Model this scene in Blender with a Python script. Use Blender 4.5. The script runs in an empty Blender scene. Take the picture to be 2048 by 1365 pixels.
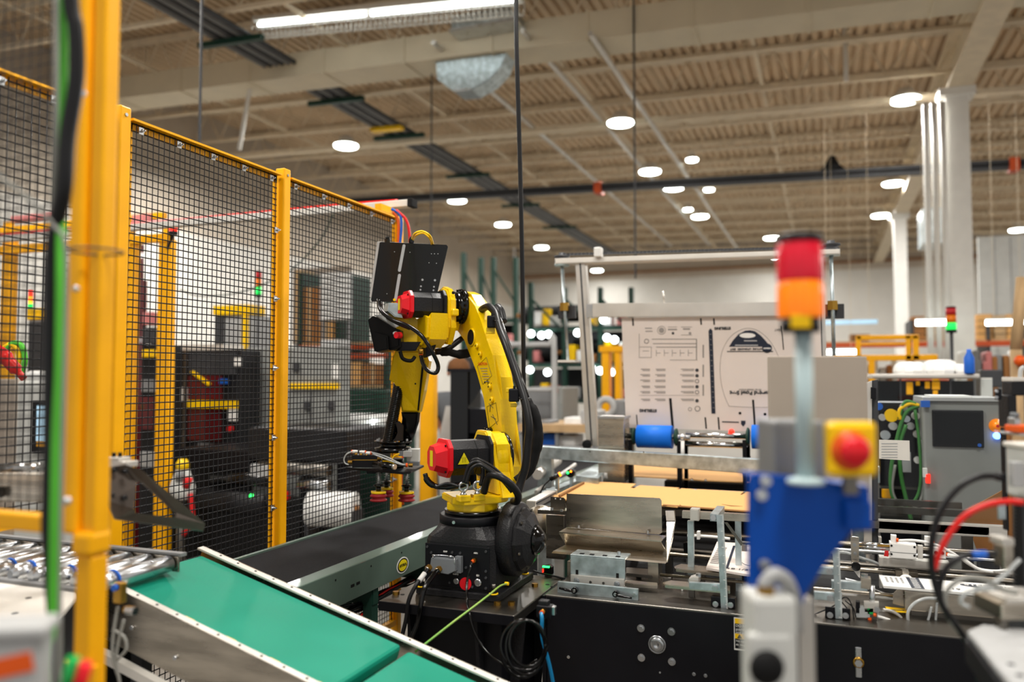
import bpy, bmesh, math, random
from mathutils import Vector, Matrix
random.seed(7)
S = bpy.context.scene
COL = S.collection
V = Vector
# ------------------------------------------------------------------ camera
F = 1616.0
TH = 0.36924
PITCH = 0.04483
CAM = V((0, 0, 1.6))
cd = bpy.data.cameras.new('camera')
cam = bpy.data.objects.new('camera', cd)
COL.objects.link(cam)
cam.location = CAM
cam.rotation_euler = (math.pi / 2 + PITCH, 0, TH)
cd.sensor_width = 36.0
cd.lens = 36.0 * F / 2048
cd.clip_start = 0.05
cd.clip_end = 200
cd.dof.use_dof = True
cd.dof.focus_distance = 3.2
cd.dof.aperture_fstop = 1.25
S.camera = cam
# ------------------------------------------------------------------ world, lights, exposure
w = bpy.data.worlds.new('world')
S.world = w
w.use_nodes = True
bg = w.node_tree.nodes['Background']
bg.inputs[0].default_value = (1.0, 0.975, 0.94, 1)
bg.inputs[1].default_value = 0.42
S.view_settings.view_transform = 'Standard'
S.view_settings.look = 'None'
S.view_settings.gamma = 1
S.view_settings.use_curve_mapping = False
S.view_settings.exposure = 0.68


def area(name, loc, size, power, color=(1, .96, .9), sy=None, aim=None):
    ld = bpy.data.lights.new(name, 'AREA')
    ld.energy = power
    ld.color = color
    ld.shape = 'RECTANGLE'
    ld.size = size
    ld.size_y = sy or size
    o = bpy.data.objects.new(name, ld)
    COL.objects.link(o)
    o.location = loc
    if aim is not None:
        o.rotation_euler = (V(aim) - V(loc)).to_track_quat('-Z', 'Y').to_euler()
    o['label'] = 'ceiling light'
    return o


# the hall's high-bay lamps, ones over the cell and ones further back
for i, (x, y, p) in enumerate([(-3.4, 1.0, 110), (0.8, 0.4, 120), (-1.2, 4.6, 120), (3.2, 4.8, 90), (-6.6, 4.6, 110),
                               (-9.5, 11, 120), (8, 10, 220), (9.5, 19, 260), (10, 26, 260)]):
    area('lamp_light', (x, y, 5.4), 1.0, p)

# ------------------------------------------------------------------ projection helpers: a pixel of the photograph onto a real plane
ct, st, cp, sp = math.cos(TH), math.sin(TH), math.cos(PITCH), math.sin(PITCH)
CR, CF, CU = V((ct, st, 0)), V((-st * cp, ct * cp, sp)), V((st * sp, -ct * sp, cp))


def ray(x, y):
    return CR * ((x - 1024) / F) + CU * ((682.5 - y) / F) + CF


def W(x, y, d):
    return CAM + ray(x, y) * d


def ZP(x, y, z):
    r = ray(x, y)
    return CAM + r * ((z - 1.6) / r.z)


def YP(x, y, v):
    r = ray(x, y)
    return CAM + r * (v / r.y)


def XP(x, y, v):
    r = ray(x, y)
    return CAM + r * (v / r.x)


# ------------------------------------------------------------------ materials
def lin(c):
    if isinstance(c, str):
        c = [int(c[i:i + 2], 16) / 255 for i in (0, 2, 4)]
    return tuple((v / 12.92 if v < .04045 else ((v + .055) / 1.055) ** 2.4) for v in c[:3]) + (1,)


MATS = {}


def mat(name, col, rough=.5, metal=0, var=.08, scale=6, bump=0, bscale=60, emit=0, ecol=None, coat=0, trans=0, alpha=1, aniso=None, col2=None, spec=.3):
    m = bpy.data.materials.new(name)
    m.use_nodes = True
    nt = m.node_tree
    b = nt.nodes['Principled BSDF']
    c = lin(col)
    b.inputs['Roughness'].default_value = rough
    b.inputs['Metallic'].default_value = metal
    b.inputs['Coat Weight'].default_value = coat
    b.inputs['Specular IOR Level'].default_value = spec
    b.inputs['Transmission Weight'].default_value = trans
    b.inputs['Alpha'].default_value = alpha
    tc = nt.nodes.new('ShaderNodeTexCoord')
    mp = nt.nodes.new('ShaderNodeMapping')
    nt.links.new(tc.outputs['Object'], mp.inputs[0])
    if aniso:
        mp.inputs['Scale'].default_value = aniso
    nz = nt.nodes.new('ShaderNodeTexNoise')
    nz.inputs['Scale'].default_value = scale
    nz.inputs['Detail'].default_value = 5
    nt.links.new(mp.outputs[0], nz.inputs['Vector'])
    mx = nt.nodes.new('ShaderNodeMix')
    mx.data_type = 'RGBA'
    if col2:
        lo, hi = lin(col), lin(col2)
    else:
        lo = tuple(max(0, v * (1 - var)) for v in c[:3]) + (1,)
        hi = tuple(min(1, v * (1 + var)) for v in c[:3]) + (1,)
    mr = nt.nodes.new('ShaderNodeMapRange')
    mr.inputs[1].default_value = .35
    mr.inputs[2].default_value = .65
    nt.links.new(nz.outputs['Fac'], mr.inputs[0])
    nt.links.new(mr.outputs[0], mx.inputs[0])
    mx.inputs[6].default_value = lo
    mx.inputs[7].default_value = hi
    nt.links.new(mx.outputs[2], b.inputs['Base Color'])
    r2 = nt.nodes.new('ShaderNodeMapRange')
    r2.inputs[3].default_value = max(.02, rough * .8)
    r2.inputs[4].default_value = min(1, rough * 1.25)
    nt.links.new(nz.outputs['Fac'], r2.inputs[0])
    nt.links.new(r2.outputs[0], b.inputs['Roughness'])
    if bump:
        n2 = nt.nodes.new('ShaderNodeTexNoise')
        n2.inputs['Scale'].default_value = bscale
        nt.links.new(mp.outputs[0], n2.inputs['Vector'])
        bp = nt.nodes.new('ShaderNodeBump')
        bp.inputs['Strength'].default_value = bump
        bp.inputs['Distance'].default_value = .004
        nt.links.new(n2.outputs['Fac'], bp.inputs['Height'])
        nt.links.new(bp.outputs[0], b.inputs['Normal'])
    if emit:
        b.inputs['Emission Color'].default_value = lin(ecol or col)
        b.inputs['Emission Strength'].default_value = emit
    MATS[name] = m
    return m


mat('robot_yellow', 'EEC400', .3, var=.04, bump=.25, bscale=90, coat=.2, spec=.4)
mat('fence_yellow', 'F7AF00', .4, var=.05, spec=.3)
mat('black_cast', '18181B', .42, bump=.35, bscale=160, var=.15)
mat('black_gloss', '060607', .16, coat=.1, spec=.35)
mat('black_panel', '0E0E13', .42, var=.12, spec=.22)
mat('black_matte', '111112', .65, spec=.2)
mat('rubber', '141416', .38)
mat('mesh_black', '17171A', .45)
mat('red_cap', 'DA1422', .35, coat=.1)
mat('red', 'C41A1A', .4)
mat('red_rubber', '8E1B20', .5)
mat('grey_conn', '6E7276', .45)
mat('dark_grey', '3A3B3E', .5)
mat('grey', '7C7D7E', .5, var=.06)
mat('grey_light', 'A9AAAA', .5, var=.05)
mat('cabinet_grey', '8B8D8A', .5, var=.05)
mat('brass', 'B38A3C', .3, 1)
mat('steel', 'C6C9CC', .28, 1, var=.12)
mat('steel_dark', '75716B', .36, 1, var=.15)
mat('chrome', 'D4D6D8', .13, 1)
mat('stainless', 'BDB5A8', .27, 1, var=.25, scale=4, aniso=(1, 1, 6))
mat('galv', 'B6C2C6', .34, .85, var=.28, scale=18)
mat('alu', 'CDC9C2', .36, .6, var=.06)
mat('alu_white', 'DCD8D0', .45, .2, var=.04)
mat('plate_dark', '5C544E', .42, .5, var=.2, scale=9)
mat('belt_black', '202022', .9, spec=.12, var=.25, scale=5, bump=.6, bscale=220)
mat('belt_green', '05846C', .45, var=.04, spec=.3)
mat('frame_green', '56695F', .38, var=.06, coat=.3)
mat('green_dark', '16382D', .55)
mat('cardboard', 'D2A165', .8, var=.05, scale=30, aniso=(1, 12, 1))
mat('cardboard_edge', '8A6238', .9)
mat('brown_box', '96663A', .85, var=.08)
mat('print_white', 'D5CBC4', .7, var=.02)
mat('navy', '1D2434', .5)
mat('ink', '3A3B3D', .7)
mat('ink_light', '8F8A86', .8)
mat('gear_black', '070708', .3, spec=.15)
mat('blue_roller', '0A6AD8', .55)
mat('blue_bracket', '0048A8', .38, var=.05, spec=.25)
mat('blue_tube', '1E8FC8', .15, trans=.3)
mat('blue', '1F5FC0', .4)
mat('white_plastic', 'E4E3DF', .4, var=.03)
mat('clear_tube', 'E4E9EA', .12, trans=.6)
mat('pale_blue', 'AFC3C6', .4, var=.03)
mat('beige_panel', 'A69A8D', .5, var=.03)
mat('box_white', 'C9CAC6', .45, var=.04)
mat('orange', 'E05812', .4)
mat('orange_light', 'F07A08', .3, emit=.25)
mat('lens_red', 'C8102A', .25, coat=.3, emit=.18)
mat('lens_orange', 'F07F0A', .25, coat=.3, emit=.3)
mat('lens_green', '18A04A', .25, coat=.3)
mat('lamp_green', '20E050', .3, emit=4)
mat('lamp_red', 'FF2A1A', .3, emit=3)
mat('lamp_orange', 'FF7A10', .3, emit=3)
mat('lamp_blue', '5A8CFF', .3, emit=5)
mat('lamp_white', 'FFFFFF', .3, emit=12, ecol='F4FFF8')
mat('tube_white', 'FFFFFF', .3, emit=6, ecol='F6FFFF')
mat('yellow', 'F7C600', .4)
mat('yellow_label', 'E2CF10', .5)
mat('green_cable', '5CC63C', .35)
mat('green_loop', '3B7A38', .4)
mat('ledge', '9A7150', .6)
mat('green_wire', '6FAF4E', .4, col2='9DB85A')
mat('grey_cable', '8E8E88', .4)
mat('hose_red', 'D8231E', .3)
mat('screen_dark', '0A0C10', .3, var=.2, spec=.15)
mat('screen_lit', 'A9CBE0', .3, emit=.5)
mat('dark_red', '5A1A1C', .25, coat=.3)
mat('rack_orange', 'B5481E', .5)
mat('wood', 'B99A72', .7, var=.12, aniso=(1, 12, 1))
mat('skin', 'C08A6C', .55)
mat('shirt', '55585C', .85)
mat('trousers', '2A3040', .85)
mat('hair', '6A4526', .8)
mat('apron', 'B9B9B6', .8)
# setting
mat('floor_mat', '77736D', .35, var=.15, scale=1.5)
mat('wall_upper', 'BFB4A5', .8, var=.05, scale=2)
mat('wall_white', 'D3D0C9', .75, var=.03, scale=2)
mat('deck', 'CDB697', .75, var=.10, scale=1.2)
mat('joist', 'D9CAB0', .6, var=.06)
mat('duct_paint', 'CFC3A9', .55, var=.05, scale=2)
mat('column_white', 'E2E0DA', .45, var=.03)
g = bpy.data.materials.new('acrylic')
g.use_nodes = True
nt = g.node_tree
nt.nodes.remove(nt.nodes['Principled BSDF'])
t1 = nt.nodes.new('ShaderNodeBsdfTransparent'); t1.inputs[0].default_value = (.9, .92, .92, 1)
t2 = nt.nodes.new('ShaderNodeBsdfGlossy'); t2.inputs[1].default_value = .04
fr = nt.nodes.new('ShaderNodeFresnel'); fr.inputs[0].default_value = 1.45
mxs = nt.nodes.new('ShaderNodeMixShader')
fm = nt.nodes.new('ShaderNodeMath'); fm.operation = 'MULTIPLY'; fm.inputs[1].default_value = .4; nt.links.new(fr.outputs[0], fm.inputs[0])
nt.links.new(fm.outputs[0], mxs.inputs[0]); nt.links.new(t1.outputs[0], mxs.inputs[1]); nt.links.new(t2.outputs[0], mxs.inputs[2])
nt.links.new(mxs.outputs[0], nt.nodes['Material Output'].inputs[0])
MATS['acrylic'] = g

# ------------------------------------------------------------------ geometry builder


def basis(n, hint=None):
    n = V(n).normalized()
    h = V(hint) if hint else (V((0, 0, 1)) if abs(n.z) < .9 else V((1, 0, 0)))
    a = h.cross(n)
    if a.length < 1e-6:
        a = V((0, 1, 0)).cross(n)
    a.normalize()
    b = n.cross(a)
    return a, b, n


def catmull(pts, k=6):
    pts = [V(p) for p in pts]
    if len(pts) < 3:
        return pts
    P = [pts[0] * 2 - pts[1]] + pts + [pts[-1] * 2 - pts[-2]]
    out = []
    for i in range(1, len(P) - 2):
        a, b, c, d = P[i - 1:i + 3]
        for j in range(k):
            t = j / k
            out.append(.5 * ((2 * b) + (c - a) * t + (2 * a - 5 * b + 4 * c - d) * t * t + (3 * b - a - 3 * c + d) * t ** 3))
    out.append(pts[-1])
    return out


class B:
    def __init__(s, frame=None):
        s.bm = bmesh.new()
        s.fr = frame

    def _v(s, p):
        p = V(p)
        if s.fr:
            p = s.fr @ p
        return s.bm.verts.new(p)

    def face(s, vs, smooth=False):
        try:
            f = s.bm.faces.new(vs)
            f.smooth = smooth
            return f
        except ValueError:
            return None

    def hexa(s, p, bev=0):
        v = [s._v(q) for q in p]
        fs = [s.face([v[i] for i in q]) for q in ((0, 3, 2, 1), (4, 5, 6, 7), (0, 1, 5, 4), (1, 2, 6, 5), (2, 3, 7, 6), (3, 0, 4, 7))]
        if bev:
            es = list({e for f in fs if f for e in f.edges})
            bmesh.ops.bevel(s.bm, geom=es, offset=bev, segments=2, affect='EDGES', profile=.5)
        return s

    def box(s, x0, x1, y0, y1, z0, z1, bev=0):
        return s.hexa([(x0, y0, z0), (x1, y0, z0), (x1, y1, z0), (x0, y1, z0), (x0, y0, z1), (x1, y0, z1), (x1, y1, z1), (x0, y1, z1)], bev)

    def cbox(s, c, size, ax=None, bev=0):
        c = V(c)
        a, b, d = [V(q) for q in (ax or ((1, 0, 0), (0, 1, 0), (0, 0, 1)))]
        x, y, z = [q / 2 for q in size]
        return s.hexa([c + a * i * x + b * j * y + d * k * z for i, j, k in
                       ((-1, -1, -1), (1, -1, -1), (1, 1, -1), (-1, 1, -1), (-1, -1, 1), (1, -1, 1), (1, 1, 1), (-1, 1, 1))], bev)

    def slab(s, pts, n, bev=0):
        """solid from a planar outline pushed along vector n"""
        pts = [V(p) for p in pts]
        n = V(n)
        a = [s._v(p) for p in pts]
        b = [s._v(p + n) for p in pts]
        fs = [s.face(a[::-1]), s.face(b)]
        for i in range(len(a)):
            j = (i + 1) % len(a)
            fs.append(s.face([a[i], a[j], b[j], b[i]]))
        if bev:
            es = list({e for f in fs[:2] if f for e in f.edges})
            bmesh.ops.bevel(s.bm, geom=es, offset=bev, segments=2, affect='EDGES')
        return s

    def cyl(s, p, q, r, r2=None, n=16, cap=True, smooth=True):
        p, q = V(p), V(q)
        r2 = r if r2 is None else r2
        a, b, _ = basis(q - p)
        A, Bv = [], []
        for i in range(n):
            t = 2 * math.pi * i / n
            d = a * math.cos(t) + b * math.sin(t)
            A.append(s._v(p + d * r))
            Bv.append(s._v(q + d * r2))
        for i in range(n):
            j = (i + 1) % n
            s.face([A[i], A[j], Bv[j], Bv[i]], smooth and n > 8)
        if cap:
            s.face(A[::-1])
            s.face(Bv)
        return s

    def lathe(s, prof, p, ax, n=24):
        """prof: (radius, height) pairs along ax from p"""
        p = V(p)
        a, b, c = basis(ax)
        rings = []
        for r, h in prof:
            rings.append([s._v(p + c * h + (a * math.cos(2 * math.pi * i / n) + b * math.sin(2 * math.pi * i / n)) * max(r, 1e-4)) for i in range(n)])
        for k in range(len(rings) - 1):
            for i in range(n):
                j = (i + 1) % n
                s.face([rings[k][i], rings[k][j], rings[k + 1][j], rings[k + 1][i]], n > 8)
        s.face(rings[0][::-1])
        s.face(rings[-1])
        return s

    def tube(s, pts, r, n=8, k=6, smooth=True):
        pts = catmull(pts, k) if k else [V(p) for p in pts]
        prev = None
        a = None
        m = len(pts)
        for i, p in enumerate(pts):
            t = (pts[min(i + 1, m - 1)] - pts[max(i - 1, 0)])
            if t.length < 1e-9:
                continue
            t.normalize()
            if a is None:
                a = basis(t)[0]
            a = a - t * a.dot(t)
            if a.length < 1e-6:
                a = basis(t)[0]
            a.normalize()
            b = t.cross(a)
            rr = r[min(int(i / max(1, m - 1) * (len(r) - 1) + .5), len(r) - 1)] if isinstance(r, (list, tuple)) else r
            ring = [s._v(p + (a * math.cos(2 * math.pi * j / n) + b * math.sin(2 * math.pi * j / n)) * rr) for j in range(n)]
            if prev:
                for j in range(n):
                    q = (j + 1) % n
                    s.face([prev[j], prev[q], ring[q], ring[j]], smooth)
            else:
                s.face(ring[::-1])
            prev = ring
        s.face(prev)
        return s

    def torus(s, c, ax, R, r, n=24, m=8):
        a, b, d = basis(ax)
        c = V(c)
        rings = []
        for i in range(n):
            t = 2 * math.pi * i / n
            u = a * math.cos(t) + b * math.sin(t)
            rings.append([s._v(c + u * (R + r * math.cos(2 * math.pi * j / m)) + d * r * math.sin(2 * math.pi * j / m)) for j in range(m)])
        for i in range(n):
            for j in range(m):
                s.face([rings[i][j], rings[(i + 1) % n][j], rings[(i + 1) % n][(j + 1) % m], rings[i][(j + 1) % m]], True)
        return s

    def sphere(s, c, r, n=12, sc=(1, 1, 1)):
        prof = [(math.sin(math.pi * i / n) * r, -math.cos(math.pi * i / n) * r) for i in range(n + 1)]
        return s.lathe(prof, c, (0, 0, 1), n + 4)

    def build(s, name, m, parent=None):
        bmesh.ops.recalc_face_normals(s.bm, faces=s.bm.faces[:])
        me = bpy.data.meshes.new(name)
        if parent is None:
            xs = [v.co for v in s.bm.verts]
            o0 = V(((min(v.x for v in xs) + max(v.x for v in xs)) / 2, (min(v.y for v in xs) + max(v.y for v in xs)) / 2, min(v.z for v in xs)))
        else:
            r = parent
            while r.parent:
                r = r.parent
            o0 = r.location.copy()
        bmesh.ops.translate(s.bm, verts=s.bm.verts[:], vec=-o0)
        s.bm.to_mesh(me)
        s.bm.free()
        me.materials.append(MATS[m])
        o = bpy.data.objects.new(name, me)
        COL.objects.link(o)
        if parent is None:
            o.location = o0
        else:
            o.parent = parent
        return o


def thing(name, label, cat, loc, group=None, kind=None):
    o = bpy.data.objects.new(name, None)
    o.empty_display_size = .1
    COL.objects.link(o)
    o.location = loc
    if label:
        o['label'] = label
        o['category'] = cat
    if group:
        o['group'] = group
    if kind:
        o['kind'] = kind
    return o


def tag(o, label, cat, group=None):
    o['label'] = label
    o['category'] = cat
    if group:
        o['group'] = group
    return o


def lab(o, label):
    o['label'] = label
    return o


def struct(o):
    o['kind'] = 'structure'
    return o


def text(name, s, size, org, xd, yd, m, parent, align='CENTER', lift=.0015, bold=0):
    """flat lettering lying on a real surface: org is the centre, xd the reading direction, yd up"""
    cu = bpy.data.curves.new(name, 'FONT')
    cu.body = s
    cu.size = size
    cu.align_x = align
    cu.align_y = 'CENTER'
    cu.offset = bold
    cu.extrude = .0003
    to = bpy.data.objects.new(name + '_tmp', cu)
    me = bpy.data.meshes.new_from_object(to)
    bpy.data.objects.remove(to)
    xd, yd = V(xd).normalized(), V(yd).normalized()
    n = xd.cross(yd)
    M = Matrix.Translation(V(org) + n * lift) @ Matrix((xd, yd, n)).transposed().to_4x4()
    r = parent
    while r.parent:
        r = r.parent
    me.transform(Matrix.Translation(-r.location) @ M)
    me.materials.clear()
    me.materials.append(MATS[m])
    o = bpy.data.objects.new(name, me)
    COL.objects.link(o)
    o.parent = parent
    return o


def copy_tree(o, loc, label=None, parent=None):
    c = o.copy()
    COL.objects.link(c)
    if parent is None:
        c.location = loc
        if label:
            c['label'] = label
    else:
        c.parent = parent
    for ch in [q for q in list(o.children)]:
        copy_tree(ch, None, None, c)
    return c


def yrect(x0, y0, x1, y1, Y):
    """pixel rectangle on the vertical plane at depth Y -> X0, X1, Z0, Z1"""
    xm, ym = (x0 + x1) / 2, (y0 + y1) / 2
    return YP(x0, ym, Y).x, YP(x1, ym, Y).x, YP(xm, y1, Y).z, YP(xm, y0, Y).z


def ybox(b, x0, y0, x1, y1, Y, dep, z0=None, bev=0):
    X0, X1, Z0, Z1 = yrect(x0, y0, x1, y1, Y)
    if z0 is not None:
        Z0 = z0
    return b.box(X0, X1, Y, Y + dep, Z0, Z1, bev)


X_, Y_, Z_ = V((1, 0, 0)), V((0, 1, 0)), V((0, 0, 1))
# ------------------------------------------------------------------ the setting
def hz(X, h):
    return 1.6 + h - .03 * X


XL, XRT, YN, YF = -11.5, 14.0, -3.0, 30.0
fl = thing('floor', None, None, (0, 0, 0), kind='structure')
nb = 6
for i in range(5):
    for j in range(6):
        B().box(XL + i * 5.1, XL + i * 5.1 + 5.092, YN + j * 5.5, YN + j * 5.5 + 5.492, -.1, 0).build('concrete_slab', 'floor_mat', fl)
B().box(XL, XRT, YN, YF, -.14, -.1).build('sub_floor', 'dark_grey', fl)
wl = thing('wall_left', None, None, (XL, 13, 0), kind='structure')
B().hexa([(XL - .2, YN, 0), (XL, YN, 0), (XL, YF, 0), (XL - .2, YF, 0), (XL - .2, YN, 4.4), (XL, YN, 4.4), (XL, YF, 4.4), (XL - .2, YF, 4.4)]).build('lower_wall', 'wall_white', wl)
B().box(XL - .2, XL - .02, YN, YF, 4.4, hz(XL, 5.0)).build('upper_wall', 'wall_upper', wl)
wf = thing('wall_far', None, None, (0, YF, 0), kind='structure')
B().box(XL, XRT, YF, YF + .2, 0, 5.3).build('lower_wall', 'wall_white', wf)
B().box(XL, XRT, YF + .02, YF + .2, 5.3, 7.0).build('upper_wall', 'wall_upper', wf)
B().box(XL, XRT, YF - .1, YF, 5.52, 5.6).build('ledge', 'ledge', wf)
# corrugated roof deck
b = B()
n = int((XRT - XL) / .15)
vs = []
for i in range(n + 1):
    x = XL + i * .15
    for dx, dz in ((0, 0), (.085, 0), (.1, .05), (.135, .05)):
        X = x + dx
        vs.append((b._v((X, YN, hz(X, 4.9) + dz)), b._v((X, YF, hz(X, 4.9) + dz))))
for p, q in zip(vs, vs[1:]):
    b.face([p[0], q[0], q[1], p[1]])
ce = thing('ceiling', None, None, (0, 13, hz(0, 4.9)), kind='structure')
b.build('roof_deck', 'deck', ce)
b = B()
b.hexa([(XL, YN, hz(XL, 5)), (XRT + .4, YN, hz(XRT, 5)), (XRT + .4, YF, hz(XRT, 5)), (XL, YF, hz(XL, 5)),
        (XL, YN, hz(XL, 5.2)), (XRT + .4, YN, hz(XRT, 5.2)), (XRT + .4, YF, hz(XRT, 5.2)), (XL, YF, hz(XL, 5.2))])
b.build('roof_slab', 'deck', ce)


def hang(name, X0, X1, Y0, Y1, h0, h1, m, parent):
    b = B()
    b.hexa([(X0, Y0, hz(X0, h0)), (X1, Y0, hz(X1, h0)), (X1, Y1, hz(X1, h0)), (X0, Y1, hz(X0, h0)),
            (X0, Y0, hz(X0, h1)), (X1, Y0, hz(X1, h1)), (X1, Y1, hz(X1, h1)), (X0, Y1, hz(X0, h1))])
    return b.build(name, m, parent)


# open-web joists across the hall
jd = None
for k in range(-5, 12):
    y = 12.4 + 1.55 * k
    if y > 29.5:
        continue
    if jd is None:
        jd = thing('trim_1', None, None, (0, y, hz(0, 4.2)), kind='structure')
        hang('top_chord', XL, XRT, y - .06, y + .06, 4.80, 4.88, 'joist', jd)
        hang('bottom_chord', XL, XRT, y - .035, y + .035, 4.24, 4.29, 'joist', jd)
        b = B()
        nx = int((XRT - XL) / .62)
        for i in range(nx):
            x = XL + .62 * i
            xm = x + .31
            b.cyl((x, y, hz(x, 4.27)), (xm, y, hz(xm, 4.83)), .014, n=5)
            b.cyl((xm, y, hz(xm, 4.83)), (x + .62, y, hz(x + .62, 4.27)), .014, n=5)
        b.build('web', 'joist', jd)['kind'] = 'stuff'
    else:
        copy_tree(jd, (0, y, hz(0, 4.2)))
# girders along the hall with their columns
gi = thing('trim_2', None, None, (1.75, 13, hz(1.75, 4.0)), kind='structure')
hang('bottom_flange', 1.6, 1.9, YN, YF, 3.95, 4.0, 'joist', gi)
hang('web', 1.74, 1.77, YN, YF, 4.0, 4.55, 'joist', gi)
hang('top_flange', 1.6, 1.9, YN, YF, 4.55, 4.6, 'joist', gi)
gj = thing('trim_3', None, None, (0, 12.85, hz(0, 4.0)), kind='structure')
hang('bottom_flange', XL, XRT, 12.74, 12.9, 4.02, 4.1, 'joist', gj)
# long purlins
for k, (x, h) in enumerate([(-9.3, 4.35), (-6.0, 4.35), (-3.4, 4.35), (-.8, 4.35)]):
    p = thing('trim_%d' % (4 + k), None, None, (x, 13, hz(x, h)), kind='structure')
    hang('bridging_bar', x - .025, x + .025, YN, YF, h - .05, h, 'joist', p)
cols = []
for k, y in enumerate((12.3, 21.2)):
    c = thing('column_%d' % (k + 1), None, None, (1.75, y, 0), kind='structure')
    B().box(1.58, 1.86, y - .14, y + .14, 0, hz(1.75, 3.95)).build('shaft', 'column_white', c)
    B().box(1.5, 1.94, y - .22, y + .22, 0, .25, .03).build('foot', 'fence_yellow', c)
    B().box(1.5, 1.94, y - .2, y + .2, hz(1.75, 3.85), hz(1.75, 3.95)).build('cap_plate', 'column_white', c)
    cols.append(c)
for k, x in enumerate((1.37, 1.47, 1.57)):
    o = B().cyl((x - .04, 12.1, 1.6), (x - .04, 12.1, hz(1.5, 3.75)), .042, n=12).build('down_pipe', 'column_white')
    struct(o)
    o['label'] = ['leftmost white pipe running down the near white column', 'middle white pipe running down the near white column', 'right white pipe beside the shaft of the near column'][k]
# main air duct
D0, D1 = YP(0, 160, 9.6).x - 1.5, 8.0
du = thing('air_duct', 'long cream rectangular air duct slung across the near ceiling', 'duct', (-3, 9.4, hz(-3, 3.95)))
hang('duct_body', D0, D1, 9.25, 9.8, 3.99, 4.33, 'duct_paint', du)
x = D0 + .8
while x < D1:
    hang('seam_flange', x, x + .035, 9.235, 9.815, 3.975, 4.345, 'duct_paint', du)
    hang('hanger_rod', x + .3, x + .325, 9.5, 9.525, 4.33, 4.9, 'joist', du)
    x += 1.25
# quarter elbow below the duct
c = YP(885, 128, 9.45)
el = thing('duct_elbow', 'round galvanised duct elbow hanging under the cream duct', 'duct', (c.x, 9.4, 4.9))
pts = [YP(878, 118, 9.45), YP(882, 165, 9.45), YP(915, 189, 9.45), YP(950, 186, 9.45), YP(985, 166, 9.45), YP(1008, 140, 9.45), YP(1022, 104, 9.45)]
B().slab([p - Y_ * .12 for p in pts], Y_ * .34, .01).build('elbow_body', 'galv', el)
B().slab([pts[2] - Y_ * .13, pts[3] - Y_ * .13, pts[3] - Y_ * .13 + Z_ * .02, pts[2] - Y_ * .13 + Z_ * .02], Y_ * .36).build('seam', 'steel', el)
p0, p1 = YP(905, 62, 9.0), YP(1035, 8, 9.0)
tb = thing('duct_transition', 'grey sheet metal box joined to the top of the cream duct', 'duct', ((p0.x + p1.x) / 2, 9.1, p0.z))
B().box(p0.x, p1.x, 8.95, 9.24, p0.z, p1.z - .02, .01).build('box_body', 'galv', tb)
B().box(p0.x - .02, p1.x + .02, 8.93, 9.24, p0.z - .03, p0.z).build('edge_flange', 'steel', tb)
# dark bus bar
q0 = YP(690, 388, 15)
bb = thing('bus_duct', 'dark brown bus duct running the width of the hall under the roof', 'duct', (0, 15, hz(0, 3.4)))
hang('housing', q0.x, 12, 14.95, 15.1, 3.46, 3.61, 'dark_grey', bb)
hang('cover_strip', q0.x, 12, 14.93, 14.95, 3.51, 3.55, 'black_matte', bb)
for px in (1197, 2028):
    x = YP(px, 355, 15).x
    hang('joint_clamp', x - .07, x + .07, 14.9, 15.14, 3.41, 3.63, 'rack_orange', bb)
x = YP(1664, 320, 15).x
B().lathe([(.22, 0), (.12, .1), (.05, .25)], (x, 15.02, hz(x, 3.61)), Z_, 12).build('hanger_cap', 'black_matte', bb)
for px in (863, 1268, 1664, 1905):
    x = YP(px, 355, 15).x
    hang('hanger_rod', x - .006, x + .006, 15.0, 15.012, 3.5, 4.9, 'joist', bb)
# conduit bundle running down the hall
cb = thing('conduit_bundle', 'bundle of grey conduits strapped side by side along the roof', 'conduit', (-7, 15, hz(-7, 4)))
for i in range(6):
    x = -7.3 + i * .1
    for y0_, y1_ in ((4, 9.2), (9.86, 28)):
        B().cyl((x, y0_, hz(x, 4.17)), (x, y1_, hz(x, 4.17)), .034, n=8).build('conduit', 'dark_grey' if i % 2 else 'grey', cb)
for y in (8.2, 10.6, 12.6, 15.6, 18.8, 22.0):
    hang('strut_bar', -7.55, -6.55, y - .04, y + .04, 4.06, 4.13, 'green_dark', cb)
hang('yellow_tag', -7.35, -6.75, 12.1, 12.25, 4.08, 4.14, 'yellow', cb)
for i, (x, h, lb) in enumerate([(-3.35, 4.1, 'bright steel conduit left of centre running down the hall'), (-4.55, 4.1, 'steel conduit between bundle and the centre conduits'), (-2.5, 3.95, 'bright steel conduit nearest the hall centre, under the joists')]):
    tag(B().cyl((x, 9, hz(x, h)), (x, 26, hz(x, h)), .035, n=8).build('roof_conduit', 'alu'), lb, 'conduit')
# hanging drop rods
for px, y0, y1, d, m, lb in [(404, 0, 290, 6.5, 'dark_grey', 'thin dark drop cable behind the middle mesh panel'),
                             (863, 250, 520, 11, 'dark_grey', 'thin dark drop rod above the black robot panel'),
                             (1268, 120, 560, 9.5, 'dark_grey', 'thin dark drop pipe over the printed board'),
                             (1690, 48, 165, 10.5, 'alu_white', 'short white drop tube hanging right of centre'),
                             (490, 185, 300, 8.6, 'alu_white', 'pale slanting drop tube above the left fence')]:
    a, c = W(px, y0, d), W(px, y1, d)
    c = V((a.x, a.y, c.z))
    a.z = hz(a.x, 4.85)
    if px == 490:
        a, c = YP(500, 165, 9.5), YP(478, 300, 9.5)
        a.z = hz(a.x, 4.0)
    tag(B().cyl(a, c, .011 if m != 'alu_white' else .03, n=8).build('drop_pipe', m), lb, 'pipe')
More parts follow.
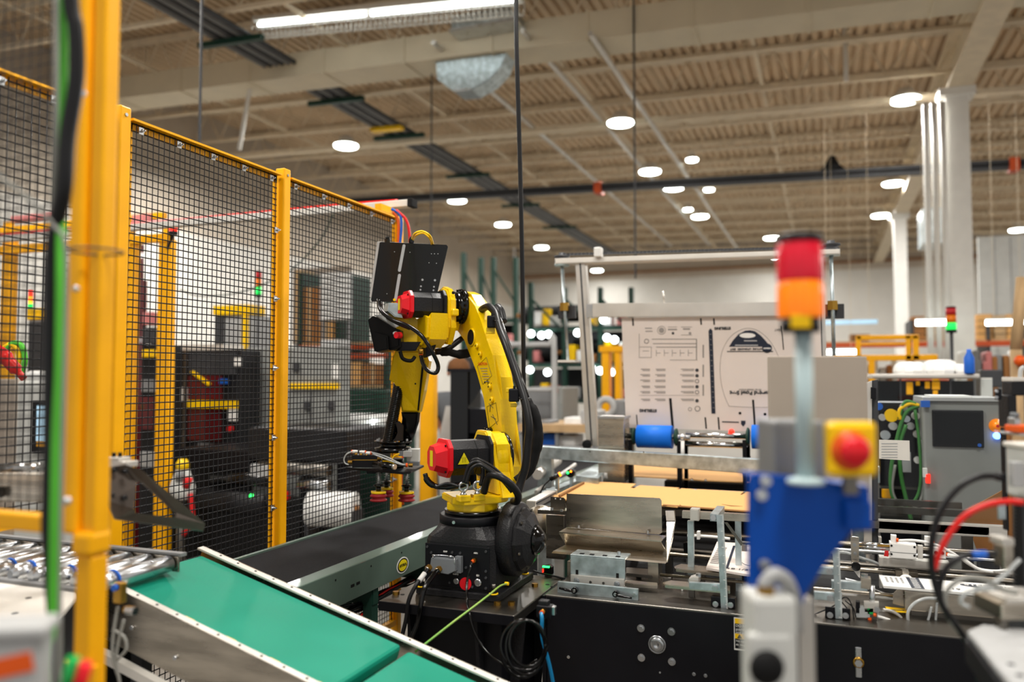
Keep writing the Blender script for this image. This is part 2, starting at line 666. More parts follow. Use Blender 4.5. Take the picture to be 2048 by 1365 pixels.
# high-bay lamps
first = None
lamps = [(692, 291), (1241, 245), (1811, 199), (1300, 343), (1347, 376), (914, 401), (1006, 449), (1786, 367), (1761, 431), (1400, 433), (1083, 495),
         (1194, 541), (1543, 476), (2035, 460), (1555, 514), (1384, 319), (1418, 379), (1376, 419)]
where = ['above the middle fence post', 'over the top end of the long cable', 'beside the near white column', 'just below the bus duct at centre', 'second below the bus duct at centre',
         'left, below the bus duct', 'right of the black robot panel', 'above the far column, nearer of two', 'above the far column, farther of two', 'centre right, third below the bus duct',
         'just right of the hanging cable', 'low beyond the gantry left post', 'left of the red signal lamp', 'at the right edge of the hall', 'beside the gantry bar near the red lamp',
         'small one above the bus duct', 'small one under the bus duct', 'small one left of its brighter neighbour']
for i, (px, py) in enumerate(lamps):
    p = ZP(px, py, 5.62 if i < 15 else 5.9)
    k = 1 if i < 15 else .55
    if p.y > 28.5:
        p = YP(px, py, 28.5)
    t = thing('high_bay_lamp', 'round high bay ceiling lamp ' + where[i], 'lamp', p, 'high bay lamps under the roof')
    B().lathe([(.19 * k, -.03), (.2 * k, -.02), (.2 * k, 0)], p, Z_, 24).build('diffuser', 'lamp_white', t)
    B().lathe([(.21 * k, 0), (.21 * k, .03), (.13 * k, .09), (.1 * k, .16)], p, Z_, 24).build('housing', 'alu_white', t)
    B().cyl(p + Z_ * .16, V((p.x, p.y, hz(p.x, 4.92))), .006, n=6).build('hanger_rod', 'joist', t)
    if i < 15:
        ld = bpy.data.lights.new('lamp_disk', 'AREA'); ld.shape = 'DISK'; ld.size = .36; ld.energy = 75 if p.y < 16 else (110 if p.y < 24 else 45); ld.color = (1, .97, .93)
        lo = bpy.data.objects.new('lamp_disk', ld); COL.objects.link(lo); lo.location = (0, 0, -.045); lo.parent = t
# fluorescent fixture near the top
t = thing('strip_light', 'twin fluorescent strip light with wire guard at top of picture', 'lamp', W(765, 20, 8.2))
YY = 8.3
xa, xb = YP(505, 52, YY).x, YP(1035, -2, YY).x
za = YP(515, 50, YY).z
zb = YP(1028, 2, YY).z
sl = (zb - za) / (xb - xa)
zz = lambda x: za + (x - xa) * sl


def sbar(b, x0, x1, y0, y1, dz0, dz1):
    return b.hexa([(x0, y0, zz(x0) + dz0), (x1, y0, zz(x1) + dz0), (x1, y1, zz(x1) + dz0), (x0, y1, zz(x0) + dz0),
                   (x0, y0, zz(x0) + dz1), (x1, y0, zz(x1) + dz1), (x1, y1, zz(x1) + dz1), (x0, y1, zz(x0) + dz1)])


sbar(B(), xa, xb, YY - .02, YY + .22, .06, .12).build('housing', 'alu_white', t)
L = xb - xa
for u0, u1 in ((.02, .455), (.475, .985)):
    x0, x1 = xa + L * u0, xa + L * u1
    B().cyl((x0, YY + .03, zz(x0) + .02), (x1, YY + .03, zz(x1) + .02), .02, n=12).build('tube', 'tube_white', t)
b = B()
x = xa
while x < xb:
    b.tube([(x, YY - .01, zz(x) + .03), (x, YY + .0, zz(x) - .06), (x, YY + .1, zz(x) - .12), (x, YY + .21, zz(x) - .08), (x, YY + .22, zz(x) + .06)], .006, 4, 3)
    x += .07
for yy, dz in ((YY, -.05), (YY + .06, -.10), (YY + .14, -.12), (YY + .21, -.07)):
    b.cyl((xa, yy, zz(xa) + dz), (xb, yy, zz(xb) + dz), .006, n=4)
b.build('wire_guard', 'alu', t)['kind'] = 'stuff'
for u in (.1, .9):
    x = xa + L * u
    B().cyl((x, YY + .1, zz(x) + .12), (x, YY + .1, hz(x, 4.85)), .008, n=6).build('hanger_rod', 'joist', t)
# long black cable hanging behind the robot
a, c = W(1032, -40, 3.9), W(1047, 1010, 3.9)
tag(B().tube([a, W(1033, 90, 3.88), W(1040, 330, 3.9), W(1045, 560, 3.9), W(1048, 800, 3.9), V((W(1050, 960, 3.9)))], .0115, 8).build('hanging_cable', 'rubber'),
    'long thick black cable hanging from the roof behind the robot arm', 'cable')
# ------------------------------------------------------------------ guard fence
FX = -2.22


def fpost(Yp, z1, label, name='fence_post', x=FX, s=.024):
    t = thing(name, label, 'post', (x, Yp, 0), 'yellow posts of the guard fence')
    B().box(x - s, x + s, Yp - s, Yp + s, .012, z1, .006).build('tube', 'fence_yellow', t)
    B().box(x - .07, x + .07, Yp - .07, Yp + .07, 0, .012).build('base_plate', 'fence_yellow', t)
    b = B()
    for dx in (-.05, .05):
        for dy in (-.05, .05):
            b.cyl((x + dx, Yp + dy, .012), (x + dx, Yp + dy, .03), .01, n=6)
    b.build('anchor_bolts', 'steel', t)
    B().cyl((x + s, Yp, z1 - .03), (x + s + .004, Yp, z1 - .03), .006, n=10).build('screw', 'steel', t)
    return t


PA = ZP(238, 226, 2.5).y
PB = ZP(572, 347, 2.5).y
PC = XP(797, 430, FX).y
fpost(PA, 2.52, 'yellow fence post just right of the blurred near post')
fpost(PB, 2.52, 'middle yellow fence post between the two wide mesh panels')
fpost(PC, 2.5, 'far corner yellow fence post behind the black robot panel', s=.022)


def mesh_fill(b, P, U, Vv, lu, lv, pitch, r):
    P, U, Vv = V(P), V(U), V(Vv)
    N = U.cross(Vv)
    i = 0
    while i * pitch <= lu:
        p = P + U * (i * pitch) + N * r
        q = p + Vv * lv
        a = [p + U * r, p + N * r, p - U * r, p - N * r]
        c = [k + Vv * lv for k in a]
        va, vc = [b._v(k) for k in a], [b._v(k) for k in c]
        for k in range(4):
            b.face([va[k], va[(k + 1) % 4], vc[(k + 1) % 4], vc[k]])
        i += 1
    i = 0
    while i * pitch <= lv:
        p = P + Vv * (i * pitch) - N * r
        a = [p + Vv * r, p + N * r, p - Vv * r, p - N * r]
        c = [k + U * lu for k in a]
        va, vc = [b._v(k) for k in a], [b._v(k) for k in c]
        for k in range(4):
            b.face([va[k], va[(k + 1) % 4], vc[(k + 1) % 4], vc[k]])
        i += 1


def panel(Y0, Y1, z0, z1, label, nclip=5):
    t = thing('mesh_panel', label, 'fence panel', (FX, (Y0 + Y1) / 2, z0), 'black mesh panels of the guard fence')
    # angle-iron frame
    for nm, a in (('top_rail', (FX - .012, FX + .022, Y0, Y1, z1 - .008, z1)), ('bottom_rail', (FX - .012, FX + .02, Y0, Y1, z0, z0 + .03)),
                  ('side_rail', (FX - .012, FX - .006, Y0, Y0 + .022, z0, z1)), ('side_rail', (FX - .012, FX - .006, Y1 - .022, Y1, z0, z1))):
        B().box(*a).build(nm, 'fence_yellow', t)
    B().box(FX - .012, FX - .006, Y0, Y1, z1 - .032, z1 - .008).build('top_rail_flange', 'fence_yellow', t)
    b = B()
    mesh_fill(b, (FX, Y0 + .006, z0 + .01), Y_, Z_, Y1 - Y0 - .012, z1 - z0 - .02, .0255, .0022)
    m = b.build('wire_mesh', 'mesh_black', t)
    m['kind'] = 'stuff'
    c0 = None
    pos = [(Y0 + .05 + (Y1 - Y0 - .1) * i / (nclip - 1), z1 - .03) for i in range(nclip)]
    zz_ = z1 - .25
    while zz_ > max(z0, .6):
        pos.append((Y1 - .012, zz_))
        zz_ -= .3
    for y, z in pos:
        if c0 is None:
            b = B().box(FX + .002, FX + .006, y - .011, y + .011, z - .013, z + .013, .001)
            b.cyl((FX + .006, y, z), (FX + .016, y, z), .006, n=6)
            b.cyl((FX + .014, y, z), (FX + .024, y, z), .003, n=6)
            c0 = b.build('clip', 'steel', t)
            cy, cz = y, z
        else:
            c = c0.copy()
            COL.objects.link(c)
            c.parent = t
            c.location = (0, y - cy, z - cz)
    return t


panel(1.05, PA - .035, 1.16, 2.49, 'black mesh panel left of the near yellow post, cut short over the rollers', 6)
panel(PA + .035, PB - .035, .25, 2.49, 'black mesh panel between the near and middle fence posts')
panel(PB + .035, PC - .03, .25, 2.49, 'black mesh panel right of the middle post, behind the robot gripper')
# continuing fence behind the corner, going away from the cell
t = thing('cable_rail', 'square white rail carrying red cable over the fence corner', 'rail', YP(800, 407, 4.05))
pA, pB = YP(826, 407, 4.05), YP(250, 447, 4.05)
pB = V((pA.x - 3.6, 4.05, pA.z - .02))
B().box(pB.x, pA.x - .02, 4.02, 4.08, pA.z - .02, pA.z + .02, .004).build('rail_body', 'alu_white', t)
B().box(pA.x - .02, pA.x + .012, 4.015, 4.085, pA.z - .024, pA.z + .024, .004).build('end_cap', 'black_matte', t)
B().tube([(pA.x - .1, 4.05, pA.z + .025), (pA.x - .5, 4.05, pA.z + .03), (pA.x - 1.5, 4.05, pA.z + .028), (pA.x - 3.5, 4.05, pA.z + .03)], .008, 6).build('red_cable', 'hose_red', t)
B().box(pA.x - .16, pA.x - .12, 3.9, 4.05, pA.z - .06, pA.z - .02).build('bracket', 'fence_yellow', t)
for i, (m, pts) in enumerate([('blue', [(783, 418), (800, 430), (803, 455), (800, 490), (797, 560)]), ('hose_red', [(792, 420), (812, 440), (819, 470), (820, 520), (815, 600)]),
                              ('orange', [(786, 424), (796, 440), (797, 470), (795, 520)])]):
    tag(B().tube([W(x, y, 4.32) for x, y in pts], .0075, 8).build('air_hose', m),
        ['blue air hose dropping at the fence corner', 'red air hose dropping at the fence corner', 'orange air hose dropping at the fence corner'][i], 'hose')
for i, (m, pts) in enumerate([('blue', [(786, 880), (792, 950), (795, 990), (798, 1040)]), ('hose_red', [(806, 870), (803, 950), (799, 1010), (798, 1050)]),
                              ('orange', [(800, 880), (795, 960), (806, 1010)]), ('green_cable', [(783, 890), (785, 960), (794, 1030)])]):
    tag(B().tube([W(x, y, 4.5) for x, y in pts], .008, 8).build('air_hose', m),
        '%s hose hanging behind the suction cups' % ['blue', 'red', 'orange', 'green'][i], 'hose')
# ---------------------------------------------- near gate and near post
G = YP(199, 700, 1.13)
gx = G.x
t = thing('gate_post', 'thick blurred yellow post in the left foreground with collar', 'post', (gx, 1.13, 0))
zc = YP(182, 1072, 1.13).z
zc2 = YP(182, 1108, 1.13).z
B().box(gx - .016, gx + .017, 1.113, 1.147, zc, 2.6, .005).build('upper_tube', 'fence_yellow', t)
B().box(gx - .028, gx + .020, 1.10, 1.152, zc2, zc + .012, .010).build('collar', 'fence_yellow', t)
B().box(gx - .024, gx + .016, 1.108, 1.147, .01, zc2, .005).build('lower_tube', 'fence_yellow', t)
B().box(gx - .09, gx + .08, 1.05, 1.22, 0, .012).build('base_plate', 'fence_yellow', t)
zz2 = YP(190, 1320, 1.13).z
B().slab([(gx - .05, 1.10, zz2), (gx + .04, 1.10, zz2), (gx + .04, 1.10, zz2 - .1), (gx - .05, 1.10, zz2 - .25)], Y_ * .012).build('gusset', 'fence_yellow', t)
B().sphere(W(152, 578, 1.44), .006).build('rivet', 'steel', t)
B().sphere(W(166, 187, 1.44), .006).build('rivet', 'steel', t)
t = thing('guard_gate', 'near blurred mesh gate with yellow stile at far left', 'gate', (gx - .25, 1.12, zc))
B().box(gx - .052, gx - .020, 1.10, 1.128, zc + .005, 2.6, .008).build('stile', 'fence_yellow', t)
r0, r1 = YP(45, 1060, 1.10).z, YP(45, 1025, 1.10).z
B().box(gx - .9, gx - .07, 1.085, 1.115, r0, r1, .005).build('bottom_rail', 'fence_yellow', t)
b = B()
mesh_fill(b, (gx - .9, 1.12, r1), X_, Z_, .83, 2.6 - r1, .0255, .0013)
b.build('wire_mesh', 'mesh_black', t)['kind'] = 'stuff'
for x, y in ((134, 1003), (92, 1048)):
    B().sphere(W(x, y, 1.36), .007).build('rivet', 'steel', t)
# near cables beside the post
tag(B().tube([W(122, -420, 1.3), W(124, -30, 1.3), W(126, 120, 1.3), W(122, 400, 1.3), W(120, 700, 1.3), W(112, 900, 1.3), W(108, 1120, 1.3), W(104, 1400, 1.3)], .0075, 10).build('green_cable', 'green_cable'),
    'bright green cable running down beside the near yellow post', 'cable')
tag(B().tube([W(132, -420, 1.28), W(140, -30, 1.28), W(152, 60, 1.28), W(153, 160, 1.28), W(136, 270, 1.28), W(128, 380, 1.28), W(104, 520, 1.31), W(100, 900, 1.31), W(98, 1100, 1.31), W(122, 1400, 1.3)], [.012, .012, .012, .011, .01], 10).build('black_hose', 'rubber'),
    'black hose bulging beside the near yellow post', 'hose')
tag(B().tube([W(112, -30, 1.28), W(112, 200, 1.28), W(106, 420, 1.3), W(100, 600, 1.33)], .0042, 8).build('grey_cable', 'grey_cable'),
    'thin grey cable left of the green cable', 'cable')
tag(B().tube([W(-20, 340, 1.25), W(60, 400, 1.25), W(105, 450, 1.27), W(130, 490, 1.27), W(132, 640, 1.28), W(125, 900, 1.28), W(120, 1200, 1.28), W(118, 1400, 1.28)], .0035, 8).build('grey_cable', 'grey_cable'),
    'grey cable curving down from the left edge of the picture', 'cable')
tag(B().torus(W(192, 503, 1.46), Z_, .045, .0022).build('cable_tie', 'dark_grey'), 'black cable tie looped around the near yellow post', 'cable tie')

# ---------------------------------------------- roller conveyor
zr = 1.05
t = thing('roller_conveyor', 'short conveyor of shiny steel rollers at lower left', 'conveyor', (-2.2, 1.85, 0))
e1 = ZP(375, 1098, zr)
n1 = ZP(218, 1150, zr)
ya, yb = n1.y, min(e1.y, PA - .06)
x1 = (e1.x + n1.x) / 2 - .02
r0 = None
nr = 12
for i in range(nr):
    x = x1 - i * .083
    if r0 is None:
        r0 = B().lathe([(.012, -.01), (.02, 0), (.0255, .004), (.0255, .05), (.0235, .052), (.0235, .06), (.0255, .062), (.0255, yb - ya - .004), (.02, yb - ya)], (x, ya, zr - .03), Y_, 24).build('roller', 'steel', t)
        b0 = B().torus((x, ya + .056, zr - .03), Y_, .0255, .0035, 20, 6).build('drive_band', 'blue', t)
    else:
        for o in (r0, b0):
            c = o.copy(); COL.objects.link(c); c.parent = t; c.location = (-i * .083, 0, 0)
xe = x1 - nr * .083
B().box(xe, x1 + .03, yb + .005, yb + .012, zr - .055, zr - .005).build('side_plate', 'stainless', t)
B().box(xe, x1 + .04, yb + .005, yb + .03, zr - .008, zr + .002).build('side_flange', 'grey', t)
B().box(xe, x1 + .02, ya - .03, ya - .005, zr - .06, zr - .04, .002).build('side_flange', 'grey', t)
B().box(xe, x1 + .02, ya - .012, ya - .005, zr - .14, zr - .05).build('side_plate', 'stainless', t)
# guide plate with its block
pts = [(219, 935, 2.0), (250, 930, 2.0), (284, 941, 2.02), (411, 1048, 2.2), (407, 1063, 2.2), (232, 1039, 2.0), (217, 1003, 1.98)]
inn = [(272, 972, 2.02), (275, 965, 2.03), (284, 964, 2.04), (353, 1026, 2.13), (352, 1036, 2.12), (272, 1027, 2.03), (268, 1018, 2.01)]
po, pi = [W(*p) for p in pts], [W(*p) for p in inn]
nn = (po[3] - po[0]).cross(po[6] - po[0]).normalized() * .008
t = thing('guide_plate', 'dark steel triangular guide plate with triangular cut-out over the rollers', 'plate', po[6])
b = B()
va = [[b._v(p) for p in po], [b._v(p) for p in pi], [b._v(p + nn) for p in po], [b._v(p + nn) for p in pi]]
for i in range(7):
    j = (i + 1) % 7
    b.face([va[0][i], va[0][j], va[1][j], va[1][i]]); b.face([va[2][j], va[2][i], va[3][i], va[3][j]])
    b.face([va[0][j], va[0][i], va[2][i], va[2][j]]); b.face([va[1][i], va[1][j], va[3][j], va[3][i]])
b.build('plate', 'plate_dark', t)
nu = -nn.normalized() if nn.dot(CAM - po[0]) < 0 else nn.normalized()
for x, y in ((225, 941), (247, 944), (222, 993), (245, 997)):
    p = W(x, y, 1.995)
    b = B().cyl(p, p + nu * .012, .006, n=14)
    b.torus(p + nu * .012, nu, .004, .0018, 12, 6)
    b.build('cap_screw', 'black_gloss', t)
t = thing('clamp_block', 'aluminium clamp block behind the triangular guide plate', 'bracket', W(225, 1010, 2.06))
for (x0, y0, x1_, y1, d) in ((207, 935, 232, 1012, 2.04), (207, 922, 262, 934, 2.05), (210, 915, 240, 922, 2.05)):
    p, q = W(x0, y0, d), W(x1_, y1, d)
    B().box(p.x, q.x + .01, p.y, p.y + .04, q.z, p.z, .002).build('block', 'alu', t)
for x in (213, 228, 240):
    p = W(x, 912, 2.06)
    B().cyl(p - Z_ * .005, p + Z_ * .008, .005, n=8).build('screw', 'black_matte', t)
p, q = W(-10, 975, 2.1), W(95, 975, 2.1)
t = thing('support_arm', 'blurred aluminium support arm behind mesh gate at left edge', 'bracket', p)
B().cbox((p + q) / 2, ((q - p).length + .3, .03, .075), ((q - p).normalized(), Z_.cross((q - p).normalized()), Z_), .006).build('arm', 'stainless', t)
B().cyl(p + (q - p) * .1 - Y_ * .03 - Z_ * .01, p + (q - p) * .35 - Y_ * .03 - Z_ * .01, .013, n=12).build('knob', 'black_gloss', t)
B().cyl(p + (q - p) * .2 - Y_ * .02 + Z_ * .05, p + (q - p) * 1.0 - Y_ * .02 + Z_ * .055, .01, n=12).build('rod', 'chrome', t)

# ---------------------------------------------- inclined green belt
A_ = ZP(405, 1109, 1.0)
N_ = ZP(258, 1168, 1.0)
yA, yN = A_.y, N_.y
an = math.radians(15.3)
D = V((math.cos(an), 0, -math.sin(an)))
UP = V((math.sin(an), 0, math.cos(an)))
o0 = V((min(A_.x, N_.x), 0, 1.0))
t = thing('green_belt_conveyor', 'inclined conveyor with smooth green belt and white perforated side rails', 'conveyor', (-1.2, (yA + yN) / 2, 0))


def gb(s0, s1, y0, y1, h0, h1, name, m, bev=0, skew=0):
    b = B()
    P = lambda s, y, h: o0 + D * s + Y_ * y + UP * h
    b.hexa([P(s0, y0, h0), P(s1, y0, h0), P(s1, y1, h0), P(s0, y1, h0), P(s0, y0, h1), P(s1, y0, h1), P(s1, y1, h1), P(s0, y1, h1)], bev)
    return b.build(name, m, t)


gb(-.0, .80, yN + .004, yA - .004, -.05, 0, 'belt', 'belt_green', .012)
gb(.825, 2.0, yN + .004, yA - .004, -.06, -.006, 'lower_belt', 'belt_green', .012)
for y in (yN - .032, yA + .004):
    rl = gb(-.03, 2.0, y, y + .028, .004, .012, 'side_rail', 'alu_white', .002)
    b = B()
    s = .06
    while s < 1.9:
        P0 = o0 + D * s + Y_ * (y + .015) + UP * .0115
        b.cyl(P0, P0 + UP * .0015, .0042, n=10)
        s += .075
    r = rl
    h = b.build('rail_holes', 'black_matte', rl)
gb(-.03, 2.0, yN - .034, yN - .03, -.14, .012, 'side_plate', 'stainless')
gb(-.03, 2.0, yA + .03, yA + .034, -.14, .012, 'side_plate', 'stainless')
gb(.0, 2.0, yN - .06, yN - .034, -.19, -.165, 'lower_rail', 'alu_white')
for s in (.30, .45, .60, .76):
    gb(s, s + .035, yN - .003, yN + .003, -.01, .009, 'belt_guide', 'yellow', .002)
for s, hh in ((.16, -.07), (.33, -.09)):
    P0 = o0 + D * s + Y_ * (yN - .034) + UP * hh
    B().cyl(P0, P0 - Y_ * .008, .006, n=10).build('bolt', 'steel', t)
    P0 = P0 + D * .06 - UP * .02
for s in (.12, 1.5):
    for y in (yN + .02, yA - .02):
        P0 = o0 + D * s
        B().box(P0.x - .02, P0.x + .02, y - .02, y + .02, 0, P0.z - .1).build('leg', 'dark_grey', t)
# sensor and fittings on near corner
p = ZP(248, 1205, .98)
t = thing('photo_sensor', 'small brass and steel sensor on the near corner of the green belt', 'sensor', p - Z_ * .05)
q = W(240, 1190, 1.95)
B().box(q.x - .012, q.x + .012, q.y - .01, q.y + .01, q.z - .02, q.z + .03, .003).build('body', 'brass', t)
B().cyl(q + V((0, -.012, .02)), q + V((0, -.02, .02)), .008, n=12).build('lens', 'blue', t)
q = W(262, 1222, 1.95)
B().cyl(q - X_ * .012, q + X_ * .014, .011, n=6).build('nut', 'chrome', t)
B().cyl(q - X_ * .02, q - X_ * .012, .009, n=12).build('fitting', 'brass', t)
for i, pts in enumerate([[(236, 1215), (228, 1260), (225, 1310), (235, 1350)], [(248, 1240), (238, 1280), (232, 1320), (240, 1370)], [(225, 1260), (248, 1275), (252, 1300), (235, 1320)]]):
    B().tube([W(x, y, 1.95) for x, y in pts], .004, 6).build('lead', 'grey_cable', t)

# ---------------------------------------------- black belt conveyor in front of the fence
bx0, bx1 = -2.165, -1.76
zb_ = .88
t = thing('black_belt_conveyor', 'long flat conveyor with black belt and grey-green steel side frame', 'conveyor', (-1.95, 4.5, 0))
B().box(bx0, bx1, 2.19, 6.9, zb_ - .03, zb_, .004).build('belt', 'belt_black', t)
B().box(bx0 - .02, bx0, 2.19, 6.9, zb_ - .12, zb_ + .006).build('side_frame', 'frame_green', t)
sf = B().hexa([(bx1, 2.19, zb_ - .135), (bx1 + .055, 2.19, zb_ - .135), (bx1 + .055, 6.9, zb_ - .135), (bx1, 6.9, zb_ - .135),
               (bx1, 2.19, zb_ + .004), (bx1 + .055, 2.19, zb_ - .004), (bx1 + .055, 6.9, zb_ - .004), (bx1, 6.9, zb_ + .004)], .003).build('side_frame', 'frame_green', t)
fx = bx1 + .055
for px, py in ((705, 1172), (716, 1167)):
    p = XP(px, py, fx)
    B().box(fx - .002, fx + .0015, p.y - .012, p.y + .012, p.z - .005, p.z + .005).build('slot', 'black_matte', sf)
for px, py in ((671, 1161), (742, 1133), (803, 1106)):
    p = XP(px, py, fx)
    B().cyl((fx - .002, p.y, p.z), (fx + .0015, p.y, p.z), .004, n=10).build('hole', 'black_matte', sf)
p = XP(805, 1131, fx)
for k, (rr, m) in enumerate(((1, 'white_plastic'), (.86, 'black_panel'), (.7, 'yellow_label'))):
    b = B()
    ring = [(fx + .0004, p.y + math.cos(a) * .052 * rr, p.z + math.sin(a) * .034 * rr) for a in [2 * math.pi * i / 32 for i in range(32)]]
    b.slab(ring, X_ * (.001 + .0005 * k))
    b.build('badge', m, t)
text('badge_lettering', 'HYTROL', .016, (fx + .0022, p.y, p.z), Y_, Z_, 'black_panel', t, bold=.0004)
for y in (2.9, 3.35, 5.6):
    for x in (bx0 + .02, bx1 + .02):
        B().box(x - .02, x + .02, y - .025, y + .025, .0, zb_ - .12).build('leg', 'green_dark', t)
    B().box(bx0, bx1 + .045, y - .02, y + .02, zb_ - .2, zb_ - .135).build('cross_beam', 'green_dark', t)
b = B()
random.seed(3)
for i in range(9):
    y0 = 2.3 + random.random() * .3
    z0 = zb_ - .19 - random.random() * .05
    b.tube([(bx1 - .04 + random.random() * .04, y0 + k * .25, z0 + random.uniform(-.03, .02)) for k in range(8)], .006, 5, 4)
tag(b.build('cable_tray_wiring', 'rubber'), 'tangle of black wiring slung beneath the black belt conveyor', 'wiring')['kind'] = 'stuff'
tag(B().tube([(bx1 - .02, 2.5, .66), (bx1, 2.8, .63), (bx1 - .02, 3.1, .68), (bx1, 3.5, .66)], .005, 6).build('red_wire', 'hose_red'),
    'red wire among the wiring under the black conveyor', 'wire')

# ---------------------------------------------- objects at the bottom left edge
q = ZP(70, 1195, 1.0)
pts = [ZP(-30, 1128, 1.03), ZP(146, 1152, 1.03), ZP(152, 1195, 1.0), ZP(122, 1228, .99), ZP(88, 1270, .97), ZP(-30, 1290, .95)]
t = thing('cover_plate', 'blurred white metal cover plate with two dark holes at lower left', 'plate', pts[3])
zf = 1.0
pts = [V((p_.x, p_.y, zf)) for p_ in [ZP(-30, 1128, zf), ZP(149, 1155, zf), ZP(152, 1195, zf), ZP(122, 1230, zf), ZP(88, 1272, zf), ZP(-30, 1290, zf)]]
B().slab(pts, -Z_ * .012, .002).build('plate', 'alu_white', t)
for x, y in ((57, 1197), (30, 1227)):
    p = ZP(x, y, zf)
    B().cyl(p, p + Z_ * .001, .008, n=16).build('hole', 'black_matte', t)
B().box(pts[2].x - .5, pts[2].x - .05, pts[0].y - .2, pts[0].y - .1, 0, zf - .02).build('pedestal', 'dark_grey', t)
t = thing('terminal_box', 'blurred grey box with an orange sticker in the bottom left corner', 'box', W(40, 1365, 1.0))
a, c = W(-60, 1292, 1.0), W(84, 1286, 1.02)
ax = (c - a).normalized()
ay = Z_.cross(ax)
B().cbox((a + c) / 2 + ay * .03 - Z_ * .09, ((c - a).length, .06, .2), (ax, ay, Z_), .012).build('body', 'grey_light', t)
B().cbox((a + c) / 2 + ay * .03 + Z_ * .012, ((c - a).length + .01, .07, .016), (ax, ay, Z_), .006).build('lid', 'grey_light', t)
p = W(14, 1338, 1.0)
B().cbox((a + c) / 2 - ay * .001 + ax * ((p - (a + c) / 2).dot(ax)) + Z_ * (p.z - (a.z + c.z) / 2), (.05, .002, .024), ((ax + Z_ * .2).normalized(), ay, (Z_ - ax * .2).normalized())).build('sticker', 'orange', t)
for i, (x, y, m, lb) in enumerate([(148, 1330, 'lens_green', 'blurred green push handle at the foot of the near post'), (172, 1340, 'red_cap', 'blurred red push handle at the foot of the near post')]):
    p = W(x, y, 1.1)
    tag(B().cyl(p - Z_ * .05 - X_ * .02, p + Z_ * .008, .009, n=14).build('push_handle', m), lb, 'button')
# dark machine base under the roller conveyor
t = thing('drive_cabinet', 'dark drive cabinet in the shadow under the shiny roller conveyor', 'machine', (-1.9, 1.6, 0))
B().box(-2.6, -2.0, 1.74, 1.98, 0, .905, .01).build('body', 'black_matte', t)
B().box(-2.62, -1.98, 1.72, 1.74, .62, .72, .002).build('rail', 'dark_grey', t)
# ------------------------------------------------------------------ robot pedestal
JX, JY, JZ = -1.257, 2.836, .8
t = thing('robot_pedestal', 'black steel pedestal with thick square top plate carrying the yellow robot', 'pedestal', (JX, JY, 0))
B().box(-1.505, -.985, 2.565, 3.12, .765, .8, .004).build('top_plate', 'steel_dark', t)
B().box(-1.505, -.985, 2.561, 2.566, .766, .799, .001).build('plate_edge', 'black_panel', t)
B().box(-1.43, -1.06, 2.64, 3.04, .02, .765, .004).build('column', 'black_panel', t)
B().box(-1.5, -1.0, 2.58, 3.1, 0, .02).build('foot_plate', 'black_panel', t)
for x in (-1.40, -1.14):
    B().slab([(x, 2.64, .765), (x, 2.58, .765), (x, 2.63, .45), (x, 2.64, .45)], X_ * .012).build('gusset', 'black_cast', t)
for y in (2.72, 2.98):
    B().slab([(-1.06, y, .765), (-1.0, y, .765), (-1.05, y, .3), (-1.06, y, .3)], Y_ * .012).build('gusset', 'black_cast', t)
for px, py in ((995, 1211), (1023, 1211), (1070, 1174), (742 + 50, 1190)):
    p = ZP(px, py, .8)
    B().cyl(p, p + Z_ * .012, .0125, n=6).build('brass_nut', 'brass', t)
for px, py in ((1095, 1170), (1105, 1174), (805, 1190)):
    p = ZP(px, py, .8)
    B().cyl(p, p + Z_ * .001, .008, n=12).build('threaded_hole', 'black_matte', t)
# ------------------------------------------------------------------ robot
ED = V((-.745, .667, 0)).normalized()
DD = V((-ED.y, ED.x, 0))
RB = thing('industrial_robot', 'yellow six-axis industrial robot on black cast base, holding red suction cups', 'robot', (JX, JY, JZ))
J = V((JX, JY, JZ))


def RW(px, py, d):
    r = ray(px, py)
    return CAM + r * ((d - (CAM - J).dot(DD)) / r.dot(DD))


def L(e, d, z):
    return J + ED * e + DD * d + Z_ * z


# base casting
b = B()
b.box(JX - .165, JX + .165, 2.69, 3.06, .801, .826, .004)
b.build('base_foot', 'black_cast', RB)
n = 32
b = B()
rings = []
for z, k, r in ((.826, 0, 0), (.995, 0, 0), (1.012, .12, .12), (1.047, .9, .125), (1.056, 1, .122)):
    ring = []
    for i in range(n):
        a = 2 * math.pi * (i + .5) / n
        c, s_ = math.cos(a), math.sin(a)
        m_ = max(abs(c), abs(s_))
        sq = V((c / m_ * .139, s_ / m_ * (.131 if s_ < 0 else .17), 0))
        ci = V((c, s_, 0)) * (r or .1)
        p = sq.lerp(ci, k)
        ring.append(b._v((JX + p.x, JY + p.y, z)))
    rings.append(ring)
for q in range(len(rings) - 1):
    for i in range(n):
        j = (i + 1) % n
        b.face([rings[q][i], rings[q][j], rings[q + 1][j], rings[q + 1][i]])
b.face(rings[-1]); b.face(rings[0][::-1])
b.build('base_body', 'black_cast', RB)
B().box(JX - .132, JX + .125, 2.699, 2.706, .835, .988, .002).build('connector_panel', 'black_panel', RB)
for dx, dz in ((-.122, .975), (.113, .975), (.113, .905), (.113, .882), (.113, .845), (-.105, .955), (-.02, .962), (.012, .962), (.06, .845), (-.03, .852), (.035, .912)):
    B().cyl((JX + dx, 2.699, dz), (JX + dx, 2.694, dz), .0045, n=10).build('panel_screw', 'dark_grey', RB)
B().lathe([(.123, 0), (.126, .002), (.126, .03), (.122, .033)], (JX, JY, 1.052), Z_, 48).build('base_ring', 'black_panel', RB)
B().lathe([(.107, 0), (.107, .018)], (JX, JY, 1.084), Z_, 48).build('bearing_ring', 'black_gloss', RB)
p = V((JX - .02, JY - .126, 1.068))
B().cyl(p, p - Y_ * .004, .006, n=12).build('ring_screw', 'steel', RB)
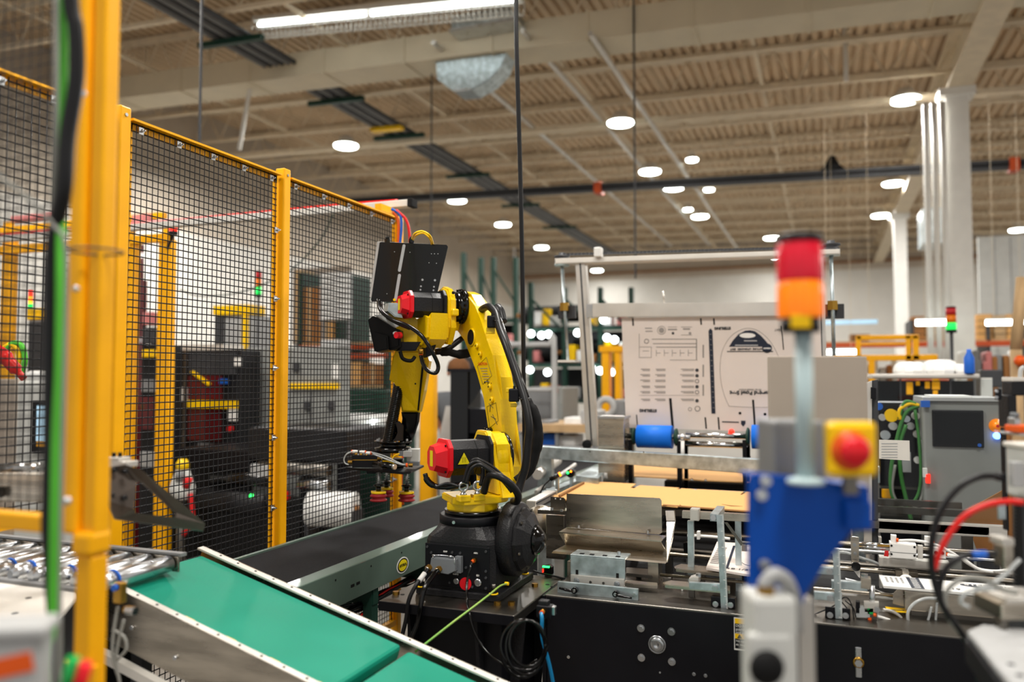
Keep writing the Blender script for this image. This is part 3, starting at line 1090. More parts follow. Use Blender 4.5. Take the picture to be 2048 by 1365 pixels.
# side drum cover
cc = V((-1.125, 2.86, .995))
b = B().lathe([(.11, 0), (.137, .005), (.137, .05), (.13, .058), (.118, .064)], cc, X_, 40)
b.build('drum_body', 'black_cast', RB)
b = B().lathe([(.12, .06), (.118, .075), (.098, .095), (.058, .113)], cc, X_, 12)
for f in b.bm.faces:
    f.smooth = False
b.build('drum_cover', 'black_cast', RB)
B().lathe([(.058, .112), (.05, .126), (.032, .142), (.02, .148), (.001, .15)], cc, X_, 20).build('cover_cap', 'black_gloss', RB)
for k in range(6):
    a = k * math.pi / 3 + .3
    p = cc + V((.084, math.cos(a) * .108, math.sin(a) * .108))
    B().cyl(p, p + X_ * .006, .006, n=8).build('cover_screw', 'steel_dark', RB)
# anchor bolts
for x, y in ((-1.115, 2.70), (-1.115, 3.02), (-1.405, 2.70), (-1.405, 3.02)):
    B().cyl((x, y, .826), (x, y, .830), .0165, n=20).build('washer', 'yellow', RB)
    B().cyl((x, y, .830), (x, y, .845), .0125, n=6).build('anchor_nut', 'black_gloss', RB)
    B().cyl((x, y, .845), (x, y, .862), .0075, n=12).build('anchor_stud', 'steel_dark', RB)
# connector
pc = YP(888, 1128, 2.66)
b = B().slab([YP(862, 1117, 2.66), YP(911, 1121, 2.66), YP(911, 1143, 2.66), YP(896, 1150, 2.66), YP(858, 1143, 2.66)], Y_ * .036, .002)
b.build('connector_housing', 'grey_conn', RB)
q = yrect(912, 1113, 924, 1146, 2.69)
B().box(q[0], q[1], 2.68, 2.7, q[2], q[3], .001).build('connector_flange', 'grey_conn', RB)
B().tube([YP(866, 1116, 2.66), YP(870, 1111, 2.68), YP(905, 1114, 2.68), YP(909, 1121, 2.66), YP(909, 1146, 2.67)], .002, 6, 3).build('latch_wire', 'steel', RB)
for px, py in ((868, 1112), (901, 1114)):
    p = YP(px, py, 2.68)
    B().cyl(p - X_ * .007, p + X_ * .007, .0045, n=10).build('latch', 'steel', RB)
for (px, py) in ((858, 1136), (878, 1139)):
    p = YP(px, py, 2.655)
    b = B().cyl(p + Y_ * .01, p - Y_ * .006 + V((-.005, 0, -.006)), .0125, n=6)
    b.build('gland_nut', 'brass', RB)
    B().torus(p + V((-.004, -.006, -.005)), V((-.4, -.8, -.4)), .0085, .0025, 16, 6).build('gland_ring', 'chrome', RB)
p0 = YP(856, 1139, 2.648)
tag(B().tube([p0, YP(847, 1150, 2.62), YP(833, 1170, 2.58), YP(818, 1200, 2.555), YP(812, 1240, 2.55), YP(804, 1275, 2.55), YP(796, 1330, 2.55)], .0075, 12).build('power_cable', 'rubber'),
    'left black cable leaving the grey robot connector, with white sleeve', 'cable')
B().tube([YP(849, 1148, 2.625), YP(838, 1163, 2.59)], .0095, 12, 0).build('white_sleeve', 'white_plastic', bpy.data.objects['power_cable'])
p0 = YP(876, 1142, 2.648)
tag(B().tube([p0, YP(866, 1152, 2.62), YP(848, 1180, 2.57), YP(841, 1215, 2.55), YP(834, 1250, 2.545), YP(822, 1280, 2.54), YP(806, 1330, 2.54)], .009, 12).build('signal_cable', 'black_gloss'),
    'right thick black cable leaving the grey robot connector', 'cable')
p = YP(932, 1168, 2.698)
B().cyl(p, p - Y_ * .006, .0225, n=28).build('red_plug', 'red_cap', RB)
for px, py, r in ((913, 1163, .012), (956, 1166, .0145)):
    p = YP(px, py, 2.698)
    B().lathe([(r, 0), (r, .003), (r * .7, .006)], p, -Y_, 20).build('blank_plug', 'steel', RB)
p = YP(950, 1121, 2.698)
B().cyl(p, p - Y_ * .012, .009, n=6).build('air_fitting', 'brass', RB)
B().cyl(p - Y_ * .012, p - Y_ * .018 + V((-.005, 0, -.003)), .0065, n=14).build('air_collar', 'orange', RB)
px = p - Y_ * .018 + V((-.005, 0, -.003))
tag(B().tube([px, YP(940, 1140, 2.66), YP(934, 1165, 2.65), YP(934, 1200, 2.60), YP(938, 1225, 2.545), YP(948, 1262, 2.53), YP(968, 1298, 2.52), YP(1000, 1326, 2.51), YP(1040, 1340, 2.50), YP(1075, 1320, 2.5)], .0048, 10).build('air_line', 'black_gloss'),
    'glossy black air line dropping from the AIR1 port of the robot', 'hose')
for s, px, py in (('RMP', 891, 1104), ('AIR1', 952, 1107), ('EE1', 956, 1152), ('CAM1', 912, 1149)):
    text('port_lettering', s, .0085, YP(px, py, 2.699), X_, Z_, 'white_plastic', RB, bold=.0002)
# turret
b = B()
pts = []
for i in range(16):
    a = 2 * math.pi * i / 16
    r = .098 if i % 4 else .106
    pts.append(L(math.cos(a) * r, math.sin(a) * r, .302))
b.slab(pts, Z_ * .03, .004)
b.build('turret_flange', 'robot_yellow', RB)
b = B().slab([L(-.103, .08, .33), L(-.103, -.06, .33), L(-.08, -.11, .33), L(.09, -.11, .33), L(.09, .09, .33), L(-.05, .105, .33)], Z_ * .028, .004)
b.build('turret_deck', 'robot_yellow', RB)
for px, py, s in ((926, 988, 1), (958, 986, 1)):
    d = .078 if px == 926 else .02
    p = L(-.088, d, .345)
    B().cbox(p + Z_ * .012, (.04, .045, .024), (ED, DD, Z_), .004).build('lifting_boss', 'robot_yellow', RB)
    p = p + Z_ * .024
    B().lathe([(.013, 0), (.011, .004), (.006, .012)], p, Z_, 16).build('eye_collar', 'steel', RB)
    B().torus(p + Z_ * .029, -ED * .9 + DD * (.3 if s else 0), .0155, .0048, 28, 10).build('eye_bolt', 'steel', RB)
# turret web that carries the J2 gearbox
z2 = .493
c2 = L(.03, 0, z2)


def poly_ed(pts, d0, d1, name, m, bev=.006, parent=None):
    b = B()
    b.slab([L(e, d0, z) for e, z in pts], DD * (d1 - d0), bev)
    return b.build(name, m, parent or RB)


poly_ed([(-.11, .35), (.11, .35), (.10, .45), (.105, .52), (.06, .58), (-.02, .585), (-.06, .545), (-.065, .44)], -.135, -.06, 'turret_web', 'robot_yellow', .012)
B().lathe([(.093, 0), (.096, .01), (.096, .05), (.088, .062)], c2 - DD * .072, -DD, 36).build('gearbox_housing', 'robot_yellow', RB)
b = B().slab([c2 + DD * -.05 + ED * e + Z_ * z for e, z in ((-.088, -.03), (-.075, .06), (-.03, .1), (.05, .1), (.09, .05), (.09, -.06), (.03, -.09), (-.06, -.085))], -DD * .03, .005)
b.build('motor_mount', 'robot_yellow', RB)
B().lathe([(.092, 0), (.092, .012)], c2 - DD * .133, -DD, 40).build('reducer_ring', 'black_gloss', RB)
for k in range(14):
    a = 2 * math.pi * k / 14
    p = c2 - DD * .128 + ED * math.cos(a) * .085 + Z_ * math.sin(a) * .085
    B().cyl(p, p + DD * .008, .005, n=8).build('reducer_bolt', 'black_gloss', RB)


def octo(c, ax, up, w, h, ch, L0, L1):
    """octagonal prism along ax"""
    sd = ax.cross(up).normalized()
    P = [(-w, -h + ch), (-w + ch, -h), (w - ch, -h), (w, -h + ch), (w, h - ch), (w - ch, h), (-w + ch, h), (-w, h - ch)]
    return [c + ax * L0 + sd * x + up * y for x, y in P], ax * (L1 - L0)


def motor(c, s, d_in, d_body, d_cap, tilt=0, nm=''):
    up = (Z_ + ED * tilt).normalized()
    # black mounting plate, body, red cap
    q, v = octo(c, DD, up, .082 * s, .082 * s, .03 * s, d_in, d_in + .012)
    B().slab(q, v, .002).build('motor_plate', 'black_cast', RB)
    q, v = octo(c, DD, up, .066 * s, .066 * s, .03 * s, d_in + .012, d_body)
    B().slab(q, v, .003).build('motor_body', 'black_cast', RB)
    q, v = octo(c, DD, up, .0665 * s, .0665 * s, .03 * s, d_in + .06, d_in + .063)
    B().slab(q, v).build('body_seam', 'black_matte', RB)
    q, v = octo(c, DD, up, .073 * s, .073 * s, .03 * s, d_body, d_body + .018)
    cap = B().slab(q, v, .003).build('motor_cap', 'red_cap', RB)
    q1, _ = octo(c, DD, up, .058 * s, .058 * s, .024 * s, d_body + .018, 0)
    q2, _ = octo(c, DD, up, .046 * s, .046 * s, .024 * s, d_cap, 0)
    b = B()
    A = [b._v(p) for p in q1]; C_ = [b._v(p) for p in q2]
    for i in range(8):
        b.face([A[i], A[(i + 1) % 8], C_[(i + 1) % 8], C_[i]])
    b.face(C_); b.face(A[::-1])
    b.build('cap_dome', 'red_cap', cap)
    b = B()
    sd = DD.cross(up)
    o = c + DD * (d_cap + .0005)
    b.slab([o + sd * (-.014 * s) + up * .03 * s, o + sd * (.014 * s) + up * .03 * s, o + sd * (.014 * s) - up * .03 * s, o + sd * (-.014 * s) - up * .03 * s], DD * .0008)
    b.build('cap_label', 'yellow_label', cap)
    for k in (-1, 1):
        p = c + DD * (d_body + .02) + sd * .045 * s * -1 + up * .05 * s * k
        B().cyl(p, p + DD * .004, .004 * s, n=8).build('cap_screw', 'black_matte', cap)


motor(c2 + Z_ * .004 - ED * .02, .97, -.055, .105, .165)
# warning triangle on the motor flank that looks at the camera
o = c2 - ED * (.02 + .0655) + DD * .062 + Z_ * .002
tri = [(0, .03), (.028, -.02), (-.028, -.02)]
b = B().slab([o + DD * -x + Z_ * y for x, y in tri], -ED * .001)
b.build('warning_triangle', 'black_panel', RB)
B().slab([o + DD * -x * .86 + Z_ * (y * .86 - .001) - ED * .001 for x, y in tri], -ED * .0006).build('warning_field', 'yellow_label', RB)
for k in (-.006, 0, .006):
    B().tube([o - ED * .0018 + DD * k + Z_ * z + DD * .0015 * math.sin(z * 500) for z in (-.012, -.007, -.002, .003, .008)], .0007, 4, 3).build('heat_mark', 'black_panel', RB)
# upper arm
out = [(905, 655), (903, 610), (910, 590), (925, 583), (938, 589), (950, 612), (961, 640), (973, 678), (985, 711), (996, 755), (1000, 800), (1003, 850), (1007, 900), (1014, 935), (1015, 962), (1006, 984), (992, 985), (984, 960),
       (981, 900), (976, 854), (969, 791), (953, 744), (930, 676)]
dA, dB = -.142, -.212
pw = [RW(x, y, dA) for x, y in out]
b = B().slab(pw, DD * (dB - dA), .012)
b.build('upper_arm', 'robot_yellow', RB)
# raised rear spine
sp_ = [(957, 628), (975, 672), (988, 712), (998, 755), (1002, 800), (1005, 850)]
pw2 = [RW(x, y, dA - .02) for x, y in sp_]
b = B()
b.slab([p - ED * .0 for p in pw2] + [p - ED * .016 for p in pw2[::-1]], DD * -.012, .003)
b.build('arm_rib', 'robot_yellow', RB)
C3 = RW(924, 614, dA)
for i, (x, y) in enumerate(((955, 692), (962, 709), (981, 774), (985, 800), (992, 874))):
    p = RW(x, y, dA)
    B().lathe([(.013, 0), (.012, .008), (.010, .010)], p, DD, 16).build('boss', 'robot_yellow', RB)
    B().cyl(p + DD * .010, p + DD * .0108, .004, n=10).build('boss_hole', 'black_matte', RB)
p = RW(943, 675, dA)
B().lathe([(.040, 0), (.040, .003), (.034, .004)], p, DD, 28).build('hole_rim', 'robot_yellow', RB)
B().cyl(p + DD * .004, p + DD * .0045, .033, n=28).build('access_hole', 'black_matte', RB)
p = RW(982, 864, dA)
B().lathe([(.018, 0), (.018, .026), (.010, .026), (.010, .02), (.001, .02)], p, DD, 20).build('stop_bolt', 'black_gloss', RB)
p = RW(1008, 907, dA)
B().cyl(p, p + DD * .004, .007, n=12).build('arm_screw', 'black_matte', RB)
# decals on the arm
up3 = (RW(956, 731, dA) - RW(965, 768, dA)).normalized()


def decal(c, nm):
    q = [RW(x, y, dA) + DD * .0012 for x, y in c]
    for i in range(4):
        B().cyl(q[i], q[(i + 1) % 4], .0007, n=4).build(nm, 'black_panel', RB)
    return q


q = decal([(955, 733), (973, 715), (984, 752), (966, 769)], 'decal_border')
xd = (q[1] - q[0]).normalized()
cq = sum(q, V()) / 4
text('decal_heading', 'CAUTION', .019, cq + up3 * .033, -ED, up3, 'red', RB)
for k in range(6):
    a0 = cq + up3 * (.012 - k * .0125)
    B().cbox(a0 + DD * .001, (.07 - .012 * (k % 3), .0004, .0025), (ED, DD, up3)).build('decal_line', 'ink_light', RB)
text('axis_mark', '+  J2  -', .026, RW(976, 766, dA), -ED, up3, 'black_panel', RB, bold=.0005)
q = decal([(974, 814), (992, 806), (997, 842), (980, 856)], 'decal_border')
cq = sum(q, V()) / 4
for k, (a, c_) in enumerate((((-.02, .03), (.01, .05)), ((-.02, -.02), (.02, -.01)), ((.0, .04), (.02, .01)), ((-.02, -.045), (0, .0)))):
    B().cyl(cq + ED * a[0] + up3 * a[1], cq + ED * c_[0] + up3 * c_[1], .0012, n=4).build('decal_sketch', 'ink', RB)
# J3 joint
B().lathe([(.078, -.004), (.078, .012), (.064, .016), (.064, .05), (.07, .052), (.07, .062)], C3, DD, 40).build('elbow_reducer', 'black_gloss', RB)
for k in range(18):
    a = 2 * math.pi * k / 18
    p = C3 + DD * .012 + ED * math.cos(a) * .072 + Z_ * math.sin(a) * .072
    B().cyl(p, p + DD * .009, .0052, n=8).build('elbow_bolt', 'black_gloss', RB)
c3 = C3 + DD * .062
P3 = lambda e, d, z: C3 + ED * e + DD * d + Z_ * z
b = B().slab([P3(e, .062, z) for e, z in ((-.085, .02), (-.06, .068), (.0, .085), (.06, .07), (.09, .0), (.085, -.09), (.04, -.16), (-.05, -.17), (-.09, -.10))], DD * .035, .008)
b.build('elbow_casting', 'robot_yellow', RB)
b = B().slab([P3(e, .095, z) for e, z in ((-.10, -.04), (-.05, -.06), (.05, -.06), (.10, -.06), (.12, -.10), (.08, -.175), (-.02, -.185), (-.085, -.15))], DD * .10, .012)
b.build('elbow_wing', 'robot_yellow', RB)
B().cbox(P3(-.095, .075, -.035), (.03, .03, .03), (ED, DD, Z_), .006).build('elbow_lug', 'robot_yellow', RB)
B().cbox(P3(-.09, .08, .05), (.006, .012, .012), (ED, DD, Z_), .002).build('vent_plug', 'black_matte', RB)
motor(C3 + ED * -.005 + Z_ * -.002, .80, .10, .245, .292)
b = B().slab([RW(x, y, -.15) + DD * .02 for x, y in ((908, 640), (930, 645), (926, 662), (907, 664))], DD * .03, .004)
b.build('arm_stop', 'robot_yellow', RB)
# forearm root and black gear cover
dep = 3.52
EC = V((-st, ct, 0))
b = B().slab([W(x, y, 3.50) for x, y in ((770, 634), (800, 612), (835, 640), (868, 660), (866, 700), (800, 704), (772, 690))], EC * .16, .01)
b.build('forearm_root', 'robot_yellow', RB)
b = B().slab([W(x, y, 3.40) for x, y in ((735, 640), (745, 632), (772, 640), (786, 655), (800, 660), (802, 694), (790, 700), (754, 705), (748, 702))], EC * .13, .010)
b.build('gear_cover', 'gear_black', RB)
b = B().slab([W(x, y, 3.36) for x, y in ((745, 664), (775, 672), (777, 700), (752, 704))], EC * .05, .006)
b.build('gear_cover_face', 'gear_black', RB)
B().slab([W(x, y, 3.38) for x, y in ((750, 630), (775, 628), (800, 652), (792, 656))], ED * .02, .002).build('cover_plate', 'grey_light', RB)
B().slab([W(x, y, 3.42) for x, y in ((800, 684), (843, 684), (832, 702), (800, 702))], ED * .06, .004).build('cable_plate', 'black_panel', RB)
b = B().slab([W(x, y, 3.45) for x, y in ((852, 672), (879, 672), (866, 710), (852, 716))], ED * .05, .003)
b.build('side_plate', 'black_panel', RB)
p = W(801, 671, 3.37)
B().cyl(p, p + DD * .018 - CF * .012, .0135, n=22).build('red_knob', 'red_cap', RB)
p2 = W(792, 667, 3.38)
B().cyl(p2 + ED * .02, p2, .008, n=12).build('knob_collar', 'white_plastic', RB)
b = B().slab([W(x, y, 3.44) for x, y in ((778, 606), (797, 606), (806, 636), (790, 634), (776, 622))], ED * .06, .004)
b.build('enclosure_bracket', 'galv', RB)
# forearm casting
f0 = [(790, 702, 3.52), (852, 702, 3.52), (858, 722, 3.54), (848, 782, 3.6), (838, 826, 3.64), (803, 824, 3.64), (800, 776, 3.6), (778, 760, 3.58), (784, 720, 3.53)]
b = B().slab([W(*p) for p in f0], EC * .13, .008)
b.build('forearm', 'robot_yellow', RB)
b = B().slab([W(x, y, d - .004) for x, y, d in ((846, 720, 3.53), (849, 720, 3.53), (838, 822, 3.63), (836, 822, 3.63))], ED * .01)
b.build('forearm_seam', 'black_matte', RB)
for x, y in ((831, 768), (842, 762)):
    p = W(x, y, 3.57)
    B().cyl(p, p - CF * .006, .004, n=8).build('forearm_screw', 'black_matte', RB)
f1 = [(802, 825, 3.62), (836, 825, 3.62), (834, 845, 3.64), (826, 870, 3.66), (817, 892, 3.68), (798, 890, 3.68), (800, 862, 3.66), (806, 850, 3.64)]
B().slab([W(*p) for p in f1], EC * .10, .008).build('wrist', 'black_gloss', RB)
b = B().slab([W(x, y, 3.60) for x, y in ((791, 846), (800, 843), (808, 852), (807, 882), (785, 884), (792, 878), (797, 866))], ED * .05, .004)
b.build('wrist_bracket', 'black_gloss', RB)
a_, c_ = W(799, 768, 3.62), W(776, 886, 3.62)
n = 34
ln = (c_ - a_).length
prof = []
for i in range(n):
    prof += [(.0235, ln * i / n), (.0265, ln * (i + .3) / n), (.0265, ln * (i + .6) / n), (.0235, ln * (i + .9) / n)]
B().lathe(prof, a_, c_ - a_, 20).build('corrugated_conduit', 'black_gloss', RB)
pf = W(786, 893, 3.68)
B().lathe([(.07, -.02), (.083, -.018), (.083, .0), (.06, .004), (.06, .022), (.085, .024), (.085, .032)], pf + Z_ * -.006, Z_, 36).build('tool_flange', 'black_gloss', RB)
for k in range(8):
    a = k * math.pi / 4
    p = pf + V((math.cos(a) * .072, math.sin(a) * .072, .026))
    B().cyl(p, p + Z_ * .009, .005, n=8).build('flange_bolt', 'steel', RB)
# gripper
zp = 1.19
gc = [ZP(691, 935, zp), ZP(805, 945, zp), ZP(822, 943, zp), ZP(848, 931, zp), ZP(770, 921, zp)]
gm = sum(gc, V()) / 5
B().slab(gc, -Z_ * .010, .002).build('gripper_plate', 'black_panel', RB)
B().lathe([(.05, 0), (.05, .04)], V((pf.x, pf.y, zp)), Z_, 24).build('adapter', 'black_panel', RB)


def gbox(x0, y0, x1, y1, d, dp, nm, m, bev=.002):
    p, q = W(x0, y0, d), W(x1, y1, d)
    ax = V((ct, st, 0)); ay = V((-st, ct, 0))
    c = (p + q) / 2
    o = B().cbox(c + ay * dp / 2, (abs((q - p).dot(ax)), dp, abs((q - p).z)), (ax, ay, Z_), bev).build(nm, m, RB)
    return o


vb = gbox(704, 911, 756, 936, 3.60, .07, 'valve_block', 'black_panel')
gbox(705, 920, 756, 921.5, 3.598, .01, 'block_seam', 'brass', 0)
gbox(733, 940, 765, 948, 3.62, .05, 'mount_lug', 'black_panel')
c0, c1 = W(748, 929, 3.56), W(786, 934, 3.50)
B().cyl(c0, c1, .0125, n=18).build('ejector_cylinder', 'black_gloss', RB)
B().cyl(c1, c1 + (c1 - c0).normalized() * .012, .012, n=18).build('ejector_end', 'steel', RB)
gbox(806, 903, 822, 915, 3.60, .04, 'solenoid', 'grey_light')
gbox(813, 899, 838, 924, 3.64, .05, 'solenoid', 'box_white')
gbox(797, 903, 806, 913, 3.60, .03, 'solenoid_plug', 'grey_conn')
gbox(812, 924, 838, 932, 3.62, .04, 'solenoid_base', 'grey_conn')
for x, y, ox in ((712, 904, -7), (722, 905, 8), (733, 907, 8)):
    p = W(x, y, 3.61)
    q = W(x + ox, y, 3.61)
    B().cyl(p - Z_ * .018, p - Z_ * .004, .007, n=10).build('fitting_base', 'brass', RB)
    B().cyl(p - Z_ * .004, p + Z_ * .006, .008, n=12).build('elbow_fitting', 'white_plastic', RB)
    B().cyl(p, q, .0075, n=12).build('elbow_fitting', 'white_plastic', RB)
    B().cyl(q, q + (q - p).normalized() * .005, .008, n=12).build('release_ring', 'orange', RB)
for x, y, m in ((700, 925, 'brass'), (759, 918, 'brass'), (821, 931, 'brass')):
    p = W(x, y, 3.58)
    B().cyl(p - V((ct, st, 0)) * .008, p + V((ct, st, 0)) * .01, .009, n=8).build('fitting', m, RB)
p = W(817, 931, 3.56)
B().cyl(p - V((ct, st, 0)) * .012, p - V((ct, st, 0)) * .004, .009, n=12).build('release_ring', 'orange', RB)
for pts, m, r in (([(704, 904), (694, 908), (688, 918), (690, 927), (697, 930)], 'clear_tube', .0028), ([(742, 905), (770, 913), (795, 925), (810, 931)], 'clear_tube', .0028),
                  ([(745, 908), (775, 920), (800, 929), (812, 931)], 'clear_tube', .004), ([(786, 935), (800, 933), (812, 932)], 'black_gloss', .004)):
    B().tube([W(x, y, 3.56) for x, y in pts], r, 8).build('air_tube', m, RB)
B().tube([W(x, y, 3.57) for x, y in ((799, 908), (788, 913), (783, 924), (788, 928), (778, 924), (765, 923))], .003, 8).build('yellow_lead', 'yellow', RB)


def cup(p, k=1):
    """bellows suction cup with spring stem, p at its rim"""
    R_ = .038 * k
    c = B().lathe([(R_ * .9, 0), (R_ * 1.02, .003), (R_ * .98, .008), (R_ * .72, .013), (R_ * .98, .021), (R_ * 1.0, .024), (R_ * .78, .034), (R_ * .6, .036)], p, Z_, 28).build('suction_cup', 'red_rubber', RB)
    ex = .02
    b = B().lathe([(R_ * .82, 0), (R_ * .86, .002), (R_ * .86, .008), (R_ * .8, .010)], p + Z_ * .034, Z_, 24)
    b.cyl(p + X_ * R_ * .8 + Z_ * .034, p + X_ * R_ * .8 + Z_ * .044, .007, n=10)
    b.cyl(p - X_ * R_ * .8 + Z_ * .034, p - X_ * R_ * .8 + Z_ * .044, .007, n=10)
    b.build('clamp_ring', 'robot_yellow', c)
    B().cyl(p + Z_ * .044, p + Z_ * .064, .012, n=16).build('cup_neck', 'black_gloss', c)
    B().lathe([(.02, 0), (.025, .003), (.02, .007), (.01, .009)], p + Z_ * .066, Z_, 20).build('stop_washer', 'black_gloss', c)
    top = zp - .012
    B().cyl(p + Z_ * .066, V((p.x, p.y, top)), .005, n=10).build('stem', 'steel', c)
    pts = []
    h0, h1 = p.z + .075, top
    for i in range(73):
        a = i * math.pi / 6
        pts.append(V((p.x + math.cos(a) * .011, p.y + math.sin(a) * .011, h0 + (h1 - h0) * i / 72)))
    B().tube(pts, .0012, 4, 0).build('spring', 'steel', c)


cup(W(757, 1003, 3.58))
cup(W(773, 994, 3.85), .9)
cup(W(813, 1003, 3.66))
# ------------------------------------------------ hoses on the robot (they move with it)


def hose(pts, r, m='rubber', d=3.2, nm='hose', n=10):
    B().tube([W(p[0], p[1], p[2] if len(p) > 2 else d) for p in pts], r, n).build(nm, m, RB)


hose([(958, 628, 3.46), (966, 618, 3.42), (978, 614, 3.36), (990, 625, 3.31), (994.5, 639, 3.27), (1000, 660, 3.22), (1012, 690, 3.15), (1026, 730, 3.1), (1040, 772, 3.06), (1050, 805, 3.03), (1058, 850, 3.0), (1056, 885, 3.0), (1051, 933, 3.0), (1042, 963, 3.0), (1035, 985, 2.99)], .0155, nm='dress_hose', n=14)
hose([(985, 612, 3.36), (1002, 640, 3.3), (1012, 670, 3.22), (1026, 712, 3.14), (1042, 755, 3.08), (1056, 795, 3.05)], .006, 'black_gloss', nm='thin_hose')
hose([(994, 616, 3.36), (1000, 624, 3.34), (1005, 645, 3.32)], .021, 'rubber', nm='hose_sleeve', n=12)
hose([(1056, 800, 3.08), (1070, 833, 3.06), (1076, 865, 3.05), (1071, 904, 3.05), (1058, 940, 3.05), (1032, 962, 3.05)], [.014, .021, .019, .022, .019, .021, .016], 'black_matte', nm='wrapped_hose', n=12)
hose([(940, 668, 3.62), (920, 680, 3.6), (895, 698, 3.58), (872, 704, 3.55)], .013, nm='rear_hose', n=12)
hose([(950, 704, 3.6), (918, 709, 3.6), (895, 704, 3.58), (872, 705, 3.55)], [.018, .021, .017, .02, .012], 'black_matte', nm='rear_sleeve', n=12)
for x, y, d in ((984, 644, 3.28), (1028, 791, 3.06)):
    p = W(x, y, d)
    B().cbox(p, (.04, .03, .05), (V((ct, st, 0)), V((-st, ct, 0)), Z_), .005).build('hose_clamp', 'black_panel', RB)
    q = W(x + (20 if y > 700 else 12), y + (8 if y > 700 else -1), d - .02)
    B().torus(q, V((.2, 0, 1)), .019, .003, 20, 6).build('clamp_strap', 'black_gloss', RB)
    B().cyl(p + V((.005, -.01, .025)), p + V((.005, -.01, .035)), .005, n=8).build('clamp_screw', 'black_gloss', RB)
for x0, y0, x1_, y1_, d in ((972, 655, 990, 668, 3.28), (1012, 776, 1026, 786, 3.09), (1020, 806, 1034, 815, 3.08)):
    gbox(x0, y0, x1_, y1_, d, .03, 'hose_bracket', 'robot_yellow', .003)
hose([(927, 966), (934, 942), (940, 930), (954, 924), (972, 933), (994, 948), (1016, 963), (1030, 985)], .0065, d=2.91, nm='motor_cable')
hose([(932, 968), (939, 945), (946, 935), (960, 930), (980, 942), (1005, 962), (1024, 985)], .0065, d=2.90, nm='motor_cable')
hose([(945, 950), (944, 925), (952, 919), (965, 923), (987, 936), (1014, 960)], .006, d=2.93, nm='motor_cable')
hose([(968, 985, 2.96), (974, 962, 2.93), (983, 951, 2.9), (1001, 955, 2.88), (1023, 971, 2.88), (1036, 990, 2.9), (1034, 1003, 2.94), (1026, 1003, 2.97)], .0135, d=2.9, nm='dress_hose', n=14)
hose([(962, 972), (966, 952), (966, 935)], .009, 'black_gloss', d=2.98, nm='motor_plug')
hose([(850, 948), (855, 962), (868, 972), (890, 975), (915, 972), (940, 968)], [.009, .012, .010, .012, .009], 'black_gloss', d=2.98, nm='plug_lead')
hose([(870, 976), (895, 968), (918, 974)], .006, 'rubber', d=2.96, nm='plug_lead')
hose([(757, 600, 3.4), (762, 622, 3.36), (785, 640, 3.33), (815, 652, 3.3), (843, 672, 3.28), (862, 700, 3.28), (876, 730, 3.3), (872, 746, 3.3), (856, 742, 3.3), (846, 728, 3.32), (842, 712, 3.34)], .0085, 'black_gloss', nm='forearm_hose', n=12)
hose([(762, 604, 3.42), (766, 628, 3.4), (790, 645, 3.36), (820, 658, 3.34)], .0065, 'black_gloss', nm='forearm_hose')
p = W(842, 706, 3.34)
B().cyl(p + Z_ * .015, p - Z_ * .005, .010, n=12).build('hose_fitting', 'brass', RB)
B().cyl(p - Z_ * .005, p - Z_ * .01, .0085, n=12).build('release_ring', 'orange', RB)
hose([(800, 703, 3.42), (806, 718, 3.42), (822, 722, 3.43), (830, 714, 3.44)], .008, 'black_matte', nm='strap', n=6)
# black panel box above the forearm
pl = [W(x, y, 3.52) for x, y in ((762, 484), (893, 490), (896, 494), (871, 602), (865, 605), (744, 604), (742, 600), (759, 486))]
nr_ = (pl[4] - pl[1]).cross(pl[6] - pl[1]).normalized()
if nr_.dot(CAM - pl[0]) < 0:
    nr_ = -nr_
pn = B().slab(pl, -nr_ * .006, .001).build('enclosure_panel', 'black_gloss', RB)
gx_ = [W(x, y, 3.52) - nr_ * .008 for x, y in ((762, 484), (885, 490), (862, 598), (746, 598))]
dv = -nr_ * .10 + V((-ct, -st, 0)) * .035 + Z_ * .015
b = B().slab(gx_, dv, .003)
b.build('enclosure_box', 'grey_light', RB)
for (xa_, ya_, xb_, yb_) in ((808, 492, 799, 541), (799, 551, 791, 600)):
    a_, c_ = W(xa_, ya_, 3.52) + nr_ * .0004, W(xb_, yb_, 3.52) + nr_ * .0004
    dr = (c_ - a_).normalized(); sd = dr.cross(nr_)
    ring = []
    for k in range(17):
        an_ = math.pi * k / 16
        ring.append(a_ + (sd * math.cos(an_) - dr * math.sin(an_)) * .0065)
    for k in range(17):
        an_ = math.pi * k / 16
        ring.append(c_ + (-sd * math.cos(an_) + dr * math.sin(an_)) * .0065)
    B().slab(ring, nr_ * .001).build('slot', 'grey_light', pn)
p = W(789, 600, 3.52)
B().cyl(p, p + nr_ * .004, .006, n=10).build('slot_plug', 'yellow', pn)
for x, y, r in ((845, 560, .005), (870, 561, .005), (842, 573, .004), (868, 574, .004), (841, 580, .004), (867, 581, .004), (789, 504, .002), (820, 505, .002), (863, 508, .002), (869, 508, .002), (876, 508, .002),
                (858, 526, .002), (873, 527, .002), (774, 588, .002)):
    p = W(x, y, 3.52)
    B().cyl(p, p + nr_ * .002, r, n=10).build('panel_screw', 'steel', pn)
for x in (775, 823):
    p = W(x, 482, 3.55)
    b = B().cyl(p - Z_ * .01, p + Z_ * .008, .012, n=8)
    b.cyl(p + Z_ * .008, p + Z_ * .018, .009, n=12)
    b.build('cable_gland', 'black_gloss', RB)
hose([(824, 478, 3.55), (830, 467, 3.4), (845, 463, 3.4), (860, 472, 3.4), (866, 488, 3.53)], .0045, 'yellow', nm='yellow_cable')
hose([(826, 480, 3.55), (834, 470, 3.42), (848, 467, 3.42), (860, 478, 3.42), (863, 490, 3.54)], .004, 'yellow', nm='yellow_cable')
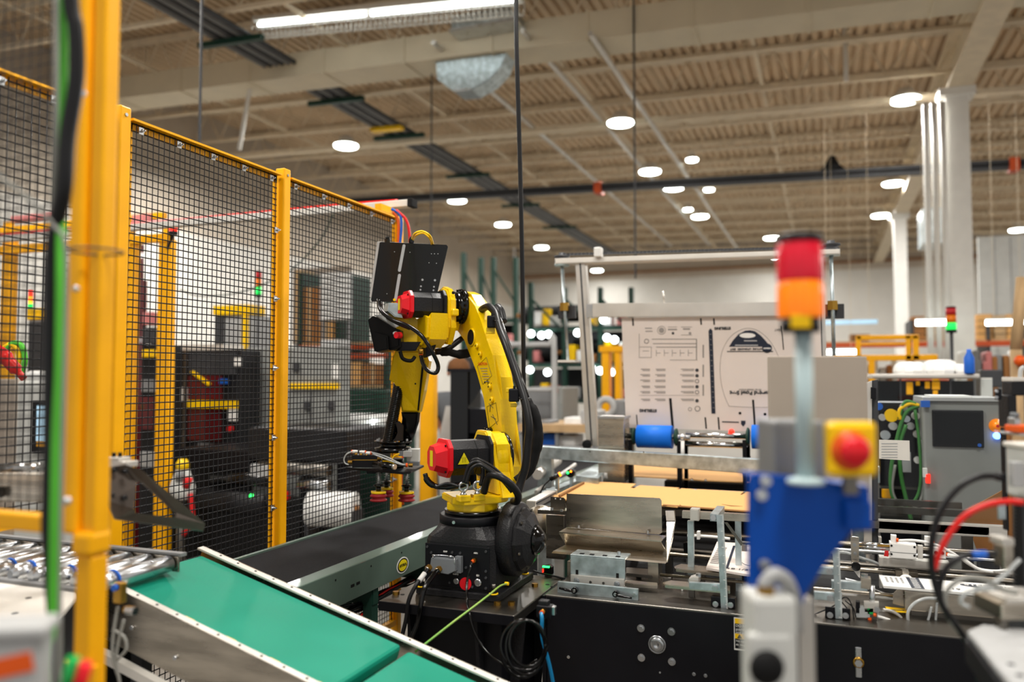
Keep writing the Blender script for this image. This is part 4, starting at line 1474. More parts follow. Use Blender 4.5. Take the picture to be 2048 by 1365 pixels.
# ------------------------------------------------ things around the pedestal
tag(B().tube([W(1014, 1168, 2.86), W(1000, 1173, 2.8), W(980, 1189, 2.72), W(945, 1216, 2.62), W(905, 1246, 2.55), W(868, 1275, 2.5), W(830, 1305, 2.46)], .0032, 8).build('ground_wire', 'green_wire'),
    'green and yellow earth wire running down left from the robot foot', 'wire')
p = W(1013, 1168, 2.86)
B().cyl(p - X_ * .006, p + X_ * .008, .006, n=10).build('terminal', 'yellow', bpy.data.objects['ground_wire'])
t = thing('cable_coil', 'coil of glossy black cable hung below the right corner of the robot plate', 'cable', W(1050, 1360, 2.5))
for k, (cx, cy, rx, ry, d) in enumerate(((1048, 1292, 46, 50, 2.5), (1052, 1296, 40, 54, 2.49), (1046, 1298, 44, 58, 2.51), (1055, 1288, 36, 46, 2.48))):
    B().tube([W(cx + rx * math.cos(a), cy + ry * math.sin(a), d + .01 * math.sin(2 * a)) for a in [2 * math.pi * i / 16 for i in range(17)]], .0047, 8, 3).build('loop', 'black_gloss', t)
t = thing('air_regulator', 'small black air regulator on the right corner of robot plate', 'regulator', W(1088, 1236, 2.62))
for x0, y0, x1_, y1_, d, dp, nm, m in ((1072, 1212, 1106, 1236, 2.62, .04, 'body', 'black_panel'), (1076, 1202, 1098, 1213, 2.63, .03, 'cap', 'black_cast'), (1102, 1214, 1111, 1232, 2.61, .02, 'port', 'steel'),
                                     (1076, 1236, 1092, 1256, 2.63, .03, 'bowl', 'black_gloss')):
    p, q = W(x0, y0, d), W(x1_, y1_, d)
    B().box(p.x, q.x, p.y, p.y + dp, q.z, p.z, .003).build(nm, m, t)
p = W(1085, 1225, 2.6)
B().cyl(p + Y_ * .01, p - Y_ * .006, .0085, n=12).build('fitting', 'brass', t)
B().cyl(p - Y_ * .006, p - Y_ * .012, .0075, n=12).build('release_ring', 'orange', t)
tag(B().tube([p - Y_ * .012, W(1084, 1240, 2.57), W(1084, 1275, 2.57), W(1094, 1312, 2.57), W(1102, 1345, 2.57), W(1112, 1400, 2.57)], .006, 10).build('blue_air_tube', 'blue_tube'),
    'translucent blue air tube hanging from the air regulator', 'tube')
# ------------------------------------------------------------------ the carton machine: frame with black front
MF = 2.84
zt = .80
t = thing('carton_machine', 'long packing machine with black front panel, steel shaft end and grey top edge', 'machine', (.3, 3.8, 0))
b = B().box(-.965, 0.95, MF, MF + .02, .335, zt, .004)
b.build('front_panel', 'black_panel', t)
B().box(-.965, 0.95, MF + .002, MF + .02, .02, .331, .004).build('lower_panel', 'black_panel', t)
B().box(-.97, 0.95, MF + .001, 3.24, zt - .012, zt + .004, .003).build('top_edge', 'steel_dark', t)
B().box(-.965, .95, MF + .02, 4.2, .02, .72).build('body', 'black_matte', t)
B().box(-.965, .12, 4.2, 5.2, .02, .72).build('body', 'black_matte', t)
B().box(-.98, -.965, MF, 5.2, .02, .80).build('side_panel', 'black_panel', t)
B().box(-.95, .95, 3.25, 3.30, .72, .80).build('inner_rail', 'steel_dark', t)
B().box(-.95, .12, 5.1, 5.2, .72, .95).build('rear_rail', 'dark_grey', t)
for px, py, r in ((1282, 1257, .0115), (1343, 1264, .0115), (1283, 1316, .0115), (1344, 1324, .0115), (1137, 1315, .005), (1388, 1349, .0055), (1411, 1352, .0055), (1320, 1346, .003)):
    p = YP(px, py, MF)
    b = B().cyl(p, p - Y_ * r * .3, r * 1.15, n=18)
    b.cyl(p - Y_ * r * .3, p - Y_ * r * .9, r * .75, n=6)
    b.build('panel_bolt', 'steel', t)
p = YP(1314, 1290, MF)
B().lathe([(.031, 0), (.031, .003), (.026, .003), (.026, .001), (.025, .001), (.025, .006), (.023, .008), (.004, .008), (.003, .006)], p, -Y_, 32).build('shaft_end', 'steel', t)
p = YP(1717, 1325, MF)
lt = B().box(p.x - .0095, p.x + .0095, MF - .004, MF, p.z - .048, p.z + .048, .003).build('latch', 'steel', t)
B().torus(p - Y_ * .006, Y_, .014, .0035, 20, 8).build('latch_ring', 'brass', lt)
B().cyl(p - Y_ * .002, p - Y_ * .016, .012, n=6).build('latch_bolt', 'steel', lt)
# warning plate
X0, X1, Z0, Z1 = yrect(1468, 1240, 1560, 1293, MF)
X1 = X0 + .13
Z0 = Z1 - .108
wp = B().box(X0, X1, MF - .0015, MF, Z0, Z1, .001).build('warning_plate', 'white_plastic', t)
B().box(X0 + .003, X1 - .003, MF - .002, MF - .0012, Z0 + .006, Z1 - .003).build('plate_field', 'black_panel', wp)
h = Z1 - Z0
for a in (.82, .36):
    B().box(X0 + .003, X1 - .003, MF - .0025, MF - .0018, Z0 + h * a, Z0 + h * (a + .155)).build('warning_band', 'yellow', wp)
    for k, m in ((0, 'black_panel'),):
        cx = X0 + (.05 if a > .5 else .018)
        B().slab([(cx - .008, MF - .003, Z0 + h * (a + .015)), (cx + .008, MF - .003, Z0 + h * (a + .015)), (cx, MF - .003, Z0 + h * (a + .14))], Y_ * .0006).build('alert_triangle', m, wp)
for s, a in (('DO NOT operate', .755), ('guards open', .65), ('and power on', .55)):
    text('plate_lettering', s, .0115, (X0 + .006, MF - .0022, Z0 + h * a), X_, Z_, 'white_plastic', t, 'LEFT', .001)
for s, a in (('No operar sin', .29), ('de resguardos', .18)):
    text('plate_lettering', s, .0095, (X0 + .006, MF - .0022, Z0 + h * a), X_, Z_, 'white_plastic', t, 'LEFT', .001)
# ------------------------------------------------ galvanised bracket with levers
t = thing('slotted_bracket', 'galvanised slotted bracket bolted to the machine edge below the chute', 'bracket', YP(1195, 1190, 2.98))
X0, X1, Z0, Z1 = yrect(1141, 1117, 1250, 1157, 2.955)
fb = B().box(X0, X1, 2.955, 2.961, Z0, Z1, .001).build('upper_plate', 'galv', t)
B().box(X0, X1, 2.955, 3.05, Z1, Z1 + .006, .001).build('top_fold', 'galv', t)
for px in (1165, 1185, 1211, 1237):
    p = YP(px, 1116, 2.97)
    B().box(p.x - .012, p.x + .004, 2.97, 2.985, Z1 + .005, Z1 + .008).build('slot', 'black_matte', t)
for px, py in ((1154, 1148), (1235, 1155)):
    p = YP(px, py, 2.955)
    B().box(p.x - .005, p.x + .005, 2.9535, 2.956, p.z - .018, p.z + .014).build('slot', 'black_matte', t)
a0, a1, c0, c1 = yrect(1141, 1155, 1248, 1176, 2.94)
B().box(a0, a1, 2.94, 2.953, c0, c1, .001).build('lower_plate', 'alu', t)
for px, py in ((1153, 1162), (1234, 1169)):
    p = YP(px, py, 2.94)
    B().cyl(p, p - Y_ * .003, .011, n=16).build('washer', 'steel', t)
    B().cyl(p - Y_ * .003, p - Y_ * .010, .0085, n=6).build('bolt', 'steel', t)
for px, py in ((1181, 1165), (1207, 1167)):
    p = YP(px, py, 2.94)
    B().cyl(p, p - Y_ * .002, .005, n=12).build('dimple', 'steel_dark', t)
for px in (1160, 1238):
    p = YP(px, 1108, 3.02)
    B().cyl(p - Z_ * .005, p + Z_ * .008, .007, n=6).build('top_bolt', 'steel', t)
a0, a1, c0, c1 = yrect(1115, 1172, 1276, 1194, 2.885)
B().box(a0, a1, 2.885, 2.9, .804, c1).build('mount_strip', 'galv', t)
for px, py, qx, qy in ((1151, 1180, 1119, 1177), (1233, 1187, 1264, 1197)):
    p, q = YP(px, py, 2.884), YP(qx, qy, 2.865)
    lv = B().tube([p - Y_ * .012, p.lerp(q, .3) - Y_ * .02, q], [.009, .006, .0055, .0045], 8).build('clamp_lever', 'black_gloss', t)
    B().cyl(p, p - Y_ * .02, .011, n=14).build('lever_hub', 'black_gloss', lv)
    B().cyl(p - Y_ * .02, p - Y_ * .023, .006, n=12).build('lever_screw', 'steel', lv)
p = YP(1269, 1190, 2.884)
B().cyl(p, p - Y_ * .008, .008, n=6).build('bolt', 'steel', t)
# ------------------------------------------------ chute
t = thing('sheet_chute', 'folded stainless steel chute standing in front of the brown cardboard', 'chute', YP(1230, 1125, 3.3))


def yslab(pts, Y, dep, nm, m, par, bev=0):
    return B().slab([YP(x, y, Y) for x, y in pts], Y_ * dep, bev).build(nm, m, par)


yslab([(1133, 988), (1319, 997), (1323, 1002), (1324, 1066), (1318, 1070), (1133, 1054)], 3.26, .004, 'upright_plate', 'stainless', t, .001)
zq = YP(1230, 1061, 3.26).z
pa, pb = YP(1122, 1056, 3.18), YP(1325, 1071, 3.18)
B().slab([V((pa.x, 3.15, zq - .006)), V((pb.x, 3.15, zq - .012)), V((pb.x, 3.262, zq - .012)), V((pa.x, 3.262, zq - .006))], Z_ * .004).build('fold_lip', 'stainless', t)
B().slab([V((pa.x, 3.15, zq - .006)), V((pb.x, 3.15, zq - .012)), YP(1333, 1106, 3.20), YP(1131, 1090, 3.20)], Y_ * .004).build('inner_slope', 'stainless', t)
B().slab([YP(1131, 1090, 3.20), YP(1333, 1106, 3.20), YP(1334, 1124, 3.10), YP(1106, 1103, 3.10)], Z_ * -.004).build('trough', 'stainless', t)
B().slab([YP(1106, 1103, 3.10), YP(1334, 1124, 3.10), YP(1331, 1128, 3.095), YP(1103, 1107, 3.095)], Y_ * .003).build('trough_lip', 'stainless', t)
B().slab([YP(1331, 1022, 3.34), YP(1348, 1022, 3.34), YP(1350, 1042, 3.3), YP(1345, 1076, 3.24), YP(1334, 1126, 3.12), YP(1322, 1122, 3.14), YP(1333, 1080, 3.22), YP(1333, 1042, 3.3)], Y_ * .005 + X_ * .002).build('side_wing', 'stainless', t)
B().slab([YP(1331, 1022, 3.34), YP(1348, 1022, 3.34), YP(1350, 1042, 3.3), YP(1333, 1042, 3.3)], -Y_ * .004).build('wing_fold', 'steel_dark', t)
for px, py in ((1157, 1055), (1295, 1066)):
    p = YP(px, py, 3.24)
    B().cyl(p - Z_ * .004, p + Z_ * .008, .006, n=6).build('bolt', 'steel', t)
for px in (1150, 1310):
    p = YP(px, 1110, 3.16)
    B().box(p.x - .02, p.x + .02, 3.12, 3.2, .80, p.z - .02).build('stay', 'stainless', t)
# ------------------------------------------------ cardboard
zk = 1.02


def zslab(pts, z, th, nm, m, par, bev=0):
    return B().slab([ZP(x, y, z) for x, y in pts], Z_ * -th, bev).build(nm, m, par)


t = thing('cardboard_sheet', 'large flat tan cardboard blank with slots, lying behind the steel chute', 'cardboard', ZP(1330, 990, zk), 'cardboard blanks on the machine')
sh = [(1107, 992), (1168, 963), (1186, 964), (1190, 966), (1193, 964), (1272, 968), (1261, 976), (1268, 977), (1280, 971), (1359, 976), (1352, 979), (1361, 979), (1363, 977), (1388, 979), (1391, 981), (1395, 979), (1487, 984), (1480, 990), (1484, 990),
      (1494, 984), (1580, 990), (1580, 1030), (1500, 1022), (1366, 1013), (1360, 1010), (1355, 1014), (1326, 1011), (1240, 1006), (1107, 998)]
zslab(sh, zk, .006, 'board', 'cardboard', t)
zslab([(x, y) for x, y in [(1326, 1011), (1580, 1030), (1580, 1028), (1326, 1009)]], zk + .0005, .004, 'front_edge', 'cardboard_edge', t)
zslab([(1443, 1009), (1460, 1011), (1485, 1013), (1462, 1013)], zk + .001, .001, 'tear', 'cardboard_edge', t)
t = thing('cardboard_sheet', 'second tan cardboard blank further back under the galvanised rail', 'cardboard', ZP(1380, 940, zk), 'cardboard blanks on the machine')
sh = [(1232, 945), (1250, 944), (1252, 921), (1560, 931), (1580, 968), (1414, 961), (1411, 957), (1408, 961), (1387, 959), (1383, 956), (1380, 959), (1234, 951)]
zslab(sh, zk, .006, 'board', 'cardboard', t)
t = thing('feed_table', 'steel side guide and rails that carry the tan cardboard blanks', 'table', (-.6, 4.2, .72))
pa, pb = ZP(1100, 990, 1.0), ZP(1166, 962, 1.0)
B().slab([pa - X_ * .05, pb - X_ * .05, pb + X_ * .0, pa + X_ * .0], Z_ * .012).build('side_guide', 'galv', t)
B().slab([ZP(1117, 990, 1.03), ZP(1166, 964, 1.03), ZP(1169, 965, 1.03), ZP(1120, 992, 1.03)], Z_ * -.012).build('brown_edge', 'cardboard_edge', t)
for y in (3.72, 4.15, 4.4):
    B().box(-1.2, .6, y, y + .03, .97, 1.0).build('cross_rail', 'steel_dark', t)
for x in (-1.15, -.3, .55):
    B().box(x - .02, x + .02, 3.9, 3.94, .70 if x > -.9 else 0, .97).build('strut', 'steel_dark', t)
p, q = ZP(1160, 948, 1.05), ZP(1214, 944, 1.05)
t = thing('wheel_plate', 'galvanised plate with row of small white rollers beside the cardboard', 'bracket', (p + q) / 2 - Z_ * .04)
zslab([(1152, 952), (1185, 934), (1220, 936), (1196, 958)], 1.05, .03, 'plate', 'galv', t)
w0 = None
for k, (px, py) in enumerate(((1197, 958), (1208, 952), (1217, 947), (1227, 938))):
    p = W(px, py, 4.55 + .1 * k)
    B().cyl(p - X_ * .018, p + X_ * .022, .019, n=18).build('white_roller', 'white_plastic', t)
t = thing('optical_sensor', 'round sensor lit green and orange left of the white rollers', 'sensor', W(1142, 958, 4.4))
p = W(1142, 947, 4.4)
B().cyl(p - Y_ * .02, p + Y_ * .03, .022, n=16).build('body', 'black_gloss', t)
B().sphere(p + V((-.012, -.022, .004)), .007).build('green_light', 'lamp_green', t)
B().sphere(p + V((.006, -.022, .012)), .006).build('orange_light', 'lamp_orange', t)
B().box(p.x - .008, p.x + .008, p.y, p.y + .02, .98, p.z).build('stem', 'galv', t)
t = thing('inductive_sensor', 'black angled sensor with orange tip and looping cable', 'sensor', W(1105, 985, 4.1))
p, q = W(1100, 960, 4.1), W(1118, 950, 4.1)
B().cyl(p, q, .012, n=12).build('body', 'black_gloss', t)
B().cyl(q, q + (q - p).normalized() * .01, .011, n=12).build('tip', 'lamp_orange', t)
B().tube([p, W(1088, 972, 4.1), W(1080, 990, 4.1), W(1078, 1010, 4.1), W(1090, 1040, 4.0)], .004, 6).build('lead', 'rubber', t)
B().box(q.x - .02, q.x - .005, q.y, q.y + .02, .90, q.z).build('stem', 'galv', t)
# aluminium cylinder and small black bracket left of chute
p, q = W(1062, 1012, 3.75), W(1103, 990, 4.0)
t = thing('slide_cylinder', 'grooved aluminium slide cylinder right of the black robot drum', 'cylinder', p)
dr = (q - p).normalized(); sd = Z_.cross(dr)
B().cbox((p + q) / 2, ((q - p).length, .05, .045), (dr, sd, Z_), .004).build('barrel', 'alu', t)
for k in (-.012, .012):
    B().cbox((p + q) / 2 - sd * .026 + Z_ * k, ((q - p).length, .004, .005), (dr, sd, Z_)).build('groove', 'dark_grey', t)
B().cbox(q, (.02, .06, .055), (dr, sd, Z_), .004).build('end_block', 'galv', t)
B().box(p.x - .02, p.x + .02, p.y, p.y + .03, .0, p.z - .02).build('stand', 'dark_grey', t)
t = thing('steel_tab', 'small dark steel tab with two holes standing left of the chute', 'bracket', YP(1115, 1030, 3.4))
yslab([(1101, 994), (1127, 996), (1130, 999), (1130, 1024), (1101, 1020)], 3.4, .004, 'tab', 'steel_dark', t, .001)
yslab([(1075, 1020), (1131, 1023), (1131, 1031), (1075, 1028)], 3.36, .08, 'shelf', 'stainless', t)
for x, y in ((1111, 998), (1121, 999)):
    p = YP(x, y, 3.399)
    B().cyl(p, p - Y_ * .001, .003, n=8).build('hole', 'white_plastic', t)
for x, y in ((1104, 1021), (1123, 1024)):
    p = YP(x, y, 3.36)
    B().cyl(p, p + Z_ * .01, .007, n=6).build('bolt', 'steel', t)
a0, a1, c0, c1 = yrect(1092, 1031, 1128, 1110, 3.42)
B().box(a0, a1, 3.42, 3.46, .80, c1, .002).build('post', 'stainless', t)
p = YP(1082, 1050, 3.5)
B().lathe([(.001, 0), (.085, 0), (.085, .03), (.001, .03)], p, Y_, 28).build('guard_disc', 'stainless', t)
# ------------------------------------------------ rulers


def ruler(pt, pb_, wpx, Y, label, base):
    """upright scale bar from top pixel to bottom pixel on the plane at depth Y"""
    a, c = YP(pt[0], pt[1], Y), YP(pb_[0], pb_[1], Y)
    wd = YP(pt[0] + wpx, pt[1], Y).x - a.x
    t = thing('scale_bar', label, 'ruler', (c.x, Y, c.z), 'upright scale bars')
    B().slab([a, a + X_ * wd, c + X_ * wd, c], Y_ * .004).build('bar', 'galv', t)
    L_ = a.z - c.z
    n = int(L_ / .0055)
    b = B()
    for i in range(n):
        u = i / n
        o = a.lerp(c, u) + X_ * wd
        ln = .011 if i % 10 == 0 else (.008 if i % 5 == 0 else .005)
        b.box(o.x - ln, o.x, Y - .0008, Y, o.z - .0009, o.z + .0009)
    m = b.build('graduations', 'white_plastic', t)
    m['kind'] = 'stuff'
    for x, y in base:
        p = YP(x, y, Y - .002)
        B().cyl(p, p - Y_ * .003, .010, n=14).build('washer', 'steel', t)
        B().cyl(p - Y_ * .003, p - Y_ * .009, .0075, n=6).build('bolt', 'steel', t)
    c0 = YP((base[0][0] + base[1][0]) / 2, (base[0][1] + base[1][1]) / 2, Y + .004)
    hw = abs(YP(base[1][0], base[1][1], Y).x - c0.x) + .015
    B().box(c0.x - hw, c0.x + hw, Y + .004, Y + .012, max(.805, c0.z - .024), c0.z + .024, .002).build('base_plate', 'black_panel', t)
    B().box(c0.x - hw, c0.x + hw, Y + .012, Y + .05, .80, c0.z + .02).build('foot', 'steel_dark', t)
    return t


ruler((1433, 1030), (1442, 1219), 14, 2.90, 'galvanised upright scale bar left of the blue bracket', ((1431, 1209), (1461, 1211)))
ruler((1665, 1098), (1671, 1238), 14, 2.90, 'galvanised upright scale bar right of the blue bracket', ((1660, 1231), (1691, 1232)))


def ybar(pts, Y, dep, nm, m, label, cat, extra=None):
    t = thing(nm, label, cat, YP(pts[-1][0], pts[-1][1], Y))
    yslab(pts, Y, dep, 'bar', m, t, .002)
    for x, y, r in (extra or []):
        p = YP(x, y, Y)
        B().cyl(p, p - Y_ * .003, r * 1.25, n=14).build('washer', 'steel', t)
        B().cyl(p - Y_ * .003, p - Y_ * .010, r, n=6).build('bolt', 'steel', t)
    return t


t = ybar([(1364, 1023), (1500, 1030), (1500, 1045), (1364, 1037)], 3.12, .03, 'cross_bar', 'stainless', 'stainless cross bar holding the left scale bar', 'bar', None)
yslab([(1380, 1019), (1397, 1020), (1397, 1043), (1380, 1042)], 3.09, .05, 'clamp', 'alu', t, .003)
yslab([(1420, 1029), (1436, 1030), (1436, 1044), (1420, 1043)], 2.91, .2, 'plate', 'galv', t, .001)
p = YP(1427, 1036, 2.908)
B().cyl(p, p - Y_ * .009, .0105, n=6).build('bolt', 'steel', t)
yslab([(1449, 1046), (1455, 1046), (1486, 1088), (1482, 1093)], 3.11, .006, 'diagonal_stay', 'steel_dark', t)
for px in (1375, 1470):
    a0, a1, c0, c1 = yrect(px, 1043, px + 12, 1090, 3.14)
    B().box(a0, a1, 3.14, 3.16, .75, c1).build('post', 'galv', t)
t = ybar([(1378, 1166), (1453, 1170), (1453, 1186), (1378, 1180)], 2.92, .02, 'clamp_bar', 'galv', 'galvanised clamp bar with two bolts low on the left scale bar', 'bar', [(1430, 1177, .009)])
yslab([(1378, 1158), (1388, 1155), (1397, 1156), (1397, 1168), (1378, 1180)], 2.95, .05, 'block', 'alu', t, .002)
p = YP(1397, 1151, 2.97)
B().cyl(p - Z_ * .006, p + Z_ * .006, .010, n=6).build('bolt', 'steel', t)
t = ybar([(1610, 1134), (1681, 1138), (1681, 1152), (1610, 1147)], 2.92, .02, 'clamp_bar', 'galv', 'upper galvanised clamp bar crossing the right scale bar', 'bar', [(1659, 1143, .009)])
t = ybar([(1600, 1183), (1684, 1189), (1684, 1204), (1600, 1198)], 2.92, .02, 'clamp_bar', 'galv', 'lowest galvanised clamp bar crossing the right scale bar', 'bar', [(1661, 1197, .009)])
t = ybar([(1663, 1163), (1735, 1168), (1735, 1184), (1663, 1179)], 2.94, .03, 'clamp_bar', 'galv', 'middle galvanised bar reaching right from the right scale bar', 'bar')
yslab([(1722, 1158), (1742, 1160), (1742, 1180), (1722, 1178)], 2.93, .05, 'clamp', 'stainless', t, .003)
p = YP(1729, 1155, 2.96)
B().cyl(p - Z_ * .004, p + Z_ * .01, .012, n=6).build('bolt', 'steel', t)
p = YP(1744, 1190, 2.95)
B().cyl(V((p.x, p.y, .83)), V((p.x, p.y, YP(1744, 1172, 2.95).z)), .009, n=14).build('rod', 'steel', t)
# ------------------------------------------------ rods and slide rails across the machine
rails = [(3.35, .875, -.9, .93, .010, 'stainless'), (3.42, .93, -.35, .93, .007, 'steel'), (3.55, .85, -.9, .93, .012, 'steel_dark'), (3.12, .845, -.6, .93, .006, 'stainless'), (3.7, .90, -.7, .93, .013, 'stainless'),
         (3.9, .86, -.9, .93, .014, 'steel_dark')]
names = ['nearest but one', 'upper thin', 'dark rear', 'thin front', 'rear bright', 'rearmost dark']
for (y, z, x0, x1_, r, m), nmz in zip(rails, names):
    t = thing('guide_rod', nmz + ' steel guide rod lying across the packing machine', 'rod', (.2, y, z), 'guide rods of the packing machine')
    B().cyl((x0, y, z), (x1_, y, z), r, n=12).build('rod', m, t)
    for x in (x0 + .03, x1_ - .1):
        B().box(x - .015, x + .015, y - .018, y + .018, .71, z - r * .6, .002).build('support', 'steel_dark', t)
for i, (pts, z, m, lb) in enumerate([(((1348, 1133), (1362, 1128), (1480, 1140), (1480, 1152), (1352, 1138)), .88, 'stainless', 'pointed stainless guide strip under the printed sheet'),
                                     (((1325, 1165), (1342, 1161), (1460, 1172), (1460, 1182), (1330, 1170)), .86, 'stainless', 'lower pointed stainless guide strip left of the ruler'),
                                     (((1252, 1135), (1305, 1139), (1305, 1152), (1252, 1147)), .84, 'steel_dark', 'dark steel slide plate right of the slotted bracket'),
                                     (((1250, 1160), (1315, 1166), (1315, 1172), (1250, 1167)), .83, 'stainless', 'thin steel strip at the right of the slotted bracket')]):
    t = thing('guide_strip', lb, 'strip', ZP(pts[0][0], pts[0][1], z) - Z_ * .02)
    zslab(pts, z, .012, 'strip', m, t, .002)
    p = ZP(sum(q[0] for q in pts) / len(pts), sum(q[1] for q in pts) / len(pts), z - .012)
    B().box(p.x - .01, p.x + .01, p.y - .01, p.y + .01, .71, p.z).build('support', 'steel_dark', t)
t = thing('stop_finger', 'small black stop finger on rods right of the chute', 'finger', YP(1377, 1120, 3.5))
yslab([(1366, 1088), (1372, 1086), (1386, 1090), (1384, 1112), (1378, 1120), (1369, 1116), (1367, 1100)], 3.5, .03, 'finger', 'black_gloss', t, .003)
p = YP(1377, 1118, 3.5)
B().box(p.x - .01, p.x + .01, 3.5, 3.52, .71, p.z + .01).build('stem', 'steel', t)
t = thing('white_air_tube', 'white tube with small clip above the rods right of the chute', 'tube', YP(1400, 1075, 3.6))
B().tube([YP(1375, 1072, 3.6), YP(1400, 1073, 3.6), YP(1430, 1075, 3.6), YP(1460, 1079, 3.6)], .007, 8).build('tube', 'white_plastic', t)
p = YP(1397, 1072, 3.58)
B().box(p.x - .006, p.x + .006, 3.57, 3.6, p.z - .015, p.z + .018).build('clip', 'white_plastic', t)
# printed cartons on the rods
t = thing('printed_carton', 'flat grey printed carton lying on rods behind the left scale bar', 'carton', ZP(1460, 1140, .9), 'printed cartons on the machine')
zslab([(1434, 1084), (1500, 1088), (1580, 1098), (1580, 1158), (1500, 1150), (1412, 1136)], .9, .008, 'carton', 'print_white', t)
zslab([(1466, 1092), (1471, 1092), (1456, 1138), (1451, 1137)], .901, .0006, 'stripe', 'navy', t)
b = B()
for k in range(10):
    u = k / 10
    b.slab([ZP(1437 - 18 * u, 1094 + 34 * u, .901), ZP(1454 - 18 * u, 1096 + 34 * u, .901), ZP(1453 - 18 * u, 1098 + 34 * u, .901), ZP(1436 - 18 * u, 1096 + 34 * u, .901)], Z_ * .0004)
b.build('print_lines', 'ink_light', t)['kind'] = 'stuff'
b = B()
cpt = [ZP(1500 + 22 * math.cos(a), 1112 + 20 * math.sin(a), .9012) for a in [math.pi * (.5 + i / 14) for i in range(17)]]
b.tube(cpt, .001, 4, 0)
b.build('print_outline', 'ink', t)
text('print_lettering', '18 1/2"', .03, ZP(1478, 1140, .9), X_, Y_, 'ink', t)
t = thing('printed_carton', 'white printed carton with navy stripe below the white wheel', 'carton', ZP(1850, 1175, .9), 'printed cartons on the machine')
zz3 = .9
pa = ZP(1758, 1151, zz3); pb = ZP(1767, 1172, zz3)
qa = V((pa.x + .62, pa.y, zz3)); qb = V((pb.x + .62, pb.y, zz3))
B().slab([pa, qa, qb, pb], -Z_ * .008).build('carton', 'white_plastic', t)
u0, u1 = .085, .125
B().slab([pa + X_ * u0, pa + X_ * u1, pb + X_ * u1, pb + X_ * u0], Z_ * .0008).build('navy_stripe', 'navy', t)
b = B()
for k in range(7):
    c = pa.lerp(pb, (k + .5) / 7)
    b.box(c.x + .095, c.x + .115, c.y - .003, c.y + .003, zz3 + .001, zz3 + .0016)
b.build('stripe_marks', 'white_plastic', t)['kind'] = 'stuff'
b = B()
for k in range(4):
    for j in range(6):
        c = pa.lerp(pb, .15 + j * .09) + X_ * (.015 + k * .016)
        b.box(c.x, c.x + .008, c.y - .003, c.y + .003, zz3, zz3 + .0006)
b.build('print_block', 'ink', t)['kind'] = 'stuff'
c = pa.lerp(pb, .3) + X_ * .33
B().slab([c + V((math.cos(a) * .085, math.sin(a) * .026, 0)) for a in [2 * math.pi * i / 28 for i in range(28)]], Z_ * .0008).build('logo_oval', 'navy', t)
text('logo_lettering', 'STERLING', .033, c + Z_ * .001, X_, Y_, 'white_plastic', t, bold=.0006)
text('size_lettering', '19', .03, pb.lerp(pa, .2) + X_ * .22, X_, Y_, 'ink', t)
t = thing('carton_table', 'stainless box guide carrying the white printed carton', 'table', ZP(1840, 1200, .85))
a0, a1, c0, c1 = yrect(1810, 1177, 1874, 1224, 3.02)
B().box(a0, a1 + .6, 3.02, 3.03, c0, zz3 - .012, .002).build('front_face', 'stainless', t)
B().box(a0, a1 + .6, 3.03, 3.15, zz3 - .02, zz3 - .010).build('top_face', 'alu', t)
yslab([(1786, 1190), (1795, 1180), (1806, 1181), (1808, 1214), (1786, 1208)], 3.06, .01, 'corner_plate', 'stainless', t)
B().box(a0 + .02, a0 + .5, 3.04, 3.12, .71, zz3 - .02).build('support', 'steel_dark', t)
zslab([(1770, 1214), (1811, 1217), (1815, 1226), (1778, 1224)], .815, .001, 'yellow_label', 'yellow', t)
zslab([(1776, 1219), (1808, 1221), (1808, 1222), (1776, 1220)], .8165, .001, 'label_line', 'ink', t)
# ------------------------------------------------ pneumatic unit
t = thing('pneumatic_unit', 'white pneumatic cylinder unit with twin steel rods', 'cylinder', YP(1810, 1145, 3.3))
YY = 3.3
yslab([(1780, 1086), (1833, 1091), (1833, 1121), (1780, 1117)], YY, .05, 'cylinder_body', 'white_plastic', t, .003)
yslab([(1780, 1104), (1833, 1108), (1833, 1109), (1780, 1105)], YY - .001, .01, 'body_seam', 'grey', t)
for x, y in ((1783, 1092), (1829, 1095), (1783, 1109), (1829, 1112)):
    p = YP(x, y, YY)
    B().cyl(p, p - Y_ * .0015, .004, n=10).build('socket', 'black_matte', t)
yslab([(1759, 1116), (1782, 1118), (1860, 1125), (1900, 1128), (1900, 1142), (1759, 1133)], YY + .02, .06, 'base_rail', 'alu', t, .002)
for y0, y1 in ((1088, 1091), (1094, 1098)):
    a_, c_ = YP(1716, y0, YY + .02), YP(1782, y1, YY + .02)
    B().cyl(a_, V((c_.x, c_.y, a_.z)), .008, n=14).build('piston_rod', 'chrome', t)
yslab([(1701, 1076), (1704, 1074), (1718, 1076), (1718, 1130), (1703, 1128)], YY - .01, .012, 'rod_bracket', 'stainless', t, .002)
for x, y in ((1709, 1090), (1710, 1107)):
    p = YP(x, y, YY - .012)
    B().cyl(p, p - Y_ * .006, .007, n=6).build('bolt', 'steel', t)
p = YP(1712, 1133, YY - .03)
B().cyl(p, p - Y_ * .012, .016, n=20).build('black_roller', 'black_gloss', t)
yslab([(1704, 1126), (1720, 1127), (1720, 1157), (1717, 1155), (1706, 1140)], YY - .028, .006, 'white_tip', 'white_plastic', t, .001)
for x0, y0, x1_, y1_, m in ((1782, 1071, 1793, 1086, 'white_plastic'), (1850, 1074, 1861, 1092, 'white_plastic'), (1836, 1092, 1846, 1118, 'alu'), (1867, 1096, 1892, 1118, 'white_plastic'), (1755, 1090, 1780, 1094, 'brass')):
    yslab([(x0, y0), (x1_, y0 + 1), (x1_, y1_ + 1), (x0, y1_)], YY + .01, .025, 'fitting', m, t, .002)
for x, y in ((1796, 1081), (1868, 1087), (1896, 1110)):
    p = YP(x, y, YY + .01)
    B().cyl(p - X_ * .006, p + X_ * .002, .007, n=12).build('release_ring', 'orange', t)
